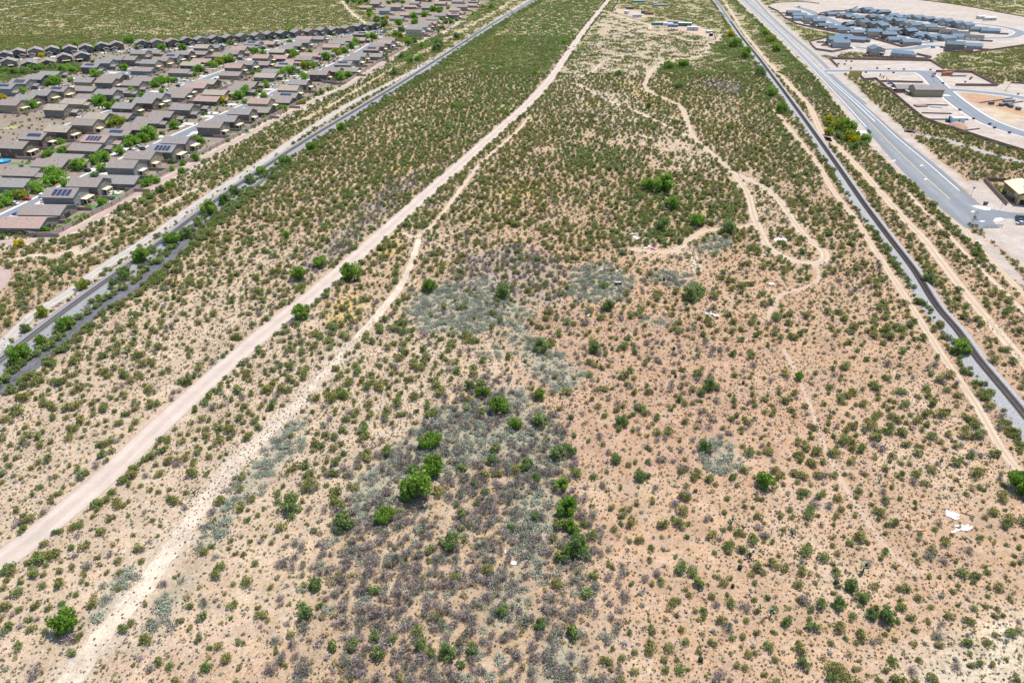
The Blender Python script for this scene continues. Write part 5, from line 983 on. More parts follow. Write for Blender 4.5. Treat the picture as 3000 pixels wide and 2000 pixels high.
CR = {k: [crown_mesh(400 + i_ * 17 + j, m) for j in range(4)] for i_, (k, m) in enumerate((('m', L_mesq), ('d', L_mesqd), ('y', L_yard), ('f', L_yellow), ('g', L_yelgrn)))}
TRK = [trunk_mesh(s) for s in range(3)]
TWORD = {'m': ('mesquite_tree', 'bright green mesquite'), 'd': ('mesquite_tree', 'dull green mesquite'), 'y': ('yard_tree', 'leafy green yard tree'), 'f': ('palo_verde_tree', 'yellow flowering palo verde'), 'g': ('palo_verde_tree', 'yellow-green palo verde')}
def tree(x, y, dia, k, label, group, hr=.8):
    t = empty(TWORD[k][0], (x, y, 0), rnd.uniform(0, 6.28)); tag(t, label, 'tree', group); r = dia / 2; h = dia * hr
    a = obj('crown', CR[k][rnd.randrange(4)], t); b = obj('trunk', TRK[rnd.randrange(3)], t); a.scale = b.scale = (r, r * rnd.uniform(.88, 1.12), h); return t
def px_per_m(py): b = (py - 1000) / F; return F * (sP + b * cP) / CAM_H
DES = [(960, 1150, 85, 'm'), (995, 1090, 60, 'm'), (988, 1030, 52, 'm'), (1145, 948, 48, 'm'), (1183, 984, 34, 'm'), (1240, 916, 34, 'm'), (888, 1045, 32, 'd'), (885, 1200, 50, 'm'), (790, 1215, 55, 'd'), (1303, 1185, 60, 'm'), (1322, 1278, 66, 'd'), (1311, 1222, 42, 'm'), (1290, 1125, 38, 'm'), (1280, 1055, 48, 'd'), (1310, 1045, 30, 'd'), (1240, 978, 40, 'd'), (1132, 1065, 30, 'd'), (1208, 1076, 34, 'd'), (1230, 1105, 28, 'd'), (1035, 1257, 52, 'd'), (1090, 1118, 24, 'd'), (1172, 1220, 26, 'd'), (1230, 1195, 24, 'd'), (1760, 1120, 48, 'm'), (1617, 1037, 34, 'd'), (1630, 897, 38, 'd'), (1430, 977, 36, 'd'), (1240, 808, 40, 'd'), (1365, 810, 36, 'd'), (1155, 685, 44, 'd'), (1590, 690, 46, 'd'), (1605, 678, 34, 'd'), (1395, 714, 34, 'd'), (668, 1170, 52, 'd'), (690, 732, 48, 'm'), (805, 644, 52, 'm'), (985, 671, 38, 'm'), (790, 914, 24, 'm'), (1110, 912, 36, 'm'), (1080, 895, 32, 'd'), (152, 1452, 72, 'm'), (1240, 1442, 36, 'd'), (1155, 1412, 34, 'd'), (967, 1492, 38, 'd'), (1025, 1512, 48, 'd'), (1085, 1502, 34, 'd'), (700, 1417, 48, 'd'), (725, 1352, 36, 'd'), (688, 643, 46, 'm'), (735, 614, 42, 'm'), (658, 547, 26, 'm'), (1955, 1355, 38, 'd'), (2038, 1428, 46, 'd'), (2000, 1417, 32, 'd'), (1930, 1397, 34, 'd'), (1980, 1382, 30, 'd'), (1525, 442, 52, 'm'), (1490, 438, 36, 'm'), (1545, 482, 38, 'm'), (1675, 538, 42, 'd'), (1600, 522, 38, 'm'), (1520, 528, 38, 'd'), (2345, 1130, 66, 'm'), (2208, 812, 44, 'm'), (1835, 872, 24, 'm'), (1415, 1062, 30, 'd'), (1470, 1102, 34, 'd'), (2135, 650, 30, 'd'), (1560, 560, 22, 'd'),
       (45, 832, 66, 'm'), (95, 792, 34, 'm'), (150, 757, 48, 'm'), (328, 605, 52, 'm'), (285, 642, 46, 'd'), (260, 655, 26, 'd'), (188, 664, 36, 'g'), (98, 727, 40, 'g'), (60, 762, 32, 'd'), (395, 562, 46, 'm'), (425, 548, 40, 'd'), (480, 492, 46, 'm'), (515, 470, 40, 'd'), (600, 402, 34, 'm'), (655, 378, 34, 'm'), (715, 345, 32, 'm'), (785, 302, 30, 'm'), (575, 422, 34, 'd'), (540, 448, 34, 'd'), (228, 690, 20, 'm'), (350, 583, 30, 'd'), (455, 518, 30, 'd'), (1420, 175, 16, 'm'), (1945, 305, 40, 'm'), (1955, 325, 34, 'g'), (1920, 300, 30, 'g'), (1900, 285, 26, 'f'), (1930, 290, 26, 'g'), (1965, 345, 24, 'd'), (1690, 110, 30, 'm'), (1680, 85, 20, 'f'), (1715, 135, 32, 'm'), (1745, 175, 30, 'd'), (1770, 98, 22, 'g'), (1782, 120, 24, 'm'), (1755, 82, 20, 'm'), (1770, 220, 30, 'm'), (1795, 260, 30, 'm'), (1535, 160, 26, 'm'), (1570, 155, 26, 'm'), (1560, 205, 22, 'd'), (1490, 250, 20, 'd'), (1010, 30, 12, 'm')]
for ox, oy, dp, k in DES:
    tx, ty = OV(ox, oy); x, y = G(tx, ty); dia = dp * 1.2755 / px_per_m(ty) * (.86 if ox < 800 and oy < 840 and ox < 1300 else 1.0); y += dia * .12
    tr = 'tall' if dia > 6 else 'middling' if dia > 3.6 else 'small'
    t_ = tree(x, y, dia, k, None, None, .82); NAMED.append((t_, x, y, '%s %s' % (tr, TWORD[k][1]), 'tree', 'trees on the desert'))
def tlist(tile, s, pts, k='y'): return [(*tile(a, b), d * s, kk) for a, b, d, kk in [(p[0], p[1], p[2], p[3] if len(p) > 3 else k) for p in pts]]
YT = tlist(R3, .2551, [(740, 365, 150), (1180, 445, 170), (1080, 480, 150), (915, 545, 190), (1190, 565, 140), (640, 670, 240), (540, 725, 190), (420, 795, 180), (235, 865, 150, 'g'), (110, 880, 150), (30, 960, 170), (1720, 195, 260), (1640, 230, 150), (1510, 265, 160), (1380, 375, 150), (565, 385, 110), (500, 405, 80), (690, 250, 90), (2240, 445, 110), (2090, 490, 90), (1960, 555, 80), (1740, 665, 100), (1600, 735, 140), (1690, 725, 110), (1180, 960, 150), (975, 1095, 100), (890, 1135, 100), (800, 1175, 110), (510, 1265, 120), (680, 1225, 80), (1080, 625, 90, 'd'), (740, 745, 150), (2300, 240, 110), (2250, 215, 100), (1460, 985, 100, 'd'), (1740, 868, 95, 'd'), (1640, 922, 70), (1840, 805, 110, 'd'), (1950, 745, 80), (2080, 585, 90), (220, 1415, 105, 'f'), (600, 1385, 90, 'd'), (1165, 1170, 80, 'd'), (800, 1330, 70, 'd'), (1360, 1010, 70, 'd'), (1750, 110, 90), (1350, 60, 200, 'g'), (2000, 80, 140)]) + \
    tlist(T1, .15306, [(1180, 455, 230), (1680, 420, 190), (1850, 430, 210), (2050, 395, 130, 'g'), (2160, 415, 100, 'g'), (790, 540, 110, 'f'), (850, 525, 80), (1450, 335, 130), (1770, 645, 90, 'g'), (1050, 1060, 250), (960, 1090, 170), (1340, 1010, 130), (1810, 910, 220), (600, 1525, 260), (1900, 1450, 350), (2060, 1530, 200), (50, 1345, 150, 'f'), (430, 1250, 190), (1000, 770, 180, 'd'), (1310, 745, 120), (1200, 810, 180), (1390, 830, 160), (650, 800, 180, 'd'), (480, 860, 220, 'd'), (760, 780, 180), (260, 880, 200, 'd'), (100, 830, 150), (560, 800, 150)]) + \
    tlist(T2, .15306, [(490, 385, 140), (660, 355, 170), (920, 330, 160), (940, 410, 170), (1260, 310, 220), (1345, 405, 170), (570, 580, 180), (225, 790, 180), (1660, 820, 190), (1570, 905, 130), (2220, 625, 200), (2040, 680, 200, 'g'), (1920, 740, 180), (820, 1100, 230), (970, 1035, 200), (1070, 1010, 150, 'g'), (1180, 1020, 140), (940, 1225, 130), (360, 1275, 220), (360, 1395, 110, 'g'), (2130, 1415, 200, 'f'), (900, 1510, 130, 'd'), (40, 1470, 170), (2260, 310, 130, 'd'), (310, 280, 160), (1270, 700, 90, 'd'), (560, 1290, 130)]) + \
    tlist(T3, .15306, [(60, 640, 220), (550, 480, 190), (725, 495, 130), (930, 190, 160, 'g'), (1080, 195, 110), (1265, 130, 190), (1590, 115, 160, 'g'), (1240, 285, 130), (1310, 530, 190), (1550, 755, 220, 'g'), (1690, 735, 140), (2120, 510, 200, 'g'), (2260, 460, 160), (1930, 600, 220), (1080, 920, 220), (1230, 865, 260), (1510, 960, 180), (2200, 970, 230), (760, 1120, 190), (390, 1250, 250), (250, 1340, 240), (660, 1205, 110), (730, 1310, 150), (1740, 1270, 110, 'd'), (1840, 1240, 120, 'd'), (1970, 1165, 90), (520, 870, 100), (640, 860, 100), (1090, 1555, 160), (370, 1420, 110), (1620, 465, 110), (2310, 920, 110)]) + \
    tlist(T4, .15306, [(90, 580, 180), (450, 560, 140), (480, 740, 160), (610, 720, 170), (270, 835, 200), (215, 900, 170), (50, 985, 160), (1100, 455, 160), (1400, 430, 150), (1390, 330, 160), (1590, 300, 180), (540, 235, 120), (540, 300, 110), (875, 345, 110, 'f'), (800, 385, 110, 'd'), (670, 400, 140, 'd'), (820, 490, 170, 'd'), (1740, 195, 180), (1880, 205, 160), (1170, 580, 160, 'd'), (1130, 705, 120, 'g'), (1040, 665, 100), (1290, 850, 160), (1250, 770, 100), (1390, 790, 130, 'd'), (1910, 375, 100), (2000, 435, 110, 'd'), (2110, 440, 130), (2210, 385, 100, 'd'), (1945, 555, 110, 'g'), (1850, 600, 90), (860, 1100, 90, 'd'), (1040, 1125, 70, 'f'), (1860, 860, 180, 'd'), (1820, 950, 190, 'd'), (1310, 1180, 160), (1450, 1140, 130), (1150, 1090, 130, 'd'), (1010, 1400, 180, 'd'), (1540, 890, 130), (360, 60, 120), (240, 40, 140, 'd'), (120, 50, 130), (470, 30, 110, 'd'), (900, 60, 100, 'd'), (1180, 50, 100), (1700, 20, 110, 'd'), (2050, 155, 80), (1000, 40, 80, 'd'), (130, 1440, 160)]) + \
    tlist(RT, .2551, [(730, 165, 50), (940, 90, 70), (370, 320, 60, 'g'), (840, 80, 50, 'g'), (270, 120, 100), (170, 180, 90), (340, 520, 110, 'd'), (540, 430, 90, 'd'), (320, 570, 110, 'd'), (1780, 490, 70), (1440, 840, 55), (1110, 1290, 80), (510, 1210, 70)]) + \
    tlist(RR, .3189, [(900, 1280, 90), (700, 1200, 90, 'g'), (780, 1290, 90, 'f'), (650, 1250, 80, 'd'), (560, 1220, 80, 'g'), (560, 1140, 60)])
YARDT = {}
for i_, (hx, hy, rz_, D_, W_, kd_, st_) in enumerate(HOUSES):
    if hx < 60 and rnd.random() < .42:
        e_ = D_ / 2 + (5.5 if kd_ in 'PG' else 4.5); f_ = rnd.choice((-1, 1)) * W_ * .42; tx_, ty_ = inv(hx + math.cos(rz_) * e_ - math.sin(rz_) * f_, hy + math.sin(rz_) * e_ + math.cos(rz_) * f_, 1.6)
        YT.append((tx_, ty_, rnd.uniform(2.2, 4.6) * px_per_m(ty_), rnd.choice('yyyydg')))
for i_, (tx, ty, dp, k) in enumerate(YT):
    x, y = G(tx, ty, 1.6); dia = min(dp / px_per_m(ty) * 1.12, 13)
    inn = sdist(np.array([x]), np.array([y]), NBH)[0] > 0; inn2 = sdist(np.array([x]), np.array([y]), NBH2)[0] > 0
    t_ = tree(x, y, dia, k, None, None, .62 if inn or inn2 else .75); hd = min(range(len(HOUSES)), key=lambda q: math.hypot(HOUSES[q][0] - x, HOUSES[q][1] - y)); hx, hy = HOUSES[hd][:2]; dist_ = math.hypot(hx - x, hy - y)
    if dist_ > 40: NAMED.append((t_, x, y, 'small %s' % TWORD[k][1].replace('yard tree', 'tree'), 'tree', 'trees on the desert')); continue
    qx, qy = inv(hx, hy); pxx, pyy = inv(x, y); side = ('right of' if pxx > qx else 'left of') if abs(pxx - qx) > abs(pyy - qy) * 1.3 else ('below' if pyy > qy else 'above')
    YARDT.setdefault((TWORD[k][1].replace('leafy green yard tree', 'green tree').replace(' flowering', ''), side, SHORT[hd]), []).append((dia, t_))
for (w_, side, sh), L_ in YARDT.items():
    L_.sort(key=lambda q: -q[0])
    for j, (d_, t_) in enumerate(L_):
        pre = '' if len(L_) == 1 else 'bigger ' if j == 0 else 'smaller ' if j == 1 else 'third-biggest ' if j == 2 else BIGORD[j] + '-biggest '
        tag(t_, '%s%s %s %s' % (pre, w_, side, sh), 'tree', 'trees of the housing estates')

# cacti, dead stalks
def cholla_mesh(seed):
    rs = random.Random(seed); b = MB(); V0 = Vector((0, 0, 0)); b.cyl(V0, (0, 0, .9), .11, .09, 6, 0)
    for k in range(9):
        t = rs.uniform(0, 6.28); z = rs.uniform(.5, .9); e = Vector((.55 * math.cos(t), .55 * math.sin(t), z + rs.uniform(.2, .7))); b.cyl((0, 0, z), e, .07, .07, 6, 0)
        for j in range(3): b.cyl(e, e + Vector((rs.uniform(-.25, .25), rs.uniform(-.25, .25), rs.uniform(.1, .35))), .07, .05, 5, 1)
    return b.mesh('cholla_cactus', [L_dark, L_chol])
CH = [cholla_mesh(s) for s in range(3)]
CHP = [(2528, 1672, 1.6, 'large white-tipped cholla standing alone on the bare soil at lower right'), (2322, 1566, 1.2, 'pale-topped cholla between creosote bushes, left of the tallest one'), (2142, 1535, 1.2, 'upper of the two pale chollas at the left end of the lower right slope'), (2196, 1632, 1.5, 'dark spreading cholla with bare crooked arms'), (2176, 1552, 1.0, 'small dark cholla just below the upper pale one'), (2574, 1412, 1.0, 'small white-tipped cholla high on the right slope'), (2197, 1740, .9, 'small dark cholla low on the right slope'), (2257, 1805, 1.2, 'pale cholla near the bottom edge on the right slope'), (2225, 1790, 1.2, 'bushy dark cholla near the bottom edge'), (398, 1000, 1.6, 'big pale-green prickly clump on the left field, right one of the pair'), (375, 1045, 1.7, 'big pale-green prickly clump on the left field, lower one'), (387, 945, 1.5, 'pale cholla with black arms on the left field'), (70, 1228, 1.0, 'pale cholla near the left edge'), (12, 1388, 1.0, 'pale prickly clump at the very left edge'), (570, 1450, 1.2, 'slender pale cholla beside the sandy wash'), (1822, 748, 1.4, 'dark prickly clump left of the dumped rubbish'), (1848, 778, 1.2, 'round prickly clump below the dumped rubbish'), (2430, 1215, 1.3, 'cholla near the top of the right slope')]
for x_, y_, s_, lb in CHP:
    x, y = G(x_, y_); o = obj('cholla_cactus', CH[rnd.randrange(3)], loc=(x, y, 0), rot=(0, 0, rnd.uniform(0, 6))); o.scale = (s_, s_, s_); tag(o, lb, 'cactus')
barrel = MB(); 
for j, (r_, z_) in enumerate(((.30, 0), (.38, .25), (.36, .55), (.22, .78))):
    pass
barrel.cyl((0, 0, 0), (0, 0, .25), .30, .38, 10).cyl((0, 0, .25), (0, 0, .55), .38, .36, 10, cap=False).cyl((0, 0, .55), (0, 0, .80), .36, .16, 10)
bm_ = barrel.mesh('barrel_cactus', [L_dark])
for x_, y_ in ((2449, 1709), (2865, 1691), (1974, 1024), (1979, 1105), (2177, 1125), (1749, 1063), (1798, 892), (1945, 822), (2052, 1934), (2167, 1665), (2146, 1719)):
    x, y = G(x_, y_); o = obj('barrel_cactus', bm_, loc=(x, y, 0)); s_ = rnd.uniform(1.0, 1.4); o.scale = (s_, s_, s_ * 1.2); NAMED.append((o, x, y, 'squat dark barrel cactus', 'cactus', 'dark barrel cacti'))
st_ = MB().cyl((0, 0, 0), (.05, .03, 1.0), .11, .06, 6).mesh('dead_stalk', [M_bark])
for x_, y_ in ((2513, 900), (2537, 950), (2607, 1083), (2623, 1110), (2593, 1050), (2754, 1362), (2880, 780), (2896, 790), (2440, 1130), (2960, 890), (2900, 1350), (2700, 1240), (2560, 1290)):
    x, y = G(x_, y_); o = obj('dead_stalk', st_, loc=(x, y, 0), rot=(0, 0, rnd.uniform(0, 6))); o.scale = (1, 1, rnd.uniform(1.6, 2.4)); NAMED.append((o, x, y, 'thin dark dead stalk', 'stalk', 'dark dead stalks'))
tw = [plant_mesh('dead_tree', 330 + k, 30, 1.6, 2.4, .07, L_grey, 34, M_bark, dome(1.6, 2.4, .1, 5), w=.06) for k in range(2)]
for x_, y_ in ((1150, 1660), (1190, 1640), (1075, 1730), (1170, 1770), (1300, 1720), (1005, 1700), (1290, 1800), (1240, 1560), (755, 915), (1930, 860), (2850, 1280), (2080, 1330), (2800, 1130)):
    x, y = G(x_, y_); o = obj('dead_tree', tw[rnd.randrange(2)], loc=(x, y, 0), rot=(0, 0, rnd.uniform(0, 6))); s_ = rnd.uniform(.8, 1.2); o.scale = (s_, s_, s_); NAMED.append((o, x, y, 'bare dark dead tree', 'tree', 'bare dead trees'))
name_by_place(NAMED)

# ------------------------------------------------------------------ vehicles
CARC = {'white': (.68, .68, .68), 'silver': (.42, .43, .44), 'dark grey': (.06, .065, .07), 'black': (.02, .02, .022), 'blue': (.03, .08, .30), 'red': (.35, .03, .03), 'purple': (.14, .03, .10), 'teal': (.05, .26, .27), 'light blue': (.25, .38, .48)}
def paint_mat(k): return mat('car_paint_' + k.replace(' ', '_'), CARC[k], .3, .03, .5, spec=.5)
m_tyre = mat('tyre_rubber', (.02, .02, .02), .9); m_lamp = mat('head_lamp', (.7, .7, .68), .3)
def car_meshes(kind):
    L_, H1, H2 = {'sedan': (4.6, .85, 1.42), 'suv': (4.7, 1.0, 1.75), 'pickup': (5.5, 1.0, 1.8)}[kind]; w = .92
    prof = [(-L_ / 2, .35), (-L_ / 2, H1 * .92), (-L_ / 2 + .15, H1), (L_ / 2 - 1.2, H1), (L_ / 2 - .1, H1 * .8), (L_ / 2, .6), (L_ / 2, .35)]
    b = MB().prism(prof, -w, w, 'y')
    cb = {'sedan': (-1.55, -1.0, .55, 1.15), 'suv': (-2.15, -1.95, .55, 1.15), 'pickup': (-.35, -.2, 1.0, 1.6)}[kind]
    g = MB().add([(cb[0], -.84, H1 + .002), (cb[3], -.84, H1 + .002), (cb[3], .84, H1 + .002), (cb[0], .84, H1 + .002), (cb[1], -.7, H2 - .06), (cb[2], -.7, H2 - .06), (cb[2], .7, H2 - .06), (cb[1], .7, H2 - .06)], [(4, 5, 6, 7), (0, 1, 5, 4), (1, 2, 6, 5), (2, 3, 7, 6), (3, 0, 4, 7)])
    r = MB().box(cb[1] - .05, cb[2] + .05, -.74, .74, H2 - .058, H2)
    if kind == 'pickup': b.box(-L_ / 2 + .1, -.45, -w + .1, w - .1, H1 + .004, H1 + .02, 0)
    return b.mesh('body'), g.mesh('windows', [m_glass]), r.mesh('roof'), L_
CM = {k: car_meshes(k) for k in ('sedan', 'suv', 'pickup')}
wh_me = MB().cyl((0, -.11, 0), (0, .11, 0), .34, n=12).mesh('wheel', [m_tyre]); hl_me = MB().box(-.03, .03, -.17, .17, -.08, .08).mesh('headlight', [m_lamp])
def car(px, py, kind, colr, rz, where, z=0.05):
    x, y = G(px, py, .8); t = empty(kind if kind == 'pickup' else 'parked_car', (x, y, z), rz); tag(t, '%s %s %s' % (colr, {'sedan': 'saloon car', 'suv': 'sport utility car', 'pickup': 'pickup truck'}[kind], where), 'car' if kind != 'pickup' else 'pickup', 'parked vehicles')
    bm, gm, rm_, L_ = CM[kind]; obj('body', bm, t, paint_mat(colr)); obj('windows', gm, t); obj('roof', rm_, t, paint_mat(colr))
    for sx in (-1, 1):
        for sy in (-1, 1): obj('wheel', wh_me, t, loc=(sx * L_ * .3, sy * .84, .34))
        obj('headlight', hl_me, t, loc=(L_ / 2, sx * .62, .72))
    return t
def azp(px, py, off=0): return math.pi / 2 - az_left(G(px, py)[1]) + off
for tile, a, b2, kd, cl_, off, wh in ((R3, 485, 868, 'suv', 'white', .2, 'parked behind the nearest solar house, upper of two'), (R3, 507, 925, 'suv', 'white', .2, 'parked behind the nearest solar house, lower of two'), (R3, 190, 1078, 'sedan', 'blue', 1.4, 'in the street by the lower left one-storey house'), (R3, 158, 957, 'sedan', 'white', 1.5, 'under trees at the left end of the near street'), (R3, 302, 908, 'sedan', 'red', 1.5, 'half hidden by street trees at the near left'),
    (R3, 1632, 332, 'suv', 'dark grey', 1.2, 'on a driveway by the near solar roofs'), (R3, 1500, 347, 'sedan', 'black', 1.2, 'parked left of the dark grey one on the driveway'), (R3, 1588, 303, 'sedan', 'silver', 1.2, 'parked above the dark grey one on the driveway'), (R3, 1000, 582, 'suv', 'black', 1.3, 'under the big street tree of the second row'), (T1, 1842, 528, 'suv', 'silver', 1.1, 'in the street below the back row'), (T1, 2230, 478, 'suv', 'white', 1.0, 'in the street near the gap of the back row'),
    (T1, 1300, 1092, 'suv', 'white', .6, 'on the pale driveway by the tan house'), (T2, 75, 470, 'pickup', 'white', 1.0, 'with its trailer at the bend of the back street'), (T2, 880, 548, 'sedan', 'blue', .8, 'under a dark tree in the back street'), (T2, 2055, 335, 'pickup', 'white', .6, 'beside the white boat in the back street'), (T2, 960, 1142, 'suv', 'black', .7, 'under street trees at the middle crossing, left one'), (T2, 1245, 1120, 'suv', 'black', 1.2, 'under street trees at the middle crossing, right one'), (T2, 1050, 1195, 'sedan', 'white', 1.2, 'in the driveway below the middle crossing'),
    (T2, 1790, 868, 'suv', 'black', 1.2, 'beside the tree left of the palm trees'), (T2, 310, 490, 'suv', 'dark grey', 1.2, 'left of the second-row front near the back street'), (T3, 940, 348, 'suv', 'white', .9, 'on its own white drive in the far street'), (T3, 275, 610, 'suv', 'black', 1.3, 'parked side by side with a silver car'), (T3, 340, 620, 'sedan', 'silver', 1.3, 'parked side by side with a black car'), (T3, 1780, 730, 'suv', 'purple', 1.0, 'near the yellow-green tree of the far street'), (T3, 1820, 775, 'sedan', 'teal', .2, 'in the far street below the purple car'),
    (T3, 2092, 643, 'suv', 'blue', .2, 'at the kerb in the far street under a big tree'), (T3, 1440, 868, 'suv', 'dark grey', 1.3, 'right of the big pair of trees'), (T3, 1340, 962, 'pickup', 'white', 1.2, 'beneath the big pair of trees'), (T4, 822, 602, 'sedan', 'dark grey', 1.3, 'at the junction past the back row'), (T4, 690, 585, 'suv', 'white', 1.1, 'left of the pair beside the last back-row house'), (T4, 735, 582, 'suv', 'white', 1.1, 'right of the pair beside the last back-row house')):
    q = tile(a, b2); car(*q, kd, cl_, azp(*q, off), wh)
for tile, a, b2, kd, cl_, rz, wh in ((Q2, 652, 478, 'suv', 'dark grey', .3, 'left of three before the blue-roofed houses'), (Q2, 684, 484, 'suv', 'white', .2, 'middle of three before the blue-roofed houses'), (Q2, 760, 497, 'suv', 'blue', .4, 'right of three before the blue-roofed houses'), (Q2, 778, 577, 'suv', 'teal', .1, 'driving on the new street'), (Q2, 896, 577, 'suv', 'black', .2, 'by the big taupe house on the new street'), (Q1, 1672, 1027, 'suv', 'teal', .3, 'beside the pale corner house'), (Q4, 672, 243, 'pickup', 'blue', -.6, 'at the car park by the feather flags'), (Q1, 472, 82, 'pickup', 'dark grey', .1, 'at the top cul-de-sac')):
    q = tile(a, b2); car(*q, kd, cl_, rz, wh)
car(2991, 636, 'suv', 'dark grey', .05, 'upper of two at the right edge of the dead-end road'); car(2991, 643, 'sedan', 'black', .05, 'lower of two at the right edge of the dead-end road'); car(2993, 652, 'sedan', 'silver', .05, 'at the right edge on the bare dirt below the road')
# boat on a trailer in the back street
x, y = G(*T2(2110, 372)); t = empty('boat', (x, y, .5), azp(*T2(2110, 372), 1.1)); tag(t, 'long white boat on a trailer in the back street', 'boat')
obj('hull', MB().add([(-4, -1.2, .1), (2.4, -1.2, .1), (4.4, 0, .5), (2.4, 1.2, .1), (-4, 1.2, .1), (-4, -1.3, 1.2), (2.4, -1.3, 1.3), (4.8, 0, 1.5), (2.4, 1.3, 1.3), (-4, 1.3, 1.2)], [(4, 3, 2, 1, 0), (5, 6, 7, 8, 9), (0, 1, 6, 5), (1, 2, 7, 6), (2, 3, 8, 7), (3, 4, 9, 8), (4, 0, 5, 9)]).mesh('hull', [paint_mat('white')]), t); obj('cabin', MB().box(-1, 1.2, -.8, .8, 1.32, 2.3).mesh('cabin', [paint_mat('white')]), t); obj('stripe', MB().box(-4.02, 2.3, -1.31, -1.305, .6, .8).mesh('stripe', [paint_mat('teal')]), t)
for sy in (-1, 1): obj('wheel', wh_me, t, loc=(-1.5, sy * 1.0, -.16))

# ------------------------------------------------------------------ homestead at the top centre
def shed(name, px, py, L_, w, h, wall, roofc, label, cat, rz=.0, rise=.5, wins=2, wheels=False):
    x, y = G(px, py, h / 2); z0 = .55 if wheels else 0; t = empty(name, (x, y, z0), rz); tag(t, label, cat)
    obj('wall', MB().prism([(-w / 2, 0), (w / 2, 0), (w / 2, h), (0, h + rise), (-w / 2, h)], -L_ / 2, L_ / 2, 'x').mesh('wall', [mat('siding_%d' % (hash(wall) % 9999), wall, .8, .08, 1)]), t)
    obj('roof', roof_part(-L_ / 2, L_ / 2, w, h + .02, h + rise + .02, .2, .1).mesh('roof', [mat('sheet_roof_%d' % (hash(roofc) % 9999), roofc, .6, .08, 1)]), t)
    for k in range(wins): obj('window', win_mesh(1.2, .9), t, loc=((k + .5) / wins * L_ - L_ / 2, -w / 2, h * .6), rot=(0, 0, -math.pi / 2))
    obj('door', MB().box(-.45, .45, -.04, 0, .02, 2.0).mesh('door', [m_dark]), t, loc=(L_ * .05, -w / 2, 0))
    if wheels:
        for sx in (-.9, .9): obj('wheel', MB().cyl((0, -w / 2 + .1, 0), (0, w / 2 - .1, 0), .38, n=10).mesh('wheel', [m_tyre]), t, loc=(sx, 0, -.17))
    return t
def cp(a, b): return CP(a, b)
for nm, (px, py), L_, w, h, wc, rc, lb, ct, rz, wn, wh in (
    ('shed', cp(415, 14), 21, 9, 3.2, (.12, .26, .26), (.66, .68, .66), 'green-walled building with a white roof at the very top edge', 'shed', .05, 3, False), ('shed', cp(595, 44), 8, 6, 3, (.18, .22, .26), (.20, .25, .30), 'small blue-grey shed beside the long low one', 'shed', 0, 1, False), ('shed', cp(650, 60), 22, 5, 2.4, (.20, .22, .24), (.24, .28, .31), 'long low grey shed near the top edge', 'shed', .0, 3, False),
    ('travel_trailer', cp(158, 104), 6, 2.5, 2.6, (.42, .44, .46), (.5, .52, .54), 'small grey camping trailer at the left corner of the fenced yard', 'trailer', 1.3, 1, True), ('travel_trailer', cp(282, 140), 9, 3, 3.4, (.55, .57, .57), (.50, .60, .60), 'white box trailer in the middle of the fenced dirt yard', 'trailer', -1.1, 1, True), ('cargo_trailer', cp(320, 96), 13, 3, 2.6, (.07, .085, .06), (.06, .07, .05), 'dark rusty flat trailer at the back of the fenced yard', 'trailer', -.1, 0, True),
    ('travel_trailer', cp(398, 178), 13, 3.6, 3.2, (.45, .48, .55), (.55, .58, .66), 'white and grey trailer by the fence of the dirt yard', 'trailer', .05, 2, True), ('cargo_trailer', cp(475, 140), 9, 3.4, 3.2, (.06, .08, .06), (.10, .12, .09), 'dark green box wagon beside the rust-brown one', 'wagon', -.15, 0, True), ('cargo_trailer', cp(530, 153), 13, 3.4, 3, (.20, .11, .06), (.24, .14, .08), 'rust-brown wagon at the right end of the dirt yard', 'wagon', -.1, 0, True),
    ('mobile_home', cp(620, 262), 15, 4.5, 3, (.08, .20, .16), (.22, .36, .32), 'green mobile home at the left end of the homestead', 'mobile home', -.1, 2, False), ('mobile_home', cp(738, 268), 12, 4.4, 3.2, (.50, .51, .52), (.62, .63, .64), 'white mobile home next to the blue one', 'mobile home', -.25, 2, False), ('mobile_home', cp(790, 282), 13, 4.4, 3.2, (.10, .20, .38), (.28, .38, .52), 'blue mobile home in the middle of the homestead', 'mobile home', -.3, 2, False),
    ('cabin', cp(805, 246), 19, 11, 3, (.22, .15, .10), (.25, .175, .125), 'low cabin with a broad brown roof behind the blue mobile home', 'cabin', -.2, 2, False), ('cabin', cp(920, 268), 17, 8, 4, (.06, .15, .09), (.60, .62, .58), 'dark green cabin with a pale roof among trees', 'cabin', -.2, 2, False), ('travel_trailer', cp(1005, 316), 14, 4.6, 3.8, (.48, .47, .52), (.66, .67, .68), 'tall white trailer standing alone at the right of the homestead', 'trailer', -.15, 2, True), ('shed', cp(1185, 351), 7, 4, 2.4, (.30, .33, .33), (.55, .58, .56), 'small pale shed beside the black water tank', 'shed', .1, 1, False),
    ('site_office', Q3(778, 232), 12, 5, 3.5, (.45, .42, .37), (.58, .57, .54), 'left one of two pale site boxes on the graded land', 'site office', .3, 1, False), ('site_office', Q3(893, 250), 17, 5, 3.6, (.48, .45, .39), (.60, .58, .55), 'right one of two pale site boxes on the graded land', 'site office', .05, 2, False)):
    shed(nm, px, py, L_, w, h, wc, rc, lb, ct, rz, .35 if 'trailer' in nm or 'home' in nm else .6, wn, wh)
x, y = G(*cp(1205, 396)); t = empty('water_tank', (x, y, 0)); tag(t, 'black round water tank at the right end of the homestead', 'tank'); obj('drum', MB().cyl((0, 0, 0), (0, 0, 3.2), 2.3, n=16).mesh('drum', [m_tyre]), t); obj('lid', MB().cyl((0, 0, 3.202), (0, 0, 3.7), 2.2, .6, n=16).mesh('lid', [mat('tank_lid', (.45, .47, .48))]), t)
m_wood = mat('weathered_post', (.10, .085, .065), .95, .2)
m_wire = mat('fence_mesh', (.09, .10, .07), .9)
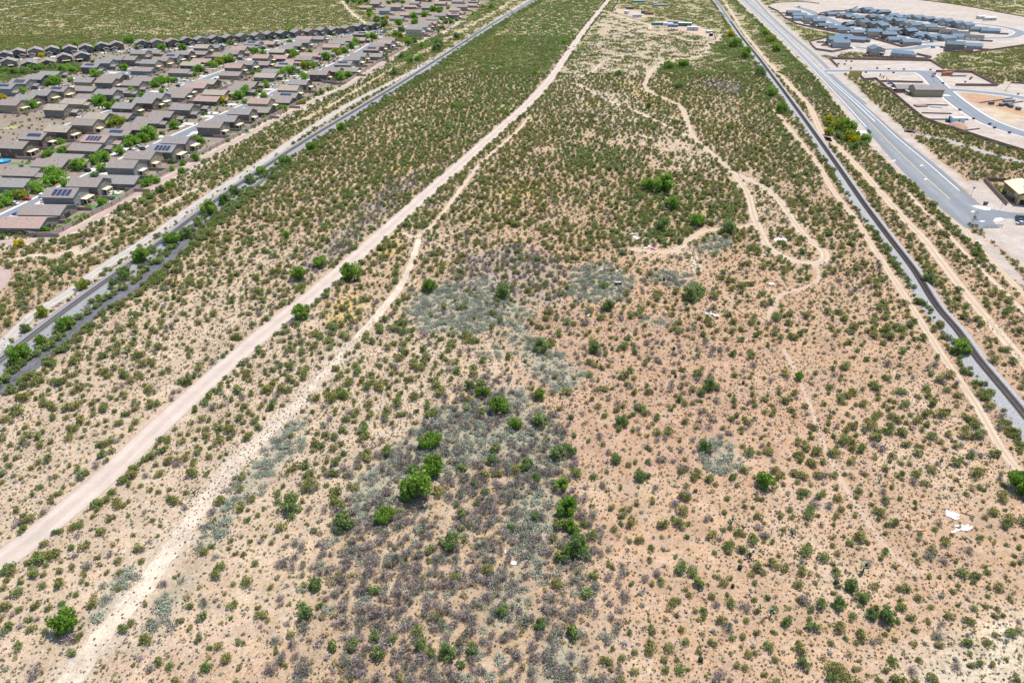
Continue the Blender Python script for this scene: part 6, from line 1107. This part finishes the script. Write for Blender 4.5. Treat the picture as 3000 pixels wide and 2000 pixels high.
post_me = MB().box(-.12, .12, -.12, .12, 0, 1.9).mesh('post', [m_wood]); rail_me = MB().box(0, 1, -.03, .03, 0, .10).mesh('rail', [m_wood])
def fence(pts, step, label, nrail=2, hs=1.0):
    q, s = smooth_line(pts, step); t = empty('post_fence', (q[0, 0], q[0, 1], 0)); tag(t, label, 'fence')
    for k in range(len(q)):
        o = obj('post', post_me, t, loc=(q[k, 0] - q[0, 0], q[k, 1] - q[0, 1], 0), rot=(0, 0, rnd.random())); o.scale = (1.3, 1.3, hs * rnd.uniform(.85, 1.2))
        if k < len(q) - 1:
            d = q[k + 1] - q[k]
            for r_ in range(nrail):
                o = obj('rail', rail_me, t, loc=(q[k, 0] - q[0, 0], q[k, 1] - q[0, 1], .7 + .6 * r_), rot=(0, 0, math.atan2(d[1], d[0]))); o.scale = (math.hypot(*d), 1, 1)
fence(GW(CP, [(110, 145), (180, 160), (285, 185), (380, 215), (480, 245), (580, 275)]), 7, 'post fence along the near side of the fenced dirt yard', 2, 1.3)
fence(GW(CP, [(110, 145), (140, 95), (175, 45), (200, 0)]), 5, 'dark post fence climbing from the yard corner to the top edge', 2, 1.6)
fence(GW(CP, [(580, 290), (720, 315), (850, 345), (1000, 385), (1130, 420), (1250, 445), (1240, 400)]), 7, 'post fence with brush along the near side of the homestead', 2, 1.3)
fence(GW(CP, [(380, 115), (480, 130), (590, 170), (700, 185), (800, 235)]), 14, 'line of tall posts behind the dirt yard', 1, 1.8)

# ------------------------------------------------------------------ building site and road furniture on the right
m_bill = mat('billboard_face', (.42, .30, .07), .6, .12, .6); m_steel = mat('grey_steel', (.18, .19, .20), .5)
x, y = G(2503, 233); t = empty('billboard', (x, y, 0), -.15); tag(t, 'yellow-brown sales billboard on posts at the end of the curving wall', 'billboard')
obj('board', MB().box(-5.4, 2.6, -.12, .12, 2.2, 7.0).mesh('board', [m_bill]), t); obj('side_board', MB().box(2.8, 5.0, -.12, .12, 3.6, 7.0).mesh('side_board', [m_bill]), t)
for k in (-4.6, -.8, 2.2): obj('post', MB().box(-.16, .16, .13, .4, 0, 6.8).mesh('post', [m_wood]), t, loc=(k, 0, 0))
x, y = G(2728, 262); t = empty('flagpole', (x, y, 0)); tag(t, 'tall flagpole with a red, white and blue flag by the model home', 'flagpole'); obj('pole', MB().cyl((0, 0, 0), (0, 0, 13), .09, .06, 6).mesh('pole', [m_steel]), t)
fl = MB(); 
for k in range(7): fl.box(-3.4, -.1, -.03, .03, 11 + k * .26, 11.25 + k * .26, k % 2)
obj('flag', fl.box(-1.5, -.1, -.05, .05, 11.9, 12.82, 2).mesh('flag', [mat('flag_red', (.45, .05, .07)), mat('flag_white', (.65, .63, .62)), mat('flag_blue', (.06, .07, .25))]), t)
ffc = {'yellow': (.62, .42, .05), 'maroon': (.20, .03, .04)}
for (a, b2), k in zip(((515, 178), (535, 200), (560, 205), (598, 228), (615, 248), (640, 270)), ('maroon', 'yellow', 'maroon', 'yellow', 'yellow', 'maroon')):
    x, y = G(*Q4(a, b2)); t = empty('feather_flag', (x, y, 0), .3); tag(t, '%s feather flag by the model home car park, %s' % (k, ['far left', 'second from left', 'third from left', 'fourth from left', 'fifth from left', 'nearest the blue pickup'][[515, 535, 560, 598, 615, 640].index(a)]), 'flag', 'feather flags')
    obj('pole', MB().cyl((0, 0, 0), (0, 0, 4.2), .05, n=5).mesh('pole', [m_steel]), t); obj('banner', MB().prism([(.06, 1.2), (1.0, 1.4), (1.1, 3.4), (.5, 4.2), (.06, 4.2)], -.02, .02, 'y').mesh('banner', [mat('banner_' + k, ffc[k], .7)]), t)
def crate(name, tile, a, b2, dims, c, label, cat, rz=.2, group=None, lid=True):
    x, y = G(*tile(a, b2)); t = empty(name, (x, y, 0), rz); tag(t, label, cat, group); L_, w, h = dims
    obj('body', MB().add([(-L_ / 2 * .85, -w / 2 * .9, 0), (L_ / 2 * .85, -w / 2 * .9, 0), (L_ / 2 * .85, w / 2 * .9, 0), (-L_ / 2 * .85, w / 2 * .9, 0), (-L_ / 2, -w / 2, h), (L_ / 2, -w / 2, h), (L_ / 2, w / 2, h), (-L_ / 2, w / 2, h)], [(0, 3, 2, 1), (0, 1, 5, 4), (1, 2, 6, 5), (2, 3, 7, 6), (3, 0, 4, 7), (4, 5, 6, 7)]).mesh('body', [mat('skip_%d' % (hash(c) % 9999), c, .7, .15)]), t)
    obj('rim', MB().box(-L_ / 2 - .1, L_ / 2 + .1, -w / 2 - .1, w / 2 + .1, h + .002, h + .2).box(-L_ / 2 + .2, L_ / 2 - .2, -w / 2 + .2, w / 2 - .2, h + .202, h + .21).mesh('rim', [mat('skip_rim_%d' % (hash(c) % 9999), tuple(v * .7 for v in c), .7)]), t)
    return t
for k, (a, b2) in enumerate(((910, 475), (1047, 497), (1112, 490), (1155, 505), (1168, 515), (1263, 547))): crate('rubbish_skip', Q5, a, b2, (3.6, 2.6, 1.7), (.10, .12, .14), 'dark open skip on the pale pads by the new road, %s from the left' % ORD[k].replace('nearest', 'first'), 'skip', .3 * k, 'dark skips on the pads')
crate('storage_container', Q5, 310, 98, (7, 3, 2.6), (.38, .13, .05), 'left orange container at the back wall of the pad', 'container', .05); crate('storage_container', Q5, 350, 96, (6, 3, 2.8), (.42, .16, .07), 'right orange container at the back wall of the pad', 'container', -.1)
crate('pipe_stack', Q5, 480, 108, (14, 2.2, .8), (.22, .20, .19), 'low grey stack of material right of the orange containers', 'pipe stack', .0); crate('pipe_stack', Q5, 1140, 440, (10, 2.6, 1.2), (.24, .22, .22), 'long grey stack of pipes by the retaining wall', 'pipe stack', .2)
crate('roof_truss_stack', Q5, 190, 512, (7, 3, .4), (.50, .50, .50), 'pale stack of roof trusses on the graded pad', 'truss stack', -.2); crate('rubble_pile', Q4, 1060, 545, (9, 5, .7), (.24, .17, .13), 'low brown rubble pile on the graded pad', 'rubble pile', .1)
for k, (tile, a, b2) in enumerate(((Q5, 145, 118), (Q5, 652, 130), (Q5, 635, 152), (Q5, 570, 188), (Q5, 280, 203), (Q5, 498, 555), (Q5, 680, 670), (Q5, 890, 740), (Q5, 955, 788), (Q5, 1150, 852), (Q5, 1265, 347), (Q4, 145, 55), (Q4, 490, 53), (Q4, 643, 62), (Q4, 842, 67), (Q4, 1190, 74), (Q4, 705, 110), (Q4, 343, 106), (Q4, 145, 106), (Q1, 1560, 1340), (Q1, 1680, 1345), (Q1, 1380, 1405), (Q1, 1525, 1410), (Q1, 1665, 1505), (Q1, 2270, 1505), (Q2, 1000, 545))): crate('material_bin', tile, a, b2, (1.7, 1.3, .9), (.08, .075, .07), 'small dark box, %s %s' % ('first' if k in (0, 5, 11, 19) else ORD[k - (0 if k < 5 else 5 if k < 11 else 11 if k < 19 else 19)], 'by the orange containers' if k < 5 else 'along the lower side of the curving road' if k < 11 else 'along the straight new road' if k < 19 else 'on the walled empty pad'), 'box', .4 * k, ('boxes by the orange containers' if k < 5 else 'boxes along the curving road' if k < 11 else 'boxes along the straight road' if k < 19 else 'boxes on the walled pad'))
# wheel loader and white site box
x, y = G(*Q5(372, 705)); t = empty('wheel_loader', (x, y, 0), .1); tag(t, 'dark teal loader with a cab beside the white box on the pad', 'loader'); obj('chassis', MB().box(-3, 3, -1.2, 1.2, .8, 2.2).mesh('chassis', [mat('loader_teal', (.06, .14, .15))]), t); obj('cab', MB().box(-1.2, .8, -1, 1, 2.202, 3.9).mesh('cab', [m_glass]), t); obj('cab_roof', MB().box(-1.4, 1, -1.1, 1.1, 3.902, 4.1).mesh('cab_roof', [paint_mat('light blue')]), t); obj('bucket', MB().prism([(3.05, .3), (4.6, .2), (4.6, .4), (3.4, .5), (3.4, 1.8), (3.05, 1.8)], -1.4, 1.4, 'y').mesh('bucket', [m_steel]), t)
for sx in (-1.9, 1.9):
    for sy in (-1.25, 1.25): obj('wheel', MB().cyl((0, -.3, 0), (0, .3, 0), .85, n=12).mesh('wheel', [m_tyre]), t, loc=(sx, sy, .85))
shed('site_office', *Q5(468, 682), 8.5, 4, 3.6, (.36, .48, .54), (.62, .64, .64), 'white and pale blue site box beside the dark loader', 'site office', .05, .3, 1, False)
mnd = MB(); 
for k in range(5):
    pass
cr_ = [(6.8, 0), (5.6, .9), (3.7, 2.2), (1.6, 3.2), (0.01, 3.5)]; Vm = []; 
for r_, z_ in cr_:
    for j in range(18): tt = j / 18 * 6.283; q_ = r_ * (1 + .12 * math.sin(3 * tt + r_)); Vm.append((q_ * math.cos(tt) * 1.15, q_ * math.sin(tt), z_))
Fm = [(a * 18 + j, a * 18 + (j + 1) % 18, (a + 1) * 18 + (j + 1) % 18, (a + 1) * 18 + j) for a in range(4) for j in range(18)]
x, y = G(*Q5(460, 772)); tag(obj('dirt_mound', mesh_np('dirt_mound', Vm, Fm, [mat('red_dirt', (.31, .19, .125), .95, .15, .6, .5)], None, True), loc=(x, y, 0)), 'conical red-brown dirt mound below the loader', 'dirt mound')
# long low footing lines across the pads
for k, (a, b2) in enumerate((((0, 485), (345, 493)), ((0, 592), (390, 604)), ((90, 677), (610, 683)), ((500, 830), (760, 800)), ((760, 460), (1190, 400)), ((985, 500), (1330, 440)))):
    A_, B_ = Vector(G(*Q5(*a))).to_3d(), Vector(G(*Q5(*b2))).to_3d(); L_ = (B_ - A_).length; t = empty('retaining_kerb', tuple(A_), math.atan2((B_ - A_).y, (B_ - A_).x)); tag(t, 'low block footing wall across the graded pads, %s from the back' % ORD[k].replace('nearest', 'first'), 'footing wall', 'low footing walls')
    obj('wall', MB().box(0, L_, -.2, .2, 0, .8).mesh('wall', [m_bwr]), t); obj('coping', MB().box(0, L_, -.24, .24, .802, .9).mesh('coping', [m_cap]), t)
A_, B_ = G(*Q4(525, 226)), G(*Q4(1090, 240)); block_wall([A_, B_], 'straight dark wall behind the blue pickup by the car park', m_bwr, 1.6, 12, False, cap=False)
# culvert
x, y = G(2512, 387); t = empty('culvert', (x, y, 0), -.15); tag(t, 'white concrete culvert apron with a grey headwall beside the asphalt road', 'culvert'); obj('apron', MB().add([(-5, -2.2, .05), (5.5, -2.8, .05), (6, 2.8, .05), (-4, 2.2, .05), (-5, -2.2, .3), (5.5, -2.8, .3), (6, 2.8, .3), (-4, 2.2, .3)], [(4, 5, 6, 7), (0, 1, 5, 4), (1, 2, 6, 5), (2, 3, 7, 6), (3, 0, 4, 7)]).mesh('apron', [mat('white_concrete', (.66, .67, .66), .8)]), t); obj('headwall', MB().box(7, 7.5, -3.6, 3.6, 0, 2.0).mesh('headwall', [m_grcon]), t); obj('pipe_mouth', MB().cyl((6.9, 0, .9), (7.0, 0, .9), .7, n=12).mesh('pipe_mouth', [m_dark]), t)
x, y = G(2663, 388); t = empty('culvert', (x, y, 0), -.5); tag(t, 'brownish culvert headwall at the start of the concrete channel', 'culvert'); obj('headwall', MB().box(-3, 3, -.3, .3, 0, 1.6).mesh('headwall', [m_bwl]), t); obj('wing_wall', MB().box(3.002, 3.5, -2.5, .3, 0, 1.2).mesh('wing_wall', [m_grcon]), t); obj('pipe_mouth', MB().box(-1.5, 1.5, -.33, -.302, .1, 1.1).mesh('pipe_mouth', [m_dark]), t)
# barricades across the dead end, sign, light poles
for k in range(5):
    x, y = G(2886 + k * 11.2, 667 - .0 * k); t = empty('barricade', (x, y, 0), -.1); tag(t, 'striped barricade across the dead end, %s from the left' % ORD[k].replace('nearest', 'first'), 'barricade', 'barricades across the dead end'); b = MB()
    for j in range(3): b.box(-.75, .75, -.05, 0, .5 + j * .42, .78 + j * .42)
    obj('board', b.mesh('board', [mat('barricade_board', (.50, .46, .42), .7)]), t)
    for s_ in (-.6, .6): obj('leg', MB().box(-.06, .06, .002, .12, 0, 1.7).mesh('leg', [m_steel]), t, loc=(s_, 0, 0))
for (a, b2), lb in (((2846, 572), 'small dark sign on a thin post on the bare shoulder'), ((2931, 614), 'dark post with a crossbar sign beside the half-built house')):
    x, y = G(a, b2); t = empty('road_sign', (x, y, 0), .2); tag(t, lb, 'sign'); obj('post', MB().cyl((0, 0, 0), (0, 0, 4.2), .07, n=6).mesh('post', [m_steel]), t); obj('plate', MB().box(-.7, .7, -.08, -.072, 3.4, 4.4).mesh('plate', [m_steel]), t)
crate('utility_box', Z(0, 0, 2352), 2886, 600, (1.8, 1.2, 1.3), (.08, .10, .09), 'dark green utility box near the kerb ramp', 'utility box')

# ------------------------------------------------------------------ dumped things on the desert
m_wtrash = mat('white_sheet', (.68, .68, .66), .7, .06); m_gtrash = mat('grey_board', (.40, .41, .41), .8, .1); m_pink = mat('pink_plastic', (.55, .08, .28), .6)
def board(px, py, L_, w, label, m_=None, group=None, rz=None, tilt=.12, name='dumped_board', h=.08, cat='rubbish'):
    x, y = G(px, py); b = MB().prism([(-L_ / 2, -w / 2), (L_ / 2 * .8, -w / 2 * .9), (L_ / 2, w / 2 * .6), (L_ / 5, w / 2), (-L_ / 2 * .9, w / 2 * .8)], 0, h, 'z')
    o = obj(name, b.mesh(name, [m_ or m_wtrash]), loc=(x, y, .06 + tilt * L_ * .3), rot=(rnd.uniform(-tilt, tilt), rnd.uniform(-tilt, tilt), rnd.uniform(0, 6) if rz is None else rz)); tag(o, label, cat, group); return o
SCR = []
for k, (a, b2, L_, w) in enumerate(((255, 150, 2.2, 1), (250, 190, 1.4, 1), (360, 205, 2.4, 1.4), (390, 225, 2.4, 1), (300, 290, 1.6, 1.1), (220, 275, 1.4, .7), (545, 165, 3, 1.2), (500, 215, 2, 1.2), (512, 248, 2.4, 1.6), (578, 240, 2.6, 1.4), (605, 240, 2, 1.2), (700, 240, 3.2, 1.2), (516, 295, 1.8, 1.4), (540, 325, 1.6, 1.2), (508, 345, 2, 1), (930, 222, 2.4, .6), (175, 190, 1.1, .8), (410, 180, 2, .8), (218, 300, 1.8, .6), (375, 300, 1, .8), (345, 195, 1.6, .8), (470, 240, 1.5, 1), (560, 255, 1.6, .9), (515, 275, 1.4, .7), (600, 385, 1.2, .9))):
    SCR.append((a, b2, board(*RJ(a, b2), L_, w, None, m_wtrash if k % 4 else m_gtrash)))
for k, (a, b2, o) in enumerate(sorted(SCR, key=lambda q: q[0])): tag(o, '%s scrap of the dumped rubbish heap, %s counted from the left' % ('grey' if m_gtrash == o.data.materials[0] else 'white', 'first' if k == 0 else ORD[k]), 'rubbish', 'scraps of the rubbish heap')
board(*RJ(350, 168), 4.6, .9, 'long grey slab lying across the dumped rubbish heap', m_gtrash, None, .25, .05, h=.4); board(*RJ(590, 360), 1.5, 1.1, 'bright pink plastic piece at the foot of the rubbish heap', m_pink, None, None, .1, h=.5)
board(*RD(1795, 400), 6.2, 3.2, 'broad white slab lying inside the loop of the dirt track', m_wtrash, None, .0, .01, h=.2); board(*RD(1695, 520), 3.2, 2.2, 'white crumpled scraps beside the loop of the dirt track', m_wtrash, None, None, .15)
board(*RD(1240, 955), 2.8, 1.6, 'left one of two white panels on the orange soil', m_wtrash, None, .6, .02); board(*RD(1290, 975), 3.4, 1.3, 'right one of two white panels on the orange soil', m_wtrash, None, -.6, .02)
board(*RD(435, 628), 1.5, 1.3, 'small white sheet above the green bush left of the black box', m_wtrash); board(*RD(558, 638), 2.6, 1.0, 'pale yellow mat lying right of the small white sheet', mat('pale_yellow_mat', (.58, .52, .30), .8), None, 0, .02); board(*RD(1725, 745), 1.8, 1.6, 'white bag below the loop of the dirt track', m_wtrash, None, None, .2, h=.5)
board(*RD(325, 978), 1.2, .8, 'tiny white scrap near the grey hollow', m_wtrash)
x, y = G(*RD(550, 742)); t = empty('dumped_box', (x, y, 0), .05); tag(t, 'black box-shaped dumped appliance with a pale top on grey ground cover', 'box'); obj('case', MB().box(-1.2, 1.2, -.7, .7, 0, 1.0).mesh('case', [mat('black_plastic', (.015, .016, .018), .5)]), t); obj('top', MB().box(-1.15, 1.15, -.1, .65, 1.002, 1.08).mesh('top', [m_gtrash]), t)
for a, b2, L_, w, lb in ((1770, 535, 2.4, 1.0, 'left part of the torn white sheet at lower right'), (1805, 555, 2.6, 1.7, 'main part of the torn white sheet at lower right'), (1822, 540, 1.8, 1.2, 'upper corner of the torn white sheet at lower right')): board(*RB(a, b2), L_, w, lb, m_wtrash, None, None, .08)
for k in range(11): board(*RB(1815 + k * 12.5, 655 + rnd.uniform(-22, 18) - k * 2), 2.0, .42, 'white strip in the pile at lower right, %s from the left' % ('first' if k == 0 else ORD[k]), m_wtrash, 'white strips of the pile', .25 + rnd.uniform(-.5, .6), .06)
for (a, b2), L_, rz, lb in (((1920, 542), 3, -.5, 'dark log lying right of the torn white sheet'), ((1550, 668), 3.2, .1, 'thin dark log lying left of the white strips')):
    x, y = G(*RB(a, b2)); tag(obj('log', MB().cyl((-L_ / 2, 0, .12), (L_ / 2, 0, .12), .12, .08, 7).mesh('log', [M_bark]), loc=(x, y, 0), rot=(0, 0, rz)), lb, 'log')
x, y = G(*RC(980, 335)); t = empty('dumped_mattress', (x, y, 0), .3); tag(t, 'white slab with a black thing on it, left of the thicket', 'mattress'); obj('slab', MB().box(-1.5, 1.3, -1.1, 1.1, 0, .25).mesh('slab', [m_wtrash]), t); obj('dark_piece', MB().box(-.2, .4, -.8, .1, .252, .5).mesh('dark_piece', [m_dark]), t)
for (a, b2), L_, w, lb in (((1385, 1325), 2, .5, 'narrow white plank in the thicket'), ((1530, 1355), 1.6, 1, 'crumpled white sheet in the thicket, right of the plank'), ((1585, 1435), 1.4, 1.2, 'crumpled white sheet lowest in the thicket')): board(*RC(a, b2), L_, w, lb, m_wtrash, None, None, .1)
for (a, b2), L_, w, lb in (((975, 800), 9, 4, 'white plastic heap far up the left field'), ((600, 810), 4, 2.5, 'small white heap left of the big one up the left field'), ((688, 872), 2.5, 2, 'white lump below the two white heaps up the left field')): board(*RT(a, b2), L_, w, lb, m_wtrash, None, 0, .03, h=.9)
board(*RM(1005, 1393), 6.5, 1.6, 'long pale plank beside the two-rut track', m_wtrash, None, 0, .0); board(*RM(1168, 600), 9, .8, 'thin white pole lying on the soil near the homestead', m_wtrash, None, 1.5, 0); board(*RM(1725, 1245), 6, 1.5, 'grey scrap pile in the brush near the pale ballast', m_gtrash, None, -.2, .03)
